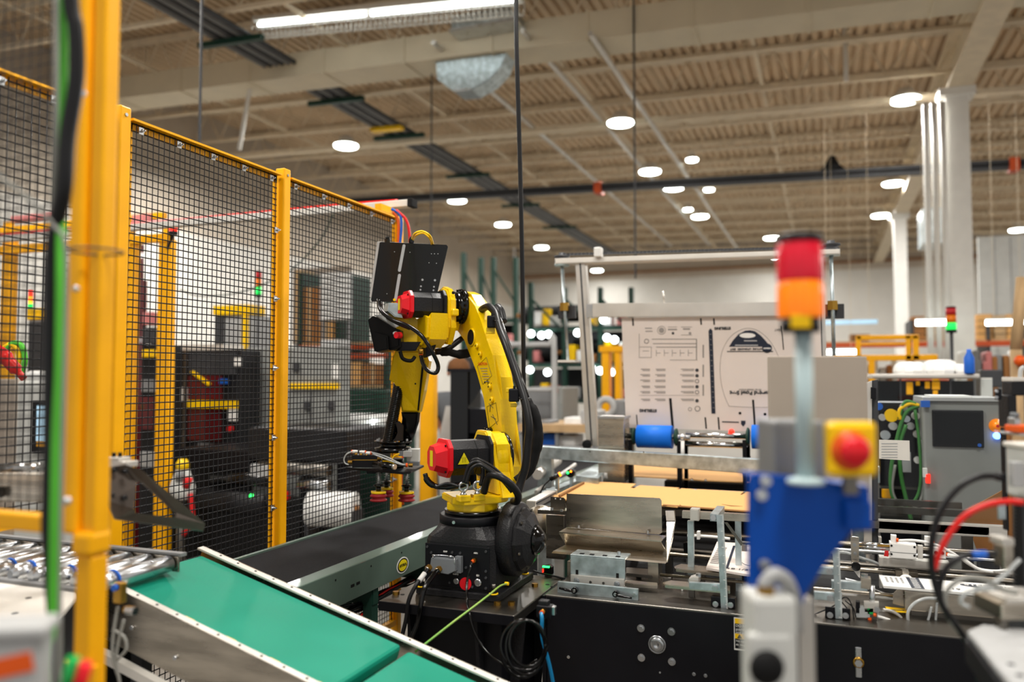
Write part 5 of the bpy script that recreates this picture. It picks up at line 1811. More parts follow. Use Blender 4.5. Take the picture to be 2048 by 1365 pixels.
yslab([(1770, 1103), (1777, 1103), (1777, 1114), (1768, 1113)], YY, .01, 'red_tab', 'red', t)
for x, y in ((1872, 1106), (1885, 1107)):
    p = YP(x, y, YY + .009)
    B().cyl(p, p - Y_ * .002, .006, n=12).build('port', 'black_matte', t)
for x in (1800, 1880):
    a0, a1, c0, c1 = yrect(x, 1140, x + 12, 1150, YY + .04)
    B().box(a0, a1, YY + .04, YY + .06, .71, c1).build('stand', 'stainless', t)
yslab([(1792, 1142), (1836, 1146), (1836, 1158), (1792, 1154)], YY, .04, 'roller_clevis', 'stainless', t, .002)
t = thing('pressure_wheel', 'white plastic wheel with black hub pressing on the carton', 'wheel', YP(1812, 1176, 3.18))
p = YP(1812, 1163, 3.2)
B().lathe([(.018, 0), (.024, .002), (.024, .014), (.018, .016)], p, -Y_, 28).build('tyre', 'white_plastic', t)
B().cyl(p - Y_ * .014, p - Y_ * .019, .011, n=20).build('hub', 'black_gloss', t)
B().box(p.x - .01, p.x + .01, 3.2, 3.24, p.z, YP(1812, 1144, 3.2).z).build('arm', 'stainless', t)
for i, (pts, m, r, d, lb) in enumerate([([(1798, 1082), (1830, 1082), (1870, 1090), (1910, 1110), (1950, 1136), (1990, 1143), (2030, 1138)], 'white_plastic', .005, 3.1, 'upper white air tube running right from the pneumatic unit'),
                                        ([(1896, 1110), (1925, 1118), (1955, 1138), (1985, 1145)], 'white_plastic', .005, 3.0, 'lower white air tube right of the pneumatic unit'),
                                        ([(1655, 1106), (1690, 1106), (1720, 1116), (1745, 1124), (1762, 1132)], 'clear_tube', .006, 3.35, 'pale bent rod left of the pneumatic unit'),
                                        ([(1690, 1160), (1715, 1166), (1745, 1180), (1785, 1195)], 'steel', .006, 3.1, 'slanting steel rod running down to the corner plate'),
                                        ([(1876, 1198), (1850, 1198), (1828, 1208), (1816, 1226), (1818, 1250), (1826, 1268)], 'clear_tube', .005, 2.85, 'arched translucent tube in front of the stainless box guide'),
                                        ([(1863, 1214), (1858, 1235), (1850, 1262)], 'clear_tube', .004, 2.85, 'short translucent tube inside the arched tube'),
                                        ([(1874, 1206), (1872, 1235), (1870, 1262)], 'clear_tube', .004, 2.85, 'straight translucent tube right of the arched tube'),
                                        ([(1766, 1220), (1785, 1224), (1800, 1234), (1812, 1252), (1820, 1266)], 'alu', .005, 2.88, 'ribbed metal conduit curving below the yellow label'),
                                        ([(1750, 1232), (1775, 1240), (1800, 1250), (1815, 1260)], 'white_plastic', .005, 2.86, 'pale tube leaving the sensor valve')]):
    tag(B().tube([W(x, y, d * (ray(x, y).dot(CF)) * .93) for x, y in pts], r, 8).build('machine_tube', m), lb, 'tube')
t = thing('sensor_valve', 'small sensor valve with orange ring and teal plug by the right scale bar', 'valve', YP(1735, 1248, 2.9))
for x0, y0, x1_, y1_, m, nm in ((1728, 1206, 1758, 1226, 'alu', 'block'), (1712, 1216, 1740, 1236, 'clear_tube', 'valve_body'), (1734, 1216, 1748, 1230, 'lens_green', 'teal_plug'), (1712, 1205, 1720, 1228, 'black_panel', 'holder'),
                                (1736, 1236, 1743, 1246, 'orange', 'orange_mark')):
    yslab([(x0, y0), (x1_, y0 + 1), (x1_, y1_ + 1), (x0, y1_)], 2.93, .03, nm, m, t, .002)
p = YP(1750, 1231, 2.92)
B().cyl(p - X_ * .005, p + X_ * .004, .006, n=12).build('release_ring', 'orange', t)
p = YP(1754, 1219, 2.925)
B().cyl(p, p - Y_ * .01, .009, n=6).build('bolt', 'steel', t)
B().box(p.x - .03, p.x + .0, 2.935, 2.95, .80, p.z).build('foot', 'steel_dark', t)
t = thing('black_leads', 'thin black leads looping along the machine edge around right ruler', 'wiring', YP(1660, 1238, 2.92))
for pts in ([(1622, 1232), (1640, 1225), (1668, 1212), (1690, 1195), (1703, 1210), (1708, 1240)], [(1618, 1222), (1640, 1236), (1670, 1242), (1692, 1236), (1696, 1222), (1684, 1205)], [(1690, 1202), (1706, 1216), (1712, 1236)]):
    B().tube([YP(x, y, 2.92) for x, y in pts], .0022, 6).build('lead', 'rubber', t)
t = thing('edge_cable', 'black cable with white tie lying behind the top edge left of the ruler', 'cable', YP(1300, 1178, 3.04))
B().tube([YP(1252, 1170, 3.1), YP(1290, 1174, 3.1), YP(1330, 1178, 3.1), YP(1380, 1184, 3.1), YP(1440, 1192, 3.1)], .004, 6).build('lead', 'rubber', t)
p = YP(1365, 1181, 3.09)
B().box(p.x - .003, p.x + .003, 3.08, 3.1, p.z - .02, p.z + .012).build('tie', 'white_plastic', t)
t = thing('photo_switch', 'small photo switch lit green beside the robot drum', 'sensor', YP(1085, 1148, 3.1))
yslab([(1085, 1134), (1097, 1131), (1103, 1136), (1103, 1150), (1087, 1150)], 3.1, .03, 'body', 'black_gloss', t, .002)
p = YP(1086, 1136, 3.09)
B().box(p.x - .003, p.x + .025, 3.09, 3.1, p.z, p.z + .006).build('green_light', 'lamp_green', t)
B().box(p.x - .004, p.x, 3.09, 3.1, p.z - .02, p.z - .006).build('red_light', 'lamp_red', t)
B().tube([YP(1066, 1142, 3.1), YP(1082, 1147, 3.1), YP(1105, 1152, 3.1), YP(1135, 1160, 3.1)], .004, 6).build('lead', 'rubber', t)
B().box(p.x, p.x + .03, 3.11, 3.13, .80, p.z - .0).build('stand', 'steel_dark', t)
# ------------------------------------------------ galvanised rail and gantry
YR = 4.45
a_, c_ = YP(1078, 893, YR), YP(1078, 917, YR)
xr = YP(1760, 950, YR).x
t = thing('galvanised_rail', 'wide galvanised rail crossing above the cardboard blanks', 'rail', (-.4, YR, 0))
B().hexa([(a_.x, YR, c_.z), (xr, YR, c_.z - .06), (xr, YR + .05, c_.z - .06), (a_.x, YR + .05, c_.z), (a_.x, YR, a_.z), (xr, YR, a_.z - .045), (xr, YR + .05, a_.z - .045), (a_.x, YR + .05, a_.z)], .003).build('rail', 'galv', t)
for x in (a_.x + .03, xr - .1):
    B().box(x - .03, x + .03, YR + .05, YR + .10, 0, a_.z - .06).build('leg', 'galv', t)
for px, py in ((1180, 904), (1287, 905), (1500, 914)):
    p = YP(px, py, YR - .001)
    B().cyl(p, p + Y_ * .002, .004, n=8).build('hole', 'black_matte', t)
YG = 4.75
t = thing('gantry', 'aluminium gantry with chain driven lift rods, holding the printed board', 'frame', YP(1182, 890, YG))
for (x0, x1_, y0), (x2, x3, y1) in ((((1150, 1170, 524)), (1172, 1195, 893)), ((1628, 1646, 512), (1640, 1660, 893))):
    B().slab([YP(x0, y0, YG + .02), YP(x1_, y0, YG + .02), YP(x3, y1, YG + .02), YP(x2, y1, YG + .02)], Y_ * .055, .004).build('upright', 'alu', t)
    m0, m1 = (x0 + x1_) / 2, (x2 + x3) / 2
    B().slab([YP(m0 - 1.5, y0, YG + .018), YP(m0 + 1.5, y0, YG + .018), YP(m1 + 1.5, y1, YG + .018), YP(m1 - 1.5, y1, YG + .018)], Y_ * .01).build('groove', 'dark_grey', t)
B().slab([YP(1110, 517, YG), YP(1680, 498, YG), YP(1680, 508, YG), YP(1110, 528, YG)], Y_ * .11, .004).build('top_bar', 'alu_white', t)
b = B()
for k in range(70):
    u = k / 69
    x, y = 1130 + 530 * u, 508 - 15 * u
    p = YP(x, y, YG + .04)
    b.box(p.x - .012, p.x + .008, YG + .03, YG + .045, p.z - .012, p.z + .003)
b.build('chain', 'dark_grey', t)['kind'] = 'stuff'
for (xt, yt, xb, yb_, yn) in ((1124, 528, 1136, 724, 613), (1662, 505, 1668, 712, 610)):
    a_, c_ = YP(xt, yt, YG + .04), YP(xb, yb_, YG + .04)
    B().cyl(a_, c_, .0105, n=12).build('lift_rod', 'galv', t)
    p = YP(xt, yt - 9, YG + .05)
    B().lathe([(.045, -.03), (.045, .0), (.03, .004), (.05, .012), (.05, .022), (.02, .026), (.02, .04)], p, Z_, 24).build('sprocket', 'dark_grey', t)
    B().lathe([(.046, 0), (.046, .018)], p - Z_ * .045, Z_, 20).build('sprocket_base', 'pale_blue', t)
    p = a_.lerp(c_, (yn - yt) / (yb_ - yt))
    B().cyl(p - Z_ * .03, p + Z_ * .02, .03, n=6).build('brass_nut', 'brass', t)
    B().box(p.x - .05, p.x + .06, YG + .06, YG + .10, p.z - .075, p.z + .005, .003).build('nut_carrier', 'dark_grey', t)
p = YP(1136, 722, YG + .04)
B().box(p.x - .055, p.x + .055, YG, YG + .09, p.z - .01, p.z + .004).build('rod_foot', 'alu_white', t)
B().slab([YP(1178, 607, YG - .03), YP(1600, 604, YG - .03), YP(1600, 632, YG - .03), YP(1178, 635, YG - .03)], Y_ * .03, .003).build('holder_bar', 'alu', t)
yslab([(1172, 609), (1184, 609), (1184, 636), (1172, 636)], YG - .04, .05, 'bar_end', 'steel', t, .003)
p = YP(1197, 512, YG)
B().cbox(p + Z_ * .02, (.045, .06, .06), None, .006).build('chain_guide', 'white_plastic', t)
a_, c_ = YP(1326, 582, YG - .01), YP(1329, 606, YG - .01)
B().cyl(a_, c_, .006, n=10).build('pin', 'alu', t)
p = YP(1176, 889, YG - .02)
B().cyl(p, p - Y_ * .03, .028, n=18).build('knob', 'black_gloss', t)
# printed board
YB = YG + .0
t = thing('printed_board', 'large white printed carton blank held upright by the gantry, lettering upside down', 'board', YP(1420, 858, YB))
q = [YP(1243, 636, YB), YP(1640, 632, YB), YP(1650, 868, YB), YP(1252, 856, YB)]
bd = B().slab(q, Y_ * .006).build('board', 'print_white', t)


def bp(u, v):
    """board coordinates: pixel in the photograph -> point just in front of the board"""
    return YP(u, v, YB - .0008)


for x, y0, y1, w_, lean in ((1264, 637, 652, 3, 1), (1400, 637, 650, 3, 1), (1426, 637, 650, 3, 1), (1338, 797, 856, 5, 5), (1272, 830, 855, 2, 2), (1409, 835, 858, 3, 2), (1435, 835, 860, 3, 2), (1504, 800, 868, 4, 5), (1562, 652, 700, 2, 4)):
    B().slab([bp(x, y0), bp(x + w_, y0), bp(x + w_ + lean, y1), bp(x + lean, y1)], -Y_ * .0008).build('slot', 'black_matte', bd)
b = B()


def dash(x0, y0, x1_, y1_):
    b.slab([bp(x0, y0), bp(x1_, y0), bp(x1_, y1_), bp(x0, y1_)], -Y_ * .0005)


random.seed(11)
for i, y in enumerate((738, 749, 760, 772, 783, 798)):
    for x0, x1_ in ((1280, 1300), (1308, 1331), (1360, 1388)):
        dash(x0 + random.random() * 4, y, x1_, y + 1.6)
        dash(x0 + 3 + random.random() * 4, y + 2.6, x1_, y + 4.2)
dash(1278, 791, 1400, 791.6)
for y, x0 in ((678, 1304), (687, 1306), (694, 1312)):
    dash(x0, y, 1393, y + 1.6)
for x, y, x1_, y1_ in ((1278, 668, 1279, 716), (1278, 715, 1303, 716), (1302, 694, 1303, 716), (1278, 694, 1303, 695), (1392, 678, 1394, 720), (1340, 720, 1395, 721), (1290, 656, 1304, 658), (1291, 662, 1305, 664), (1336, 658, 1354, 661), (1336, 654, 1354, 655),
                       (1362, 654, 1384, 655), (1362, 670, 1384, 671), (1366, 657, 1380, 660), (1285, 702, 1298, 703)):
    dash(x, y, x1_, y1_)
for k in range(5):
    x = 1312 + k * 16
    dash(x, 700, x + 1, 713)
    dash(x, 706, x + 9, 707)
for k in range(3):
    dash(1405, 690 + 40 * k, 1408, 716 + 38 * k)
m = b.build('fine_print', 'ink_light', bd)
m['kind'] = 'stuff'


def disc(x, y, rpx, m, nm, ring=False, sx=1):
    s_ = rpx * YB / (F * .93)
    c = bp(x, y)
    if ring:
        B().torus(c, Y_, s_, .0016, 24, 4).build(nm, m, bd)
    else:
        B().slab([c + V((math.cos(a) * s_ * sx, 0, math.sin(a) * s_)) for a in [2 * math.pi * i / 24 for i in range(24)]], -Y_ * .0008).build(nm, m, bd)


for k, y in enumerate((741, 752, 763, 774, 785, 802)):
    disc(1394, y, 3.2, 'ink', 'bullet', ring=k in (2, 4))
disc(1323, 661, 7.5, 'ink_light', 'seal', True)
disc(1323, 661, 5, 'ink_light', 'seal_core')
disc(1346, 667, 2.5, 'ink', 'mark')
disc(1380, 667, 2.5, 'ink_light', 'mark')
disc(1293, 683, 4, 'ink', 'sketch_ring', True)
disc(1395, 818, 4.5, 'ink', 'recycle_mark', True)
disc(1380, 819, 3, 'ink_light', 'mark', True)
disc(1256, 841, 2.5, 'black_matte', 'hole')
disc(1480, 827, 2.5, 'black_matte', 'hole')
disc(1530, 829, 2.5, 'black_matte', 'hole')
B().slab([bp(1417, 662), bp(1421, 657), bp(1425, 662), bp(1431, 828), bp(1423, 828)], -Y_ * .0008).build('navy_strip', 'navy', bd)
b = B()
for k in range(15):
    y = 668 + k * 10.5
    x = 1418.5 + k * .45
    b.slab([bp(x + 1, y), bp(x + 4, y + 1), bp(x + 4, y + 2), bp(x + 1, y + 1)], -Y_ * .0012)
b.build('strip_marks', 'ink_light', bd)['kind'] = 'stuff'
# seat outline and navy dome
outl = [(1458, 813), (1450, 795), (1443, 770), (1440, 740), (1442, 712), (1450, 690), (1464, 671), (1482, 660), (1498, 657), (1516, 662), (1534, 676), (1548, 695), (1558, 718), (1562, 745), (1560, 780), (1550, 813)]
B().tube([bp(x, y) for x, y in outl], .0012, 4, 4).build('seat_outline', 'ink_light', bd)
B().tube([bp(x, y) for x, y in ((1458, 813), (1500, 815), (1550, 815))], .0012, 4, 2).build('seat_outline', 'ink_light', bd)
dome = [(1458, 694), (1466, 681), (1477, 669), (1490, 662), (1500, 661), (1510, 663), (1522, 672), (1532, 683), (1540, 694)]
B().slab([bp(x, y) for x, y in dome], -Y_ * .0008).build('navy_dome', 'navy', bd)
B().slab([V((p.x, YB - .0022, p.z)) for p in [bp(1480 + 15 + 16 * math.cos(a), 671.5 + 5 * math.sin(a)) for a in [2 * math.pi * i / 20 for i in range(20)]]], -Y_ * .0006).build('dome_picture', 'white_plastic', bd)
for y, x0, x1_ in ((681, 1488, 1514), (690, 1470, 1516)):
    B().slab([bp(x0, y), bp(x1_, y), bp(x1_, y + 2.2), bp(x0, y + 2.2)], -Y_ * .0014).build('dome_lettering', 'grey_light', bd)
B().slab([bp(1454, 702.5), bp(1546, 702.5), bp(1546, 704.5), bp(1454, 704.5)], -Y_ * .0008).build('under_line', 'ink', bd)
disc(1534, 697, 8.5, 'navy', 'round_badge')
s1 = YB / (F * .93)


def btext(s, x, y, hpx, m='ink', bold=.0006):
    # lettering printed upside down on the face that looks at the hall front
    return text('board_lettering', s, hpx * s1 * 1.35, bp(x, y), -X_, -Z_, m, t, lift=.0014, bold=bold)


btext('CAPTURE  UPGRADED  SEAT', 1494, 698.5, 3.4, 'ink')
btext('Elongated Bowl Seat', 1506, 786, 7.2, 'ink', .0016)
btext('for an elongated bowl', 1500, 780, 3.2, 'ink_light')
btext('STERLING', 1296, 821.5, 5.4, 'ink', .0016)
btext('STERLING', 1445, 657, 4.8, 'ink', .0014)
btext('SEAT', 1556, 660, 4, 'ink_light')
btext('STERLING', 1534, 697, 2.2, 'white_plastic')
B().slab([bp(1444, 843), bp(1478, 844), bp(1478, 846.5), bp(1444, 845.5)], -Y_ * .0008).build('foot_print', 'ink', bd)
B().slab([bp(1482, 842), bp(1491, 842), bp(1491, 848), bp(1486.5, 854), bp(1482, 849)], -Y_ * .0008).build('shield_mark', 'navy', bd)
# rollers under the board
t = thing('blue_roller', 'bright blue ribbed roller on a shaft under the printed board', 'roller', YP(1310, 895, 4.66))
p = YP(1310, 874, 4.66)
hw = YP(1345, 874, 4.66).x - p.x
B().cyl(p - X_ * hw, p + X_ * hw, .066, n=36).build('drum', 'blue_roller', t)
B().cyl(p - X_ * (hw + .06), p + X_ * (hw + .1), .016, n=14).build('shaft', 'steel', t)
for s_ in (-1, 1):
    B().lathe([(.04, 0), (.05, .006), (.05, .014), (.03, .02)], p + X_ * s_ * (hw + .012), X_ * s_, 24).build('flange', 'green_dark', t)
    B().box(p.x + s_ * (hw + .04) - .012, p.x + s_ * (hw + .04) + .012, 4.64, 4.68, .95, p.z - .02).build('bearing_stand', 'black_panel', t)
t = thing('blue_roller', 'second blue roller, only its left end showing beside the grey box', 'roller', YP(1540, 895, 4.66))
p = YP(1540, 875, 4.66)
hw = p.x - YP(1504, 875, 4.66).x
B().cyl(p - X_ * hw, p + X_ * hw, .066, n=36).build('drum', 'blue_roller', t)
B().lathe([(.04, 0), (.05, .006), (.05, .014), (.03, .02)], p - X_ * (hw + .012), -X_, 24).build('flange', 'green_dark', t)
B().box(p.x - (hw + .05), p.x - (hw + .03), 4.64, 4.68, .95, p.z - .02).build('bearing_stand', 'black_panel', t)
for y, lb in ((870, 'upper'), (888, 'lower')):
    a_, c_ = YP(1372, y, 4.7), YP(1496, y + 3, 4.7)
    t = thing('drive_shaft', lb + ' bright steel shaft between the two blue rollers', 'shaft', a_)
    B().cyl(a_, V((c_.x, c_.y, a_.z)), .017, n=14).build('shaft', 'chrome', t)
    for p in (a_, c_):
        B().box(p.x - .01, p.x + .01, 4.69, 4.71, .95, a_.z).build('stand', 'black_panel', t)
t = thing('adjusting_knob', 'round steel knob on white stem right of the blue roller', 'knob', YP(1365, 900, 4.55))
p = YP(1365, 875, 4.55)
B().sphere(p, .02).build('ball', 'steel', t)
B().cyl(V((p.x, p.y, 1.1)), p, .01, n=10).build('stem', 'white_plastic', t)
tag(B().sphere(YP(1463, 864, 4.7), .016).build('red_indicator', 'lamp_red'), 'small red indicator light under the printed board', 'light')
t = thing('roller_cover', 'plain stainless box cover left of the blue roller', 'cover', YP(1221, 895, 4.55))
ybox(B(), 1196, 838, 1248, 896, 4.55, .14, 1.0, .004).build('cover', 'stainless', t)
p = YP(1196, 836, 4.54)
a0, a1, c0, c1 = yrect(1195, 834, 1249, 839, 4.54)
B().box(a0, a1, 4.54, 4.7, c1 - .012, c1 + .002).build('cover_lip', 'steel', t)
B().box(a0 + .02, a1 - .02, 4.6, 4.66, 0, 1.0).build('stand', 'dark_grey', t)
# galvanised framework left of the rail
t = thing('side_frame', 'galvanised tube and rail framework right of the black hoses', 'frame', YP(1120, 960, 4.7))
for (x0, y0, x1_, y1_, r) in ((1075, 950, 1115, 922, .03), (1072, 985, 1150, 930, .012)):
    B().cyl(W(x0, y0, 4.6), W(x1_, y1_, 5.3), r, n=12).build('tube', 'alu', t)
a0, a1, c0, c1 = yrect(1076, 915, 1082, 990, 4.6)
B().box(a0, a1 + .01, 4.6, 4.64, 0, c1).build('post', 'galv', t)
p = W(1095, 955, 4.8)
B().box(p.x - .03, p.x + .0, p.y, p.y + .04, 0, p.z).build('post', 'dark_grey', t)
# ------------------------------------------------------------------ acrylic door and frame at the right of the machine
YD = 3.75
t = thing('acrylic_door', 'clear acrylic guard door with steel edge and wide aluminium bottom bar', 'door', YP(1880, 1075, YD))
yslab([(1757, 758), (2008, 760), (2008, 1048), (1757, 1042)], YD, .006, 'pane', 'acrylic', t)
yslab([(1757, 1040), (2015, 1053), (2015, 1077), (1757, 1066)], YD - .03, .03, 'bottom_bar', 'alu', t, .003)
yslab([(1728, 768), (1744, 762), (1744, 1110), (1728, 1110)], YD - .01, .05, 'hinge_upright', 'alu', t, .003)
yslab([(1744, 762), (1756, 760), (1756, 1110), (1744, 1110)], YD + .0, .03, 'hinge_post', 'dark_grey', t, .002)
yslab([(1742, 775), (1752, 777), (1752, 800), (1742, 798)], YD - .03, .03, 'hinge', 'black_panel', t, .002)
lb_ = yslab([(1758, 880), (1819, 882), (1820, 922), (1758, 918)], YD - .004, .003, 'notice', 'alu_white', t)
b = B()
for k in range(6):
    y = 887 + k * 5.5
    b.slab([YP(1763, y, YD - .005), YP(1795, y, YD - .005), YP(1795, y + 1.6, YD - .005), YP(1763, y + 1.6, YD - .005)], -Y_ * .0005)
b.build('notice_lines', 'grey_light', lb_)['kind'] = 'stuff'
for px in (1760, 2004):
    a0, a1, c0, c1 = yrect(px - 3, 1075, px + 3, 1100, YD)
    B().box(a0, a1, YD - .01, YD + .03, .7, c1).build('foot', 'alu', t)
# blurred black frame at the right edge
t = thing('tubular_stand', 'black tubular frame with pale top edge at the right of picture', 'frame', W(2030, 1000, 2.2))
dF = 2.2


def wbox(x0, y0, x1, y1, d, dp, nm, m, par, bev=.002, zf=None):
    p, q = W(x0, y0, d), W(x1, y1, d)
    ax = V((ct, st, 0)); ay = V((-st, ct, 0))
    z0 = q.z if zf is None else zf
    z1 = p.z
    sh = max(0, (x0 - 1024) / F * dp)
    w_ = (q - p).dot(ax)
    sh = min(sh, w_ * .45)
    p = p + ax * sh
    w_ -= sh
    c = p + ax * w_ / 2
    c.z = (z0 + z1) / 2
    return B().cbox(c + ay * dp / 2, (abs(w_), dp, abs(z1 - z0)), (ax, ay, Z_), bev).build(nm, m, par)


wbox(2003, 762, 2110, 792, dF, .05, 'top_tube', 'black_cast', t, .004)
wbox(2003, 755, 2110, 763, dF, .05, 'top_edge', 'alu_white', t, .001)
wbox(2003, 790, 2034, 856, dF, .05, 'upright', 'black_cast', t, .004)
wbox(2006, 856, 2012, 1060, dF + .02, .02, 'thin_upright', 'black_panel', t, .001)
wbox(1988, 778, 2004, 800, dF + .01, .01, 'hinge', 'black_panel', t, .002)
for y in (783, 795):
    p = W(1992, y, dF + .008)
    B().cyl(p, p - CF * .004, .004, n=10).build('hinge_screw', 'steel', t)
wbox(2040, 1060, 2080, 1200, dF + .05, .05, 'leg', 'black_cast', t, .004, 0)
B().tube([W(2048, 735, 2.25), W(2042, 740, 2.25), W(2040, 756, 2.25)], .006, 8).build('hook', 'grey_light', t)
wbox(1998, 867, 2110, 872, 1.9, .08, 'shelf_plate', 'steel', t, .001)
wbox(2008, 852, 2110, 867, 1.88, .06, 'orange_clamp', 'orange', t, .003)
wbox(2020, 836, 2042, 852, 1.9, .03, 'collar', 'steel', t, .003)
wbox(2024, 826, 2040, 836, 1.9, .025, 'nut', 'grey_conn', t, .003)
# actuator head with its cables
t = thing('actuator_head', 'blurred grey-white actuator housing with cables at right edge', 'machine', W(2040, 1180, 1.7))
wbox(2012, 892, 2110, 1000, 1.7, .08, 'housing', 'box_white', t, .006)
wbox(2012, 890, 2110, 900, 1.69, .09, 'housing_lid', 'alu_white', t, .003)
wbox(2016, 925, 2050, 975, 1.695, .02, 'panel', 'grey_light', t, .002)
wbox(1996, 947, 2014, 965, 1.71, .03, 'cable_boss', 'black_panel', t, .003)
wbox(2034, 1000, 2058, 1210, 1.72, .035, 'rack_column', 'dark_grey', t, .002)
b = B()
for k in range(26):
    p = W(2034, 1005 + k * 7.6, 1.715)
    b.box(p.x - .004, p.x + .002, p.y - .003, p.y + .025, p.z - .002, p.z + .002)
b.build('rack_teeth', 'black_matte', t)['kind'] = 'stuff'
wbox(1992, 1092, 2028, 1140, 1.68, .04, 'motor', 'stainless', t, .004)
wbox(1986, 1078, 2030, 1094, 1.68, .05, 'motor_flange', 'alu', t, .003)
wbox(1990, 1180, 2012, 1212, 1.66, .03, 'post', 'stainless', t, .003)
wbox(1945, 1208, 2110, 1242, 1.6, .1, 'carriage_plate', 'stainless', t, .004)
wbox(1955, 1200, 2110, 1209, 1.6, .1, 'carriage_top', 'alu', t, .002)
wbox(1992, 1242, 2016, 1275, 1.6, .03, 'carriage_foot', 'steel_dark', t, .003)
wbox(2016, 1240, 2090, 1365, 1.75, .05, 'column', 'dark_grey', t, .003, 0)
wbox(1993, 1008, 2012, 1040, 2.0, .01, 'bracket_plate', 'galv', t, .002)
t = thing('linear_table', 'blurred grey machine table with dark front edge in the lower right corner', 'table', W(2000, 1360, 1.35))
pts = [W(1925, 1262, 1.5), W(1960, 1250, 1.52), W(2140, 1262, 1.5), W(2180, 1420, 1.2), W(2060, 1420, 1.2)]
zt2 = min(p.z for p in pts)
B().slab([ZP(x, y, 1.10) for x, y in ((1935, 1262), (1965, 1250), (2140, 1268), (2140, 1440), (2078, 1440))], -Z_ * .012, .002).build('table_top', 'grey_light', t)
B().slab([ZP(x, y, 1.10) + Z_ * -.012 for x, y in ((1929, 1262), (1940, 1262), (2084, 1440), (2066, 1440))], -Z_ * .05, .003).build('front_edge', 'black_cast', t)
for x, y in ((2022, 1330), (2040, 1352)):
    p = ZP(x, y, 1.10)
    B().cyl(p, p + Z_ * .001, .006, n=14).build('hole', 'black_matte', t)
p = ZP(2040, 1310, 1.1)
B().box(p.x - .03, p.x + .03, p.y - .03, p.y + .03, 0, 1.085).build('leg', 'dark_grey', t)
for i, (pts, m, r, lb) in enumerate([
    ([(2000, 956), (1982, 952), (1955, 955), (1925, 970), (1895, 1000), (1874, 1040), (1863, 1090), (1864, 1140), (1876, 1190), (1893, 1225), (1925, 1270), (1945, 1300)], 'rubber', .0068, 'thick black cable arching left from the actuator head'),
    ([(2046, 1006), (2020, 1004), (1985, 1008), (1950, 1020), (1920, 1042), (1895, 1075), (1880, 1105), (1868, 1140)], 'hose_red', .0062, 'bright red hose arching down from the actuator head'),
    ([(1992, 1108), (1965, 1110), (1930, 1113), (1905, 1125), (1888, 1145), (1880, 1175), (1884, 1210), (1905, 1245), (1935, 1285)], 'rubber', .006, 'black cable with blue sleeve curving under the motor'),
    ([(2034, 1186), (2005, 1180), (1975, 1162), (1940, 1156), (1912, 1165), (1893, 1185), (1890, 1210), (1900, 1240), (1930, 1280)], 'grey_cable', .005, 'grey cable curving low beside the actuator column'),
    ([(2040, 1120), (2010, 1150), (1980, 1170), (1950, 1178)], 'clear_tube', .004, 'clear tube looping in front of the actuator column'),
    ([(1938, 1215), (1922, 1205), (1930, 1188), (1960, 1180), (2000, 1178)], 'clear_tube', .004, 'clear tube looping beside the carriage plate'),
    ([(1945, 1300), (1958, 1330), (1962, 1400)], 'rubber', .009, 'bundle of black cable dropping at the lower right')]):
    o = tag(B().tube([W(x, y, 1.62) for x, y in pts], r, 10).build('machine_cable', m), lb, 'cable')
    if 'blue sleeve' in lb:
        B().cyl(W(1972, 1109.5, 1.62), W(1943, 1112, 1.62), .0082, n=14).build('blue_sleeve', 'blue', o)
# ------------------------------------------------------------------ operator post in the foreground
dS = 1.25
axr, ayr = V((ct, st, 0)), V((-st, ct, 0))
t = thing('signal_tower', 'large blurred red over orange signal light on a pale pole, in foreground', 'signal light', W(1605, 965, dS))
c = W(1601, 660, dS)
zz4 = lambda y: W(1601, y, dS).z
k_ = dS / F
B().cyl(V((c.x, c.y, zz4(665))), V((c.x, c.y, zz4(637))), 38 * k_, n=28).build('base_module', 'black_panel', t)
B().lathe([(40 * k_, 0), (42 * k_, .004), (42 * k_, zz4(563) - zz4(637) - .003), (40 * k_, zz4(563) - zz4(637))], V((c.x, c.y, zz4(637))), Z_, 32).build('orange_lens', 'lens_orange', t)
B().lathe([(41 * k_, 0), (43.5 * k_, .004), (43.5 * k_, zz4(485) - zz4(563) - .003), (41 * k_, zz4(485) - zz4(563))], V((c.x, c.y, zz4(563))), Z_, 32).build('red_lens', 'lens_red', t)
B().lathe([(45 * k_, 0), (46 * k_, .003), (45 * k_, .010), (38 * k_, .013)], V((c.x, c.y, zz4(485))), Z_, 32).build('cap', 'black_panel', t)
b = B()
for yy0, yy1 in ((488, 560), (566, 634)):
    for k in range(14):
        a = 2 * math.pi * k / 14
        o = V((math.cos(a), math.sin(a), 0)) * 43.2 * k_
        b.cyl(V((c.x, c.y, zz4(yy1))) + o, V((c.x, c.y, zz4(yy0))) + o, .0009, n=4)
    b.build('lens_ribs', 'lens_red' if yy0 == 488 else 'lens_orange', t)['kind'] = 'stuff'
    b = B()
b.bm.free()
p = W(1603, 643, dS - 41 * k_)
B().cbox(p + ayr * .003, (.03, .004, .02), (axr, ayr, Z_), .001).build('sticker', 'yellow', t)
B().cyl(V((c.x, c.y, zz4(955))) + axr * .004, V((c.x, c.y, zz4(665))) + axr * .004, 17 * k_, n=20).build('pole', 'pale_blue', t)
B().lathe([(36 * k_, 0), (36 * k_, .006), (19 * k_, .01)], V((c.x, c.y, zz4(966))) + axr * .004, Z_, 24).build('pole_foot', 'pale_blue', t)
t = thing('stop_button', 'blurred yellow box with red emergency stop button beside signal pole', 'button', W(1700, 955, 1.22))
wbox(1644, 845, 1756, 955, 1.22, .035, 'box', 'yellow', t, .008)
wbox(1650, 851, 1750, 949, 1.217, .01, 'cover', 'yellow', t, .004)
MATS['yellow'].node_tree.nodes['Principled BSDF'].inputs['Roughness'].default_value = .4
p = W(1700, 902, 1.217)
B().lathe([(.012, 0), (.012, .012), (.022, .016), (.0225, .022), (.018, .028), (.002, .031)], p, -ayr, 28).build('mushroom_head', 'red_cap', t)
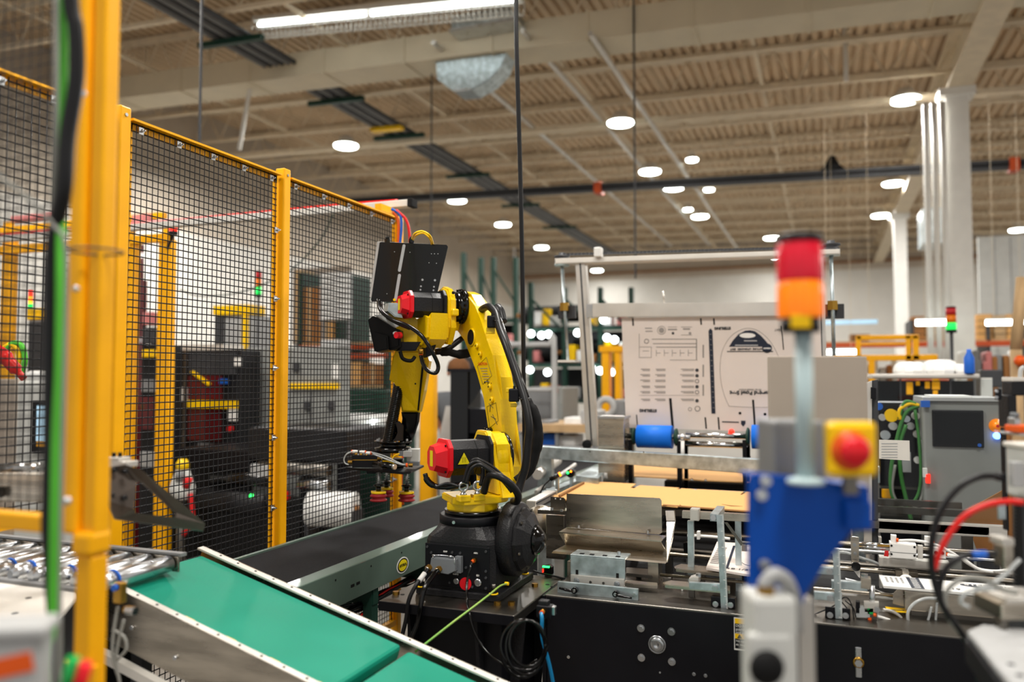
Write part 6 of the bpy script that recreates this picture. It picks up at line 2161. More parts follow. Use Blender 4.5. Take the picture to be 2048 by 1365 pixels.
B().lathe([(.03, 0), (.03, .002), (.013, .004)], p, -ayr, 28).build('collar', 'orange', t)
p = W(1700, 962, 1.24)
B().cyl(p - Z_ * .02, p + Z_ * .008, .012, n=8).build('gland', 'steel_dark', t)
t = thing('mounting_bracket', 'big blurred blue steel bracket carrying the signal pole and stop button', 'bracket', W(1600, 1200, 1.26))
bl = [(1497, 958), (1510, 948), (1640, 960), (1740, 980), (1742, 1060), (1700, 1062), (1680, 1092), (1650, 1130), (1612, 1182), (1597, 1240), (1575, 1245), (1496, 1215)]
B().slab([W(x, y, 1.26) for x, y in bl], ayr * .008, .002).build('plate', 'blue_bracket', t)
B().slab([W(1500, 955, 1.26), W(1738, 978, 1.26), W(1738, 978, 1.26) + ayr * .06, W(1500, 955, 1.26) + ayr * .06], Z_ * .004).build('top_fold', 'blue_bracket', t)
B().slab([W(1688, 1000, 1.255), W(1740, 1004, 1.255), W(1740, 1058, 1.255), W(1688, 1056, 1.255)], -ayr * .01, .002).build('raised_block', 'blue_bracket', t)
for x, y in ((1522, 990), (1528, 1130), (1530, 962)):
    p = W(x, y, 1.258)
    B().cyl(p, p - ayr * .006, .0085, n=14).build('bolt', 'steel', t)
t = thing('grey_housing', 'blurred plain grey housing behind signal pole above the blue bracket', 'box', W(1580, 985, 1.34))
wbox(1512, 843, 1652, 985, 1.34, .10, 'housing', 'grey', t, .006)
t = thing('switch_box', 'blurred light grey switch box with round black knob in the foreground', 'box', W(1550, 1365, 1.2))
wbox(1478, 1195, 1597, 1420, 1.2, .08, 'body', 'box_white', t, .010)
wbox(1490, 1270, 1585, 1410, 1.195, .02, 'face', 'box_white', t, .006)
p = W(1532, 1335, 1.19)
B().lathe([(.024, 0), (.026, .004), (.022, .012), (.002, .014)], p, -ayr, 28).build('knob', 'black_matte', t)
p = W(1532, 1196, 1.22)
B().cyl(p, p + Z_ * .018, .014, n=6).build('gland', 'brass', t)
B().tube([p + Z_ * .018, W(1530, 1170, 1.22), W(1548, 1150, 1.22), W(1574, 1165, 1.23), W(1588, 1205, 1.25), W(1592, 1260, 1.27)], .011, 12).build('conduit', 'grey_light', t)
t = thing('aluminium_post', 'blurred aluminium profile post running down behind the switch box', 'post', W(1610, 1365, 1.29))
wbox(1560, 1200, 1630, 1420, 1.30, .045, 'profile', 'alu', t, .003, 0)
wbox(1592, 1205, 1597, 1420, 1.298, .01, 'slot', 'dark_grey', t, .0, 0)
pz = W(1595, 1300, 1.30)
B().box(pz.x - .1, pz.x + .1, pz.y - .07, pz.y + .13, 0, .012).build('foot_plate', 'alu', t)
t = thing('beige_panel', 'blurred plain beige panel standing behind the signal pole', 'panel', W(1633, 960, 2.3))
wbox(1534, 713, 1734, 985, 2.3, .012, 'panel', 'beige_panel', t, .003)
wbox(1600, 960, 1625, 1200, 2.33, .03, 'stand', 'dark_grey', t, .002, 0)
# ------------------------------------------------------------------ things behind the guard fence, left
def yb(par, nm, m, x0, y0, x1, y1, Y, dep, z0=None, bev=0):
    return ybox(B(), x0, y0, x1, y1, Y, dep, z0, bev).build(nm, m, par)


def T0(nm, label, cat, x, Y, group=None):
    p = YP(x, 760, Y)
    return thing(nm, label, cat, (p.x, Y, 0), group)


def tower(px, y0, segs, Y, label, r=.035, ybase=None, zb=0):
    c = YP(px, 760, Y)
    t = thing('stack_light', label, 'signal light', (c.x, Y, 0))
    y = y0
    B().cyl((c.x, Y, YP(px, y0, Y).z), (c.x, Y, YP(px, y0, Y).z + .015), r, n=16).build('cap', 'black_panel', t)
    for m, h in segs:
        B().cyl((c.x, Y, YP(px, y + h, Y).z), (c.x, Y, YP(px, y, Y).z), r, n=16).build('lens', m, t)
        y += h
    B().cyl((c.x, Y, YP(px, y + 6, Y).z), (c.x, Y, YP(px, y, Y).z), r * 1.05, n=16).build('base', 'black_panel', t)
    B().cyl((c.x, Y, zb), (c.x, Y, YP(px, y + 6, Y).z), r * .35, n=10).build('pole', 'dark_grey', t)
    return t


mat('lens_red_dim', 'B01820', .3)
mat('lens_orange_dim', 'D8700A', .3)
mat('lit_green', '18C048', .3, emit=1.2)
mat('white_wrap', 'E8E8E6', .4)
mat('pink_cover', 'C77A78', .5)
# guard frame of the next cell
t = T0('safety_cage', 'yellow frame of the neighbouring robot cell seen through the mesh', 'frame', 170, 5.0)
for x0, x1 in ((312, 338), (248, 264), (-2, 18)):
    yb(t, 'post', 'fence_yellow', x0, 480, x1, 1000, 5.0, .06, 0, .004)
yb(t, 'top_rail', 'fence_yellow', -20, 480, 338, 496, 4.98, .06, None, .004)
yb(t, 'rear_rail', 'fence_yellow', -20, 440, 325, 452, 5.7, .06, None, .004)
for x in (0, 245, 320):
    yb(t, 'rear_post', 'fence_yellow', x, 445, x + 12, 1000, 5.72, .05, 0)
for x0, y0, x1, y1 in ((262, 428, 300, 444), (20, 428, 110, 440)):
    yb(t, 'soft_cover', 'pink_cover', x0, y0, x1, y1, 5.68, .08, None, .01)
yb(t, 'dark_strip', 'dark_red', 266, 490, 276, 1000, 5.1, .04, 0)
c = YP(346, 458, 5.0)
t = thing('beacon', 'red beacon on a black bracket above the neighbouring yellow frame', 'beacon', (c.x, 5.0, c.z - .1))
B().cyl(c - Z_ * .02, c + Z_ * .045, .035, n=18).build('lens', 'lamp_red', t)
MATS['lamp_red'].node_tree.nodes['Principled BSDF'].inputs['Emission Strength'].default_value = 1.2
B().cyl(c - Z_ * .05, c - Z_ * .02, .038, n=18).build('base', 'black_panel', t)
B().tube([c - Z_ * .05, c + V((-.02, 0, -.09)), c + V((-.05, 0, -.16))], .014, 8).build('bracket', 'black_panel', t)
tower(514, 545, (('lens_red_dim', 14), ('lens_orange_dim', 16), ('lit_green', 14)), 7.5, 'red, orange and green stack light seen through the middle mesh panel')
tower(57, 583, (('lamp_red', 12), ('lamp_orange', 12), ('lit_green', 10)), 7.0, 'small lit stack light seen through the mesh at far left', .03)
# machine with yellow header
t = T0('press', 'small grey machine under a bright yellow header beam', 'machine', 462, 7.6)
yb(t, 'header', 'yellow', 425, 610, 498, 630, 7.6, .3, None, .01)
yb(t, 'body', 'grey_light', 445, 630, 498, 720, 7.65, .5, 0, .01)
yb(t, 'dark_door', 'dark_grey', 430, 632, 446, 690, 7.62, .3)
yb(t, 'leg', 'yellow', 484, 630, 492, 700, 7.6, .05)
yb(t, 'base', 'grey', 428, 690, 500, 760, 7.65, .5, 0, .01)
# black cabinet with dark red windows
t = T0('black_cabinet', 'tall black machine cabinet with dark red windows and yellow stripe', 'machine', 415, 6.2)
yb(t, 'body', 'black_cast', 340, 700, 480, 900, 6.2, .3, 0, .01)
yb(t, 'top_strip', 'alu_white', 345, 690, 445, 701, 6.2, .3)
yb(t, 'slate_panel', 'dark_grey', 376, 706, 470, 750, 6.18, .03, None, .004)
yb(t, 'window', 'dark_red', 375, 752, 442, 800, 6.18, .03, None, .004)
yb(t, 'window', 'dark_red', 375, 819, 440, 882, 6.18, .03, None, .004)
yb(t, 'stripe', 'yellow', 374, 802, 472, 817, 6.16, .03)
yb(t, 'notice', 'white_plastic', 352, 775, 375, 803, 6.18, .03)
yb(t, 'notice', 'white_plastic', 456, 812, 472, 842, 6.17, .02)
yb(t, 'notice', 'white_plastic', 450, 888, 468, 912, 6.17, .02)
yb(t, 'notice', 'white_plastic', 468, 716, 480, 732, 6.17, .02)
yb(t, 'grey_door', 'grey', 395, 888, 430, 930, 6.17, .04, None, .004)
yb(t, 'hinge_rail', 'steel_dark', 366, 702, 372, 900, 6.17, .04)
B().slab([YP(380, 745, 6.16), YP(384, 742, 6.16), YP(420, 768, 6.16), YP(416, 772, 6.16)], Y_ * .02).build('yellow_strut', 'yellow', t)
yb(t, 'blue_tag', 'blue', 438, 758, 454, 768, 6.16, .02)
p = YP(463, 858, 6.16)
B().cyl(p, p - Y_ * .03, .03, n=14).build('red_button', 'red', t)
# grey cabinet
t = T0('grey_cabinet', 'grey machine cabinet with a yellow stripe right of the middle fence post', 'machine', 600, 6.6)
yb(t, 'body', 'cabinet_grey', 492, 694, 672, 850, 6.6, .25, 0, .01)
yb(t, 'stripe', 'yellow', 578, 767, 676, 778, 6.57, .03)
for x, y in ((590, 735), (612, 812), (660, 812), (556, 740)):
    yb(t, 'handle', 'dark_grey', x - 5, y - 9, x + 5, y + 9, 6.56, .04, None, .006)
yb(t, 'door_gap', 'dark_grey', 620, 782, 622, 848, 6.59, .02)
yb(t, 'notice', 'white_plastic', 664, 728, 676, 758, 6.58, .02)
yb(t, 'upper_hood', 'grey_light', 640, 680, 678, 694, 6.62, .2, None, .01)
# dark lower machinery
t = T0('winder', 'dark low winding machine with rollers behind the middle mesh panel', 'machine', 560, 5.4)
yb(t, 'body', 'black_cast', 495, 858, 690, 925, 5.4, .8, None, .02)
yb(t, 'left_frame', 'black_panel', 345, 900, 500, 940, 5.4, .7, None, .01)
for x in (500, 600, 672):
    yb(t, 'leg', 'black_panel', x, 920, x + 22, 1060, 5.45, .2, 0, .004)
yb(t, 'base', 'black_matte', 345, 1020, 600, 1060, 5.3, .8, 0, .01)
for x0, x1, y, r, m in ((430, 560, 955, .06, 'black_gloss'), (410, 540, 1000, .10, 'black_cast'), (520, 660, 935, .05, 'steel_dark'), (600, 660, 968, .045, 'steel')):
    a_, c_ = YP(x0, y, 5.35), YP(x1, y, 5.35)
    B().cyl(a_, V((c_.x, c_.y, a_.z)), r, n=20).build('roller', m, t)
yb(t, 'side_box', 'grey_light', 500, 930, 545, 958, 5.3, .1, None, .01)
yb(t, 'side_box', 'dark_grey', 505, 975, 560, 1010, 5.3, .1, None, .01)
p = YP(503, 993, 5.28)
B().sphere(p, .016).build('green_light', 'lamp_green', t)
yb(t, 'red_part', 'red', 560, 985, 572, 1000, 5.28, .05)
t = T0('dark_dispenser', 'dark upright feeder tower between the two yellow guard posts', 'machine', 290, 5.6)
yb(t, 'tower', 'black_cast', 272, 690, 312, 1000, 5.6, .3, 0, .01)
yb(t, 'red_side', 'dark_red', 262, 560, 273, 1000, 5.58, .1, 0)
for y0, y1, m in ((625, 650, 'pink_cover'), (655, 688, 'dark_grey'), (760, 785, 'grey'), (795, 860, 'dark_red'), (905, 935, 'grey_light'), (700, 715, 'yellow')):
    yb(t, 'module', m, 276, y0, 306, y1, 5.56, .2, None, .006)
for y, m in ((812, 'red'), (840, 'blue'), (815, 'lit_green')):
    p = YP(258 + y % 7, y, 5.5)
    B().sphere(p, .02).build('button', m, t)
t = T0('pump_unit', 'small white and red pump unit standing on the floor behind the guide plate', 'pump', 365, 5.0)
p = YP(365, 960, 5.0)
B().lathe([(.03, 0), (.09, .02), (.1, .1), (.07, .18), (.05, .24)], V((p.x, 5.0, p.z - .16)), Z_, 18).build('body', 'box_white', t)
B().cyl(p + V((.03, -.06, .0)), p + V((.03, -.06, .08)), .035, n=14).build('dial', 'grey', t)
B().cyl(p + V((.07, -.04, -.05)), p + V((.1, -.04, .02)), .03, n=12).build('red_valve', 'red', t)
B().lathe([(.05, 0), (.05, .05), (.03, .08)], p + Z_ * .08, Z_, 14).build('yellow_cap', 'robot_yellow', t)
B().cyl(V((p.x, 5.0, 0)), V((p.x, 5.0, p.z - .14)), .04, n=12).build('stand', 'steel_dark', t)
B().tube([p + V((.1, -.02, -.1)), p + V((.12, -.02, -.3)), p + V((.04, -.02, -.42))], .02, 8).build('red_hose', 'red', t)
# white roll on a stand
t = T0('film_roll', 'large roll of white film on a stand near the floor behind the mesh', 'roll', 650, 5.2)
a_, c_ = YP(618, 1018, 5.2), YP(697, 1012, 5.2)
B().cyl(a_, V((c_.x, 5.3, a_.z)), .13, n=32).build('film', 'white_wrap', t)
B().cyl(a_ - X_ * .02, V((c_.x + .02, 5.3, a_.z)), .035, n=16).build('core', 'brown_box', t)
B().box(a_.x - .01, a_.x + .02, 5.16, 5.3, 0, a_.z).build('stand', 'dark_grey', t)
B().box(c_.x - .0, c_.x + .03, 5.2, 5.36, 0, a_.z).build('stand', 'dark_grey', t)
t = T0('slatted_crate', 'tall pale crate of upright slats beyond the gripper', 'crate', 725, 7.9)
for k in range(9):
    x = 690 + k * 8.5
    yb(t, 'slat', 'alu_white', x, 955, x + 5.5, 1085, 7.9, .03, 0)
yb(t, 'rail', 'wood', 690, 952, 764, 958, 7.93, .05)
# green machine with lights
t = T0('labeller', 'green and white machine with small lamps behind the robot gripper', 'machine', 700, 6.9)
yb(t, 'body', 'green_dark', 690, 850, 768, 900, 6.9, .6, 0, .02)
yb(t, 'hood', 'white_wrap', 655, 832, 770, 850, 6.88, .5, None, .02)
yb(t, 'green_panel', 'green_dark', 668, 780, 770, 832, 7.6, .4, 0, .01)
for x, y in ((745, 845), (734, 857), (752, 876), (670, 852)):
    B().sphere(YP(x, y, 6.85), .02).build('lamp', 'lamp_white', t)
yb(t, 'yellow_tag', 'yellow', 684, 868, 694, 888, 6.86, .03)
# louvred panel and boxes on the rack
t = T0('louvre_panel', 'white louvred panel hanging high behind the right mesh panel', 'panel', 670, 9.0)
yb(t, 'frame', 'grey_light', 640, 545, 700, 642, 9.05, .05)
for k in range(9):
    y = 547 + k * 10.5
    B().hexa([YP(642, y + 7, 9.0), YP(698, y + 7, 9.0), YP(698, y + 7, 9.0) + Y_ * .02, YP(642, y + 7, 9.0) + Y_ * .02,
              YP(642, y, 9.0) + Y_ * .04, YP(698, y, 9.0) + Y_ * .04, YP(698, y, 9.0) + Y_ * .05, YP(642, y, 9.0) + Y_ * .05]).build('slat', 'white_wrap', t)
for x in (643, 694):
    yb(t, 'stay', 'grey', x, 640, x + 4, 700, 9.06, .04, 0)
t = T0('storage_rack', 'orange and green storage rack beyond the right mesh panel', 'rack', 700, 9.6)
for x in (596, 672, 768):
    yb(t, 'upright', 'green_dark', x, 545, x + 8, 900, 9.6, .8, 0)
for y, m in ((690, 'rack_orange'), (708, 'rack_orange'), (775, 'green_dark')):
    yb(t, 'beam', m, 598, y, 774, y + 9, 9.58, .06)
yb(t, 'deck_board', 'wood', 598, 686, 774, 690, 9.6, .8)
yb(t, 'deck_board', 'wood', 598, 771, 774, 775, 9.6, .8)
box0 = None
for (x0, y0, x1, y1, m, lb) in ((597, 575, 640, 686, 'brown_box', 'brown cardboard box on the rack just right of the middle post'), (640, 642, 668, 686, 'cardboard', 'tan cardboard box under the louvred panel'),
                                (678, 725, 722, 771, 'cardboard', 'tan box on the lower rack shelf, left one'), (726, 728, 766, 771, 'brown_box', 'brown box on the lower rack shelf, right one'),
                                (590, 540, 596, 686, 'grey', 'grey narrow carton at left end of the rack')):
    X0, X1, Z0, Z1 = yrect(x0, y0, x1, y1, 9.62)
    t = thing('storage_box', lb, 'box', ((X0 + X1) / 2, 9.8, Z0), 'boxes on the storage rack')
    B().box(X0, X1, 9.62, 10.0, Z0, Z1, .01).build('carton', m, t)
    B().box((X0 + X1) / 2 - .03, (X0 + X1) / 2 + .03, 9.617, 10.0, Z0 + .02, Z1 + .002).build('tape', 'wood', t)
t = T0('partition', 'grey partition sheet behind the storage rack', 'partition', 640, 10.8)
yb(t, 'sheet', 'beige_panel', 585, 535, 700, 690, 10.8, .04)
for x in (590, 690):
    yb(t, 'leg', 'dark_grey', x, 690, x + 6, 800, 10.8, .04, 0)
# far-left white machine
t = T0('control_machine', 'white control machine with an upright lit screen at far left', 'machine', 70, 4.2)
yb(t, 'body', 'box_white', 28, 762, 165, 990, 4.2, .2, 0, .02)
yb(t, 'wrapped_top', 'white_wrap', 48, 742, 160, 764, 4.22, .18, None, .03)
yb(t, 'bezel', 'black_panel', 62, 803, 118, 908, 4.17, .04, None, .004)
yb(t, 'screen', 'screen_lit', 73, 812, 112, 884, 4.16, .01)
yb(t, 'yellow_strip', 'fence_yellow', 73, 884, 112, 894, 4.16, .01)
yb(t, 'column', 'beige_panel', -30, 758, 28, 990, 4.18, .2, 0, .01)
t = T0('dispenser', 'dark grey upright dispenser standing behind the white control machine', 'machine', 75, 5.3)
yb(t, 'body', 'dark_grey', 55, 645, 95, 745, 5.3, .3, 0, .01)
yb(t, 'yellow_head', 'yellow', 52, 618, 96, 640, 5.3, .3, None, .01)
yb(t, 'neck', 'grey_light', 60, 640, 92, 646, 5.32, .2)
tag(B().tube([W(-25, 695, 2.9), W(5, 712, 2.9), W(25, 732, 2.9), W(48, 758, 2.9)], [.028, .028, .022, .012], 12).build('red_nozzle', 'hose_red'), 'red hose nozzle poking in from the left edge behind the mesh', 'nozzle')
for i, (m, pts) in enumerate((('yellow', [(-15, 735), (5, 700), (25, 690), (38, 708), (34, 735), (20, 745)]), ('green_cable', [(0, 720), (20, 690), (42, 690), (50, 720), (42, 750)]))):
    tag(B().tube([W(x, y, 3.6) for x, y in pts], .012, 8).build('coiled_lead', m), ['yellow', 'green'][i] + ' looped lead on top of the white control machine', 'cable')
tag(B().tube([YP(668, 425, 6), YP(640, 480, 6), YP(575, 545, 6), YP(480, 585, 6), YP(400, 592, 6), YP(360, 580, 6)], .006, 6).build('green_wire_span', 'green_dark'), 'thin green wire sagging behind the two wide mesh panels', 'wire')
# ------------------------------------------------------------------ centre background
t = T0('black_stand', 'matte black column with slanted gusset just behind the robot arm', 'stand', 920, 5.6)
yb(t, 'column', 'black_gloss', 900, 743, 936, 900, 5.6, .25, 0, .005)
yb(t, 'top_plate', 'black_panel', 894, 738, 975, 744, 5.58, .3)
B().slab([YP(934, 744, 5.62), YP(972, 744, 5.62), YP(972, 760, 5.62), YP(936, 815, 5.62)], Y_ * .02).build('gusset', 'black_gloss', t)
yb(t, 'lower_box', 'black_panel', 936, 818, 1000, 868, 5.62, .3, None, .004)
yb(t, 'foot', 'black_panel', 936, 868, 990, 990, 5.7, .2, 0)
t = T0('work_bench', 'white topped work bench behind the black column', 'bench', 880, 7.0)
yb(t, 'front', 'box_white', 838, 822, 1010, 905, 7.4, .1, 0, .01)
yb(t, 'top', 'alu_white', 836, 815, 1008, 823, 7.3, .5)
t = T0('bollard', 'yellow bollard post between the forearm and the black column', 'post', 852, 5.9)
yb(t, 'post', 'fence_yellow', 838, 745, 866, 860, 5.9, .1, 0, .02)
yb(t, 'upper_arm', 'fence_yellow', 812, 800, 840, 818, 5.92, .06)
for k, (px, m, lb) in enumerate(((1000, 'blue', 'blue bottle on the bench behind the robot elbow'), (968, 'white_wrap', 'white bottle on the bench behind the robot elbow'), (940, 'navy', 'dark blue bottle on the bench by the black column'))):
    p = YP(px, 815, 7.45)
    tag(B().lathe([(.04, 0), (.045, .01), (.045, .14), (.02, .18), (.02, .21)], p, Z_, 14).build('bottle', m), lb, 'bottle', 'bottles on the bench')
# green pallet racks
for r, (xs, Y, y0, ybeams, lb) in enumerate([((925, 960, 985, 1030), 14, 515, (640, 700, 760, 820), 'green steel rack directly behind the robot elbow hoses'),
                                            ((1060, 1128, 1200, 1262), 11.5, 575, (655, 728, 800), 'green steel rack between hanging cable and the gantry post')]):
    t = T0('pallet_rack', lb, 'rack', sum(xs) / 4, Y, 'green racks in the middle of the hall')
    for x in xs:
        yb(t, 'upright', 'green_dark', x - 4, y0 if x != xs[0] else y0 - 10, x + 4, 900, Y, .1, 0)
        yb(t, 'upright', 'green_dark', x - 4, y0, x + 3, 900, Y + 1.0, .1, 0)
    for y in ybeams:
        yb(t, 'beam', 'green_dark', xs[0], y, xs[-1], y + 7, Y - .02, .05)
        yb(t, 'shelf', 'dark_grey', xs[0], y - 3, xs[-1], y, Y, 1.0)
    for k in range(3):
        a_, c_ = YP(xs[k], y0 + 20, Y + .05), YP(xs[k + 1], y0 + 90, Y + .05)
        B().cyl(a_, c_, .02, n=6).build('brace', 'green_dark', t)
for i, (x0, y0, x1, y1, Y, lb) in enumerate([(1046, 614, 1122, 650, 11.4, 'black fabric roll on the top of the green rack'), (1048, 690, 1112, 722, 11.4, 'black fabric roll on the lower rack shelf'),
                                            (1135, 610, 1170, 645, 11.5, 'black roll end beside the gantry left post, upper'), (1150, 680, 1232, 705, 11.5, 'black roll behind the gantry left post, lower')]):
    a_, c_ = YP(x0, (y0 + y1) / 2, Y + .4), YP(x1, (y0 + y1) / 2, Y + .4)
    r = (YP(x0, y0, Y + .4) - YP(x0, y1, Y + .4)).z / 2
    t = thing('fabric_roll', lb, 'roll', (a_ + c_) / 2 - Z_ * r, 'black rolls on the green rack')
    B().cyl(a_, V((c_.x, c_.y, a_.z)), r, n=24).build('roll', 'black_matte', t)
    B().cyl(a_ - X_ * .1, V((c_.x + .1, c_.y, a_.z)), r * .25, n=12).build('core', 'brown_box', t)
rack2 = t
for i, (x0, x1, y0, y1, Y, m, lb) in enumerate([
    (1062, 1126, 663, 698, 11.95, 'black_matte', 'black bale under the upper roll on the green rack'), (1130, 1198, 663, 728, 11.95, 'dark_grey', 'dark grey bale behind the gantry left post'),
    (1203, 1258, 663, 726, 11.95, 'black_matte', 'black bale right of the gantry left post, upper'), (1064, 1126, 738, 798, 11.95, 'dark_grey', 'dark grey bale on the lowest rack level, left'),
    (1132, 1196, 738, 798, 11.95, 'black_matte', 'black bale on the lowest rack level, middle'), (1204, 1258, 738, 798, 11.95, 'dark_grey', 'dark grey bale beside the yellow posts'),
    (930, 956, 655, 697, 14.55, 'dark_grey', 'dark bale on green rack left of the robot hoses, upper'), (964, 1026, 650, 697, 14.55, 'black_matte', 'wide black bale just behind the robot elbow'),
    (932, 1026, 712, 758, 14.55, 'dark_grey', 'wide dark bale on the middle level behind the robot arm')]):
    X0, X1, Z0, Z1 = yrect(x0, y0, x1, y1 - 2, Y)
    yb_ = 728 if Y < 12 and y1 < 730 else (800 if Y < 12 else (700 if y1 < 700 else 760))
    Z0 = YP(x0, yb_ - 3, 11.5 if Y < 12 else 14).z + .004
    tag(B().box(X0, X1, Y, Y + .35, Z0, Z1, .03).build('fabric_bale', m), lb, 'bale', 'dark bales on the green racks')
random.seed(5)
ORD = ['first', 'second', 'third', 'fourth', 'fifth', 'sixth', 'seventh', 'eighth', 'ninth', 'tenth', 'eleventh', 'twelfth']
CW = {'box_white': 'off-white', 'brown_box': 'brown', 'yellow': 'yellow', 'white_wrap': 'white', 'pink_cover': 'pink', 'dark_grey': 'dark grey', 'cardboard': 'tan', 'blue': 'blue', 'grey': 'mid grey', 'grey_light': 'light grey'}
cols_ = ['box_white', 'brown_box', 'yellow', 'white_wrap', 'pink_cover', 'dark_grey', 'cardboard', 'blue']
spots = [(938, 700), (950, 700), (972, 700), (995, 700), (1012, 700), (938, 760), (955, 760), (975, 760), (1000, 760), (1016, 760), (935, 820), (1010, 820)]
for i, (x, y) in enumerate(spots):
    h = random.randint(18, 34)
    X0, X1, Z0, Z1 = yrect(x - 7, y - h, x + 7, y - 3, 14.1)
    Z0 = YP(x, y - 3, 14).z + .004
    tt = B().box(X0, X1, 14.1, 14.5, Z0, Z1, .01).build('bin', cols_[i % 8])
    tag(tt, CW[cols_[i % 8]] + ' bin, ' + ORD[i % 5] + ' from the left on the ' + ('upper', 'middle', 'lower')[i // 5 if i < 10 else 2] + ' shelf behind the robot elbow', 'bin', 'small bins on the green racks')
spots2 = [(1075, 655, 3), (1092, 655, 2), (1105, 655, 0), (1142, 728, 2), (1160, 728, 3), (1185, 728, 1), (1215, 728, 2), (1070, 728, 4), (1088, 800, 2), (1105, 800, 4), (1145, 800, 3), (1215, 655, 3), (1240, 655, 4), (1180, 655, 2), (1245, 728, 0), (1250, 800, 4)]
for i, (x, y, k) in enumerate(spots2):
    h = random.randint(20, 44)
    X0, X1, Z0, Z1 = yrect(x - 7, y - h, x + 7, y - 3, 11.55)
    Z0 = YP(x, y - 3, 11.5).z + .004
    tt = B().box(X0, X1, 11.55, 11.8, Z0, Z1, .01).build('bin', cols_[k])
    tag(tt, CW[cols_[k]] + ' bin on the ' + {655: 'upper', 728: 'middle', 800: 'lower'}[y] + ' shelf of the gantry-side green rack, ' + ORD[sum(1 for q in spots2 if q[1] == y and q[0] < x)] + ' from the left', 'bin', 'small bins beside the gantry post')
LS = ([(1062, 668), (1083, 671), (1097, 669), (1155, 666), (1214, 676), (1229, 680), (1172, 668), (1207, 640), (1200, 742), (1095, 745), (1222, 745), (1060, 740), (1182, 736)])
for x, y in LS:
    B().sphere(YP(x, y, 11.42), .05).build('bright_spot', 'tube_white', rack2)  # added glowing balls standing in for bright patches seen through the rack
t = T0('handrail', 'grey tubular handrail right of the hanging cable', 'rail', 1070, 8.0)
B().tube([YP(1018, 900, 8), YP(1018, 700, 8), YP(1024, 690, 8), YP(1060, 690, 8), YP(1098, 690, 8), YP(1108, 700, 8), V((YP(1108, 860, 8).x, 8, 0))], .03, 10, 5).build('tube', 'grey_light', t)
B().cyl(YP(1018, 780, 8), YP(1108, 780, 8), .02, n=10).build('mid_rail', 'grey_light', t)
t = T0('electric_cabinet', 'low grey electric cabinet beside the hanging cable', 'cabinet', 1075, 8.3)
yb(t, 'body', 'cabinet_grey', 1052, 775, 1125, 862, 8.3, .6, 0, .01)
yb(t, 'door', 'grey', 1056, 780, 1104, 858, 8.28, .02, None, .004)
yb(t, 'red_tag', 'orange', 1107, 778, 1114, 786, 8.27, .02)
t = T0('packing_bench', 'long wooden packing bench left of the gantry post', 'bench', 1110, 7.0)
yb(t, 'top', 'wood', 1035, 850, 1195, 865, 7.0, .8)
for x in (1040, 1110, 1185):
    yb(t, 'leg', 'grey', x, 865, x + 6, 900, 7.02, .05, 0)
yb(t, 'lower_shelf', 'grey_light', 1040, 893, 1190, 897, 7.05, .7)
for i, (x0, y0, x1, y1, m, lb) in enumerate([(1050, 873, 1075, 893, 'box_white', 'white tub under the wooden bench, left'), (1080, 868, 1110, 893, 'blue', 'blue tub under the wooden bench'), (1118, 872, 1150, 893, 'white_wrap', 'white tub under the wooden bench, right'),
                                             (1128, 836, 1165, 850, 'white_wrap', 'stack of white paper on the wooden bench'), (1160, 822, 1196, 850, 'grey_light', 'grey tool block on the wooden bench'), (1078, 842, 1100, 850, 'grey', 'small grey tray on the wooden bench')]):
    X0, X1, Z0, Z1 = yrect(x0, y0, x1, y1, 7.12)
    o = tag(B().box(X0, X1, 7.12, 7.4, Z0, Z1, .01).build('tub', m), lb, 'container')
t = T0('guard_posts', 'pair of yellow posts with top bar left of the printed board', 'post', 1222, 9.0)
for x0, x1 in ((1203, 1218), (1229, 1240)):
    yb(t, 'post', 'fence_yellow', x0, 700, x1, 830, 9.0, .15, 0, .01)
yb(t, 'top_bar', 'fence_yellow', 1198, 692, 1244, 704, 8.98, .17)
t = T0('motor_unit', 'grey ring motor unit between the gantry post and the printed board', 'motor', 1215, 8.0)
p = YP(1212, 815, 8)
B().torus(p, Y_, .08, .035, 24, 10).build('ring', 'grey_light', t)
yb(t, 'housing', 'grey', 1222, 800, 1250, 835, 8.0, .3, None, .02)
yb(t, 'stand', 'dark_grey', 1200, 832, 1245, 870, 8.0, .3, 0)
# ------------------------------------------------------------------ worker behind the black column
pc_ = YP(917, 800, 6.55)
wx, wy = pc_.x, 6.55
t = thing('person', 'worker in grey t-shirt and pale apron standing behind the black column', 'person', (wx, wy, 0))
ax, ay = V((ct, st, 0)), V((-st, ct, 0))


def skin(nm, pts, edges, rad, m, par, sub=2, root=0):
    me = bpy.data.meshes.new(nm)
    base = par.location
    me.from_pydata([tuple(V((wx, wy, 0)) + ax * p[0] + ay * p[1] + Z_ * p[2] - base) for p in pts], edges, [])
    o = bpy.data.objects.new(nm, me)
    COL.objects.link(o)
    md = o.modifiers.new('s', 'SKIN')
    md.use_smooth_shade = True
    for i, r in enumerate(rad):
        me.skin_vertices[0].data[i].radius = (r, r) if not isinstance(r, tuple) else r
    me.skin_vertices[0].data[root].use_root = True
    ms = o.modifiers.new('u', 'SUBSURF')
    ms.levels = ms.render_levels = sub
    dg = bpy.context.evaluated_depsgraph_get()
    m2 = bpy.data.meshes.new_from_object(o.evaluated_get(dg))
    bpy.data.objects.remove(o)
    m2.materials.clear()
    m2.materials.append(MATS[m])
    o2 = bpy.data.objects.new(nm, m2)
    COL.objects.link(o2)
    o2.parent = par
    return o2


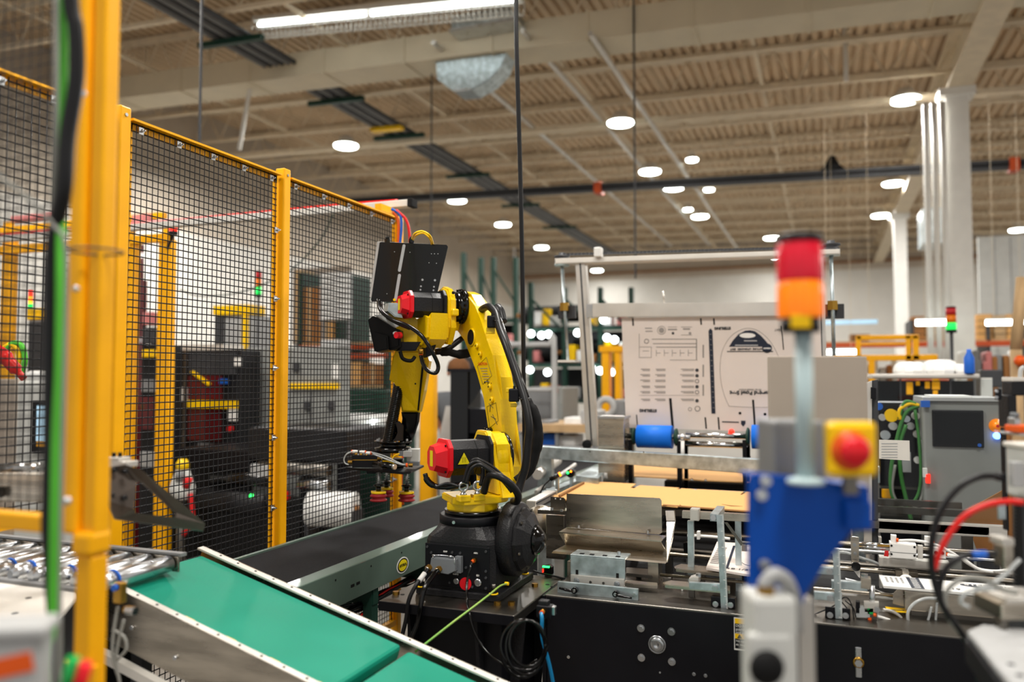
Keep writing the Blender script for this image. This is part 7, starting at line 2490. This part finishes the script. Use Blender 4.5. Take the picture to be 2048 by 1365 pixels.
# one continuous body: pelvis, spine, neck, head, arms to the wrists, legs to the ankles
P_ = [(0, 0, .93), (0, 0, 1.12), (0, .01, 1.32), (0, 0, 1.44), (0, -.02, 1.52), (0, -.03, 1.62), (0, -.03, 1.72),
      (-.17, 0, 1.40), (-.22, -.02, 1.14), (-.26, -.12, .93), (.17, 0, 1.40), (.23, -.04, 1.14), (.20, -.20, 1.06),
      (-.09, 0, .88), (-.10, -.01, .48), (-.10, .02, .09), (-.10, -.14, .04), (.09, 0, .88), (.10, -.01, .48), (.10, .02, .09), (.10, -.14, .04)]
E_ = [(0, 1), (1, 2), (2, 3), (3, 4), (4, 5), (5, 6), (2, 7), (7, 8), (8, 9), (2, 10), (10, 11), (11, 12), (0, 13), (13, 14), (14, 15), (15, 16), (0, 17), (17, 18), (18, 19), (19, 20)]
R_ = [.145, .13, .14, .07, .055, .085, .07, .062, .045, .028, .062, .045, .028, .095, .06, .045, .035, .095, .06, .045, .035]
skin('body', P_, E_, R_, 'skin', t)
skin('t_shirt', [(0, 0, 1.0), (0, 0, 1.15), (0, .01, 1.33), (0, 0, 1.42), (-.17, 0, 1.40), (-.215, -.015, 1.22), (.17, 0, 1.40), (.22, -.03, 1.22)], [(0, 1), (1, 2), (2, 3), (2, 4), (4, 5), (2, 6), (6, 7)],
     [.165, .155, .16, .095, .085, .075, .085, .075], 'shirt', t)
skin('trousers', [(0, 0, .97), (-.09, 0, .88), (-.10, -.01, .48), (-.10, .02, .12), (.09, 0, .88), (.10, -.01, .48), (.10, .02, .12)], [(0, 1), (1, 2), (2, 3), (0, 4), (4, 5), (5, 6)], [.16, .12, .08, .065, .12, .08, .065], 'trousers', t)
o_ = V((wx, wy, 0))
B().slab([o_ + ax * x - ay * .175 + Z_ * z for x, z in ((-.15, .55), (.15, .55), (.17, 1.0), (.1, 1.35), (-.1, 1.35), (-.17, 1.0))], ay * .01, .003).build('apron', 'apron', t)
# hair cap
c = o_ - ay * .02 + Z_ * 1.665
b = B()
b.lathe([(.098, -.02), (.104, .02), (.09, .07), (.05, .105), (.002, .115)], c + ay * .02, Z_, 18)
b.build('hair', 'hair', t)
for s_ in (-1, 1):
    B().sphere(o_ + ax * s_ * .034 - ay * .115 + Z_ * 1.645, .010, 8).build('eye', 'white_plastic', t)
    B().torus(o_ + ax * s_ * .088 - ay * .02 + Z_ * 1.635, X_, .018, .007, 12, 6).build('ear', 'skin', t)
B().lathe([(.016, 0), (.011, .025), (.004, .04)], o_ - ay * .125 + Z_ * 1.60, Z_, 10).build('nose', 'skin', t)
B().cbox(o_ - ay * .112 + Z_ * 1.575, (.045, .008, .009), (ax, ay, Z_), .003).build('mouth', 'red_rubber', t)


def hand(w, fwd, side, nm):
    fwd = fwd.normalized(); side = side.normalized()
    up = fwd.cross(side)
    b = B()
    b.cbox(w + fwd * .045, (.09, .075, .026), (fwd, side, up), .010)
    for k, (off, ln) in enumerate(((.028, .062), (.010, .072), (-.009, .066), (-.027, .052))):
        q = w + fwd * .088 + side * off
        b.tube([q, q + fwd * ln * .5 - up * .006, q + fwd * ln * .85 - up * .022, q + fwd * ln - up * .036], [.009, .0085, .008, .006], 8, 3)
    q = w + fwd * .02 + side * .034
    b.tube([q, q + fwd * .03 + side * .022, q + fwd * .06 + side * .03 - up * .01], [.012, .010, .007], 8, 3)
    return b.build(nm, 'skin', t)


hl = o_ - ax * .26 - ay * .12 + Z_ * .93
hand(hl, (Z_ * -1 - ay * .35 - ax * .1), ax, 'left_hand')
hr = o_ + ax * .20 - ay * .20 + Z_ * 1.06
hand(hr, (-ay - Z_ * .2 - ax * .2), -ax, 'right_hand')
B().torus(hl + Z_ * .03 + ay * .015, V((0, 0, 1)), .033, .008, 20, 6).build('wrist_watch', 'black_panel', t)
for s_ in (-1, 1):
    B().cbox(o_ + ax * s_ * .10 - ay * .05 + Z_ * .045, (.10, .27, .09), (ax, ay, Z_), .03).build('shoe', 'black_matte', t)
# ------------------------------------------------------------------ right background
t = T0('guard_railing', 'yellow guard railing with raised portal in the right background', 'railing', 1770, 9.5)
for x0, x1 in ((1712, 1722), (1812, 1822), (1826, 1838)):
    yb(t, 'post', 'fence_yellow', x0, 672, x1, 722, 9.5, .08)
yb(t, 'top_rail', 'fence_yellow', 1712, 670, 1838, 680, 9.5, .08, None, .01)
yb(t, 'mid_rail', 'fence_yellow', 1715, 686, 1815, 690, 9.52, .04)
yb(t, 'lower_rail', 'fence_yellow', 1668, 710, 1876, 722, 9.5, .08, None, .01)
for x in (1738, 1866, 1672):
    yb(t, 'post', 'fence_yellow', x, 722, x + 12, 800, 9.5, .08, 0)
t = T0('case_packer', 'long dark glass-sided machine with steel top in the right background', 'machine', 1850, 6.4)
yb(t, 'top', 'alu', 1745, 748, 1960, 758, 6.35, .9, None, .01)
yb(t, 'glass_front', 'screen_dark', 1745, 762, 1948, 812, 6.4, .04)
yb(t, 'body', 'black_panel', 1745, 812, 1965, 1050, 6.42, .8, 0)
for x0, y0, x1, y1 in ((1813, 765, 1826, 790), (1832, 763, 1840, 772), (1850, 764, 1860, 778), (1864, 764, 1880, 780), (1866, 782, 1876, 792)):
    yb(t, 'orange_part', 'fence_yellow', x0, y0, x1, y1, 6.38, .02, None, .004)
yb(t, 'white_column', 'box_white', 1962, 756, 1985, 800, 6.38, .2)
for x in (1800, 1900):
    yb(t, 'door_frame', 'dark_grey', x, 758, x + 3, 814, 6.38, .03)
for i, (x0, y0, x1, y1, lb) in enumerate([(1792, 724, 1862, 748, 'left white plastic wrapped pile on the steel machine top'), (1850, 720, 1925, 748, 'tall white plastic wrapped pile on the steel machine top'), (1905, 728, 1948, 748, 'right low white wrapped pile on the steel machine top')]):
    X0, X1, Z0, Z1 = yrect(x0, y0, x1, y1, 6.5)
    tt = thing('wrapped_pile', lb, 'package', ((X0 + X1) / 2, 6.7, Z0), 'white wrapped piles')
    random.seed(i)
    b = B()
    n_ = 12
    rings = []
    for k, zf_ in enumerate((0, .25, .6, .85, 1)):
        f_ = (1, 1.03, .96, .85, .6)[k]
        rings.append([b._v(((X0 + X1) / 2 + math.cos(2 * math.pi * j / n_) * (X1 - X0) / 2 * f_ * random.uniform(.93, 1.05), 6.72 + math.sin(2 * math.pi * j / n_) * .25 * f_, Z0 + (Z1 - Z0) * zf_ * random.uniform(.97, 1.05))) for j in range(n_)])
    for k in range(4):
        for j in range(n_):
            b.face([rings[k][j], rings[k][(j + 1) % n_], rings[k + 1][(j + 1) % n_], rings[k + 1][j]])
    b.face(rings[-1]); b.face(rings[0][::-1])
    b.build('wrap', 'white_wrap', tt)
c = YP(1948, 790, 6.2)
tag(B().lathe([(.03, 0), (.034, .01), (.034, .11), (.015, .15), (.015, .17)], V((c.x, 6.36, YP(1948, 748, 6.36).z)), Z_, 16).build('spray_bottle', 'blue'), 'blue spray bottle at right end of the dark machine top', 'bottle')
# equipment behind the door: valves and cable loops
t = T0('valve_rack', 'black rack of valves with coloured fittings behind the acrylic door', 'machine', 1800, 4.9)
yb(t, 'back', 'black_panel', 1758, 806, 1842, 1045, 4.9, .3, 0, .005)
for x, y, r, m in ((1782, 831, .035, 'yellow'), (1757, 813, .02, 'blue'), (1785, 852, .022, 'grey_light'), (1764, 835, .018, 'grey_light'), (1820, 852, .02, 'grey_light'), (1806, 815, .02, 'steel'), (1770, 870, .025, 'steel'),
                   (1830, 832, .02, 'white_plastic'), (1812, 838, .018, 'steel'), (1833, 868, .02, 'white_plastic'), (1834, 920, .018, 'white_plastic')):
    p = YP(x, y, 4.88)
    B().cyl(p, p - Y_ * .04, r, n=14).build('fitting', m, t)
yb(t, 'yellow_plug', 'fence_yellow', 1764, 978, 1782, 998, 4.86, .05, None, .006)
yb(t, 'plate', 'grey_light', 1800, 905, 1822, 945, 4.87, .02)
for y in (975, 1005, 1030):
    yb(t, 'shelf', 'steel_dark', 1760, y, 1842, y + 4, 4.86, .05)
lp = [('yellow', [(1800, 840), (1800, 820), (1820, 808), (1838, 812)], .014), ('green_loop', [(1838, 812), (1812, 826), (1796, 870), (1782, 940), (1784, 990), (1800, 1010)], .013),
      ('green_loop', [(1812, 850), (1800, 890), (1802, 950), (1815, 1010), (1822, 1040)], .014), ('green_loop', [(1830, 820), (1838, 880), (1842, 950), (1836, 990), (1818, 1015)], .011),
      ('grey_cable', [(1790, 930), (1784, 980), (1800, 1012), (1822, 1020), (1842, 1000), (1850, 950), (1845, 880)], .012), ('green_loop', [(1798, 838), (1810, 805), (1832, 808)], .012)]
nmz = ['yellow looped cable', 'long green cable loop, left', 'straight green cable dropping in the middle', 'green cable loop, right', 'grey cable loop', 'short green cable arch']
for (m, pts, r), nm_ in zip(lp, nmz):
    tag(B().tube([YP(x, y, 4.78) for x, y in pts], r * .75, 8).build('looped_cable', m), nm_ + ' hanging before the black valve rack', 'cable')
t = T0('control_cabinet', 'grey control cabinet with black touch screen behind the acrylic door', 'cabinet', 1925, 4.7)
yb(t, 'body', 'cabinet_grey', 1848, 800, 2012, 1100, 4.7, .5, 0, .012)
yb(t, 'top_edge', 'grey_light', 1846, 796, 2012, 803, 4.68, .5)
sc = yb(t, 'bezel', 'black_panel', 1865, 821, 1968, 895, 4.685, .02, None, .004)
yb(t, 'screen', 'screen_dark', 1869, 825, 1963, 890, 4.68, .01)
p = YP(1993, 852, 4.7)
B().lathe([(.035, 0), (.035, .006), (.016, .008), (.02, .03), (.002, .034)], p, -Y_, 20).build('stop_button', 'lens_orange', t)
B().cyl(p - Y_ * .034, p - Y_ * .036, .008, n=12).build('stop_button_centre', 'red', t)
p = YP(1993, 872, 4.7)
B().cyl(p, p - Y_ * .02, .017, n=16).build('blue_light', 'lamp_blue', t)
p = YP(1959, 891, 4.675)
B().cyl(p, p - Y_ * .004, .009, n=12).build('power_button', 'blue', t)
yb(t, 'paper', 'white_wrap', 1862, 792, 1945, 797, 4.72, .3)
yb(t, 'blue_tag', 'blue', 1842, 802, 1860, 815, 4.67, .02)
for x, y, m in ((1856, 957, 'lamp_red'), (1850, 945, 'white_plastic')):
    p = YP(x, y, 4.68)
    B().box(p.x - .01, p.x + .01, 4.67, 4.7, p.z - .025, p.z + .02).build('marker', m, t)
t = T0('brown_flap', 'torn brown cardboard sheet leaning behind the acrylic door', 'cardboard', 1960, 4.3)
B().slab([YP(1918, 1030, 4.3), YP(2008, 980, 4.3), YP(2012, 1110, 4.3), YP(1960, 1120, 4.3), YP(1940, 1060, 4.3)], Y_ * .01).build('sheet', 'brown_box', t)
a0, a1, c0, c1 = yrect(1960, 1110, 2010, 1120, 4.3)
B().box(a0, a1, 4.3, 4.4, 0, c1 + .02).build('prop', 'dark_grey', t)
# lit tubes and shelf
for i, (x0, x1, y, Y, m, lb) in enumerate([(1832, 1900, 646, 11.5, 'lamp_white', 'bright tube light left of the near white column'), (1972, 2060, 646, 12.5, 'lamp_white', 'bright tube light at the right edge of the hall'),
                                          (1652, 1718, 705, 12.0, 'lamp_white', 'bright short tube light just above the beige panel'), (1640, 1755, 646, 12.6, 'screen_lit', 'dim tube light right of the red signal lamp')]):
    a_, c_ = YP(x0, y, Y), YP(x1, y, Y)
    t = thing('tube_light', lb, 'lamp', a_)
    B().cyl(a_, V((c_.x, c_.y, a_.z)), .035, n=12).build('tube', m, t)
    B().box(a_.x, c_.x, Y - .03, Y + .05, a_.z + .03, a_.z + .06).build('holder', 'alu_white', t)
    for x in (a_.x + .1, c_.x - .1):
        B().cyl((x, Y, a_.z + .06), (x, Y, hz(x, 4.893)), .003, n=6).build('suspension_wire', 'joist', t)
tower(1905, 617, (('lens_red_dim', 14), ('lens_orange_dim', 15), ('lit_green', 14)), 8.6, 'green lit stack light in front of the near white column', .045)
t = T0('shelf_rack', 'long orange shelf rack with boxes along the right background', 'rack', 1900, 14)
for x in (1822, 1975, 2062):
    yb(t, 'upright', 'dark_grey', x, 640, x + 7, 800, 14, .9, 0)
yb(t, 'beam', 'rack_orange', 1650, 684, 2070, 694, 13.98, .08)
yb(t, 'shelf', 'wood', 1650, 681, 2070, 684, 14, .9)
yb(t, 'beam', 'rack_orange', 1650, 755, 2070, 762, 13.98, .08)
random.seed(9)
lbx = ['tan wooden crate', 'brown box', 'pale carton', 'dark bin', 'tan carton']
spots3 = [(1825, 1850, 632, 'brown_box'), (1852, 1890, 640, 'wood'), (1955, 1985, 628, 'cardboard'), (1988, 2012, 630, 'wood'), (2014, 2040, 628, 'cardboard'), (1700, 1740, 668, 'brown_box')]
for i, (x0, x1, y0, m) in enumerate(spots3):
    X0, X1, Z0, Z1 = yrect(x0, y0, x1, 681, 14.1)
    t = thing('crate', ['brown crate at left on the right shelf rack', 'pale wooden crate left of the near column', 'tan crate right of the near column', 'slatted wooden crate among tan crates at the right', 'tan crate near the right edge of the hall', 'low brown crate just right of the signal lamp'][i], 'crate', ((X0 + X1) / 2, 14.3, Z0), 'crates on the right shelf rack')
    n_ = 4
    for k in range(n_):
        z0 = Z0 + (Z1 - Z0) * k / n_
        B().box(X0, X1, 14.1, 14.7, z0 + .006, z0 + (Z1 - Z0) / n_ - .006).build('board', m, t)
    B().box(X0 + .02, X1 - .02, 14.12, 14.68, Z0, Z1 - .01).build('core', 'dark_grey', t)
random.seed(21)
kk = 0
for (xa, xb_, ya, Y, n_) in ((1700, 1800, 762, 9.9, 8), (1925, 2040, 742, 9.0, 11), (1250, 1640, 770, 12.0, 0)):
    for i in range(n_):
        x = xa + (xb_ - xa) * (i + random.random() * .6) / n_
        h = random.randint(18, 52)
        m = random.choice(['grey', 'white_wrap', 'dark_grey', 'pink_cover', 'box_white', 'brown_box', 'grey_light'])
        X0, X1, Z0, Z1 = yrect(x - 6, ya - h, x + 7, ya, Y)
        tag(B().box(X0, X1, Y, Y + .3, 0, Z1, .02).build('far_carton', m), CW[m] + ' carton, ' + ORD[i] + ' from the left in the row ' + ('behind the yellow railing' if xa == 1700 else 'right of the near column'), 'carton', 'cartons ' + ('behind the railing' if xa == 1700 else 'right of the column'))
t = T0('office_block', 'pale panelled office block at the right end of the hall', 'wall', 2010, 17)
yb(t, 'panel_wall', 'box_white', 1958, 470, 2120, 640, 17, .1, 0)
for x in (1990, 2022, 2056):
    yb(t, 'panel_joint', 'grey_light', x, 475, x + 2, 640, 16.98, .03, 0)
t = T0('timber_post', 'slanting pale timber post at the right edge of the hall', 'post', 2035, 8.5)
a_, c_ = YP(2044, 555, 8.5), YP(2032, 700, 8.5)
B().cyl(V((c_.x, 8.5, 0)), c_, .05, n=10).build('lower_post', 'wood', t)
B().cyl(c_, a_, .05, n=10).build('upper_post', 'wood', t)
B().sphere(YP(2040, 722, 8.4), .05).build('orange_cap', 'orange', t)
t = T0('grey_screen_unit', 'dark grey monitor unit far right behind the control cabinet', 'monitor', 1980, 7.4)
yb(t, 'body', 'dark_grey', 1962, 740, 2006, 775, 7.4, .15, None, .01)
yb(t, 'stand', 'dark_grey', 1980, 775, 1988, 900, 7.45, .06, 0)
t = T0('air_unit', 'pale galvanised air unit hung under the roof near the far column', 'duct', 1870, 16)
yb(t, 'body', 'galv', 1845, 415, 1885, 488, 16, .8, None, .02)
for x in (1850, 1880):
    p = YP(x, 415, 16.2)
    B().cyl(p, V((p.x, 16.2, hz(p.x, 4.9))), .02, n=6).build('hanger_rod', 'joist', t)
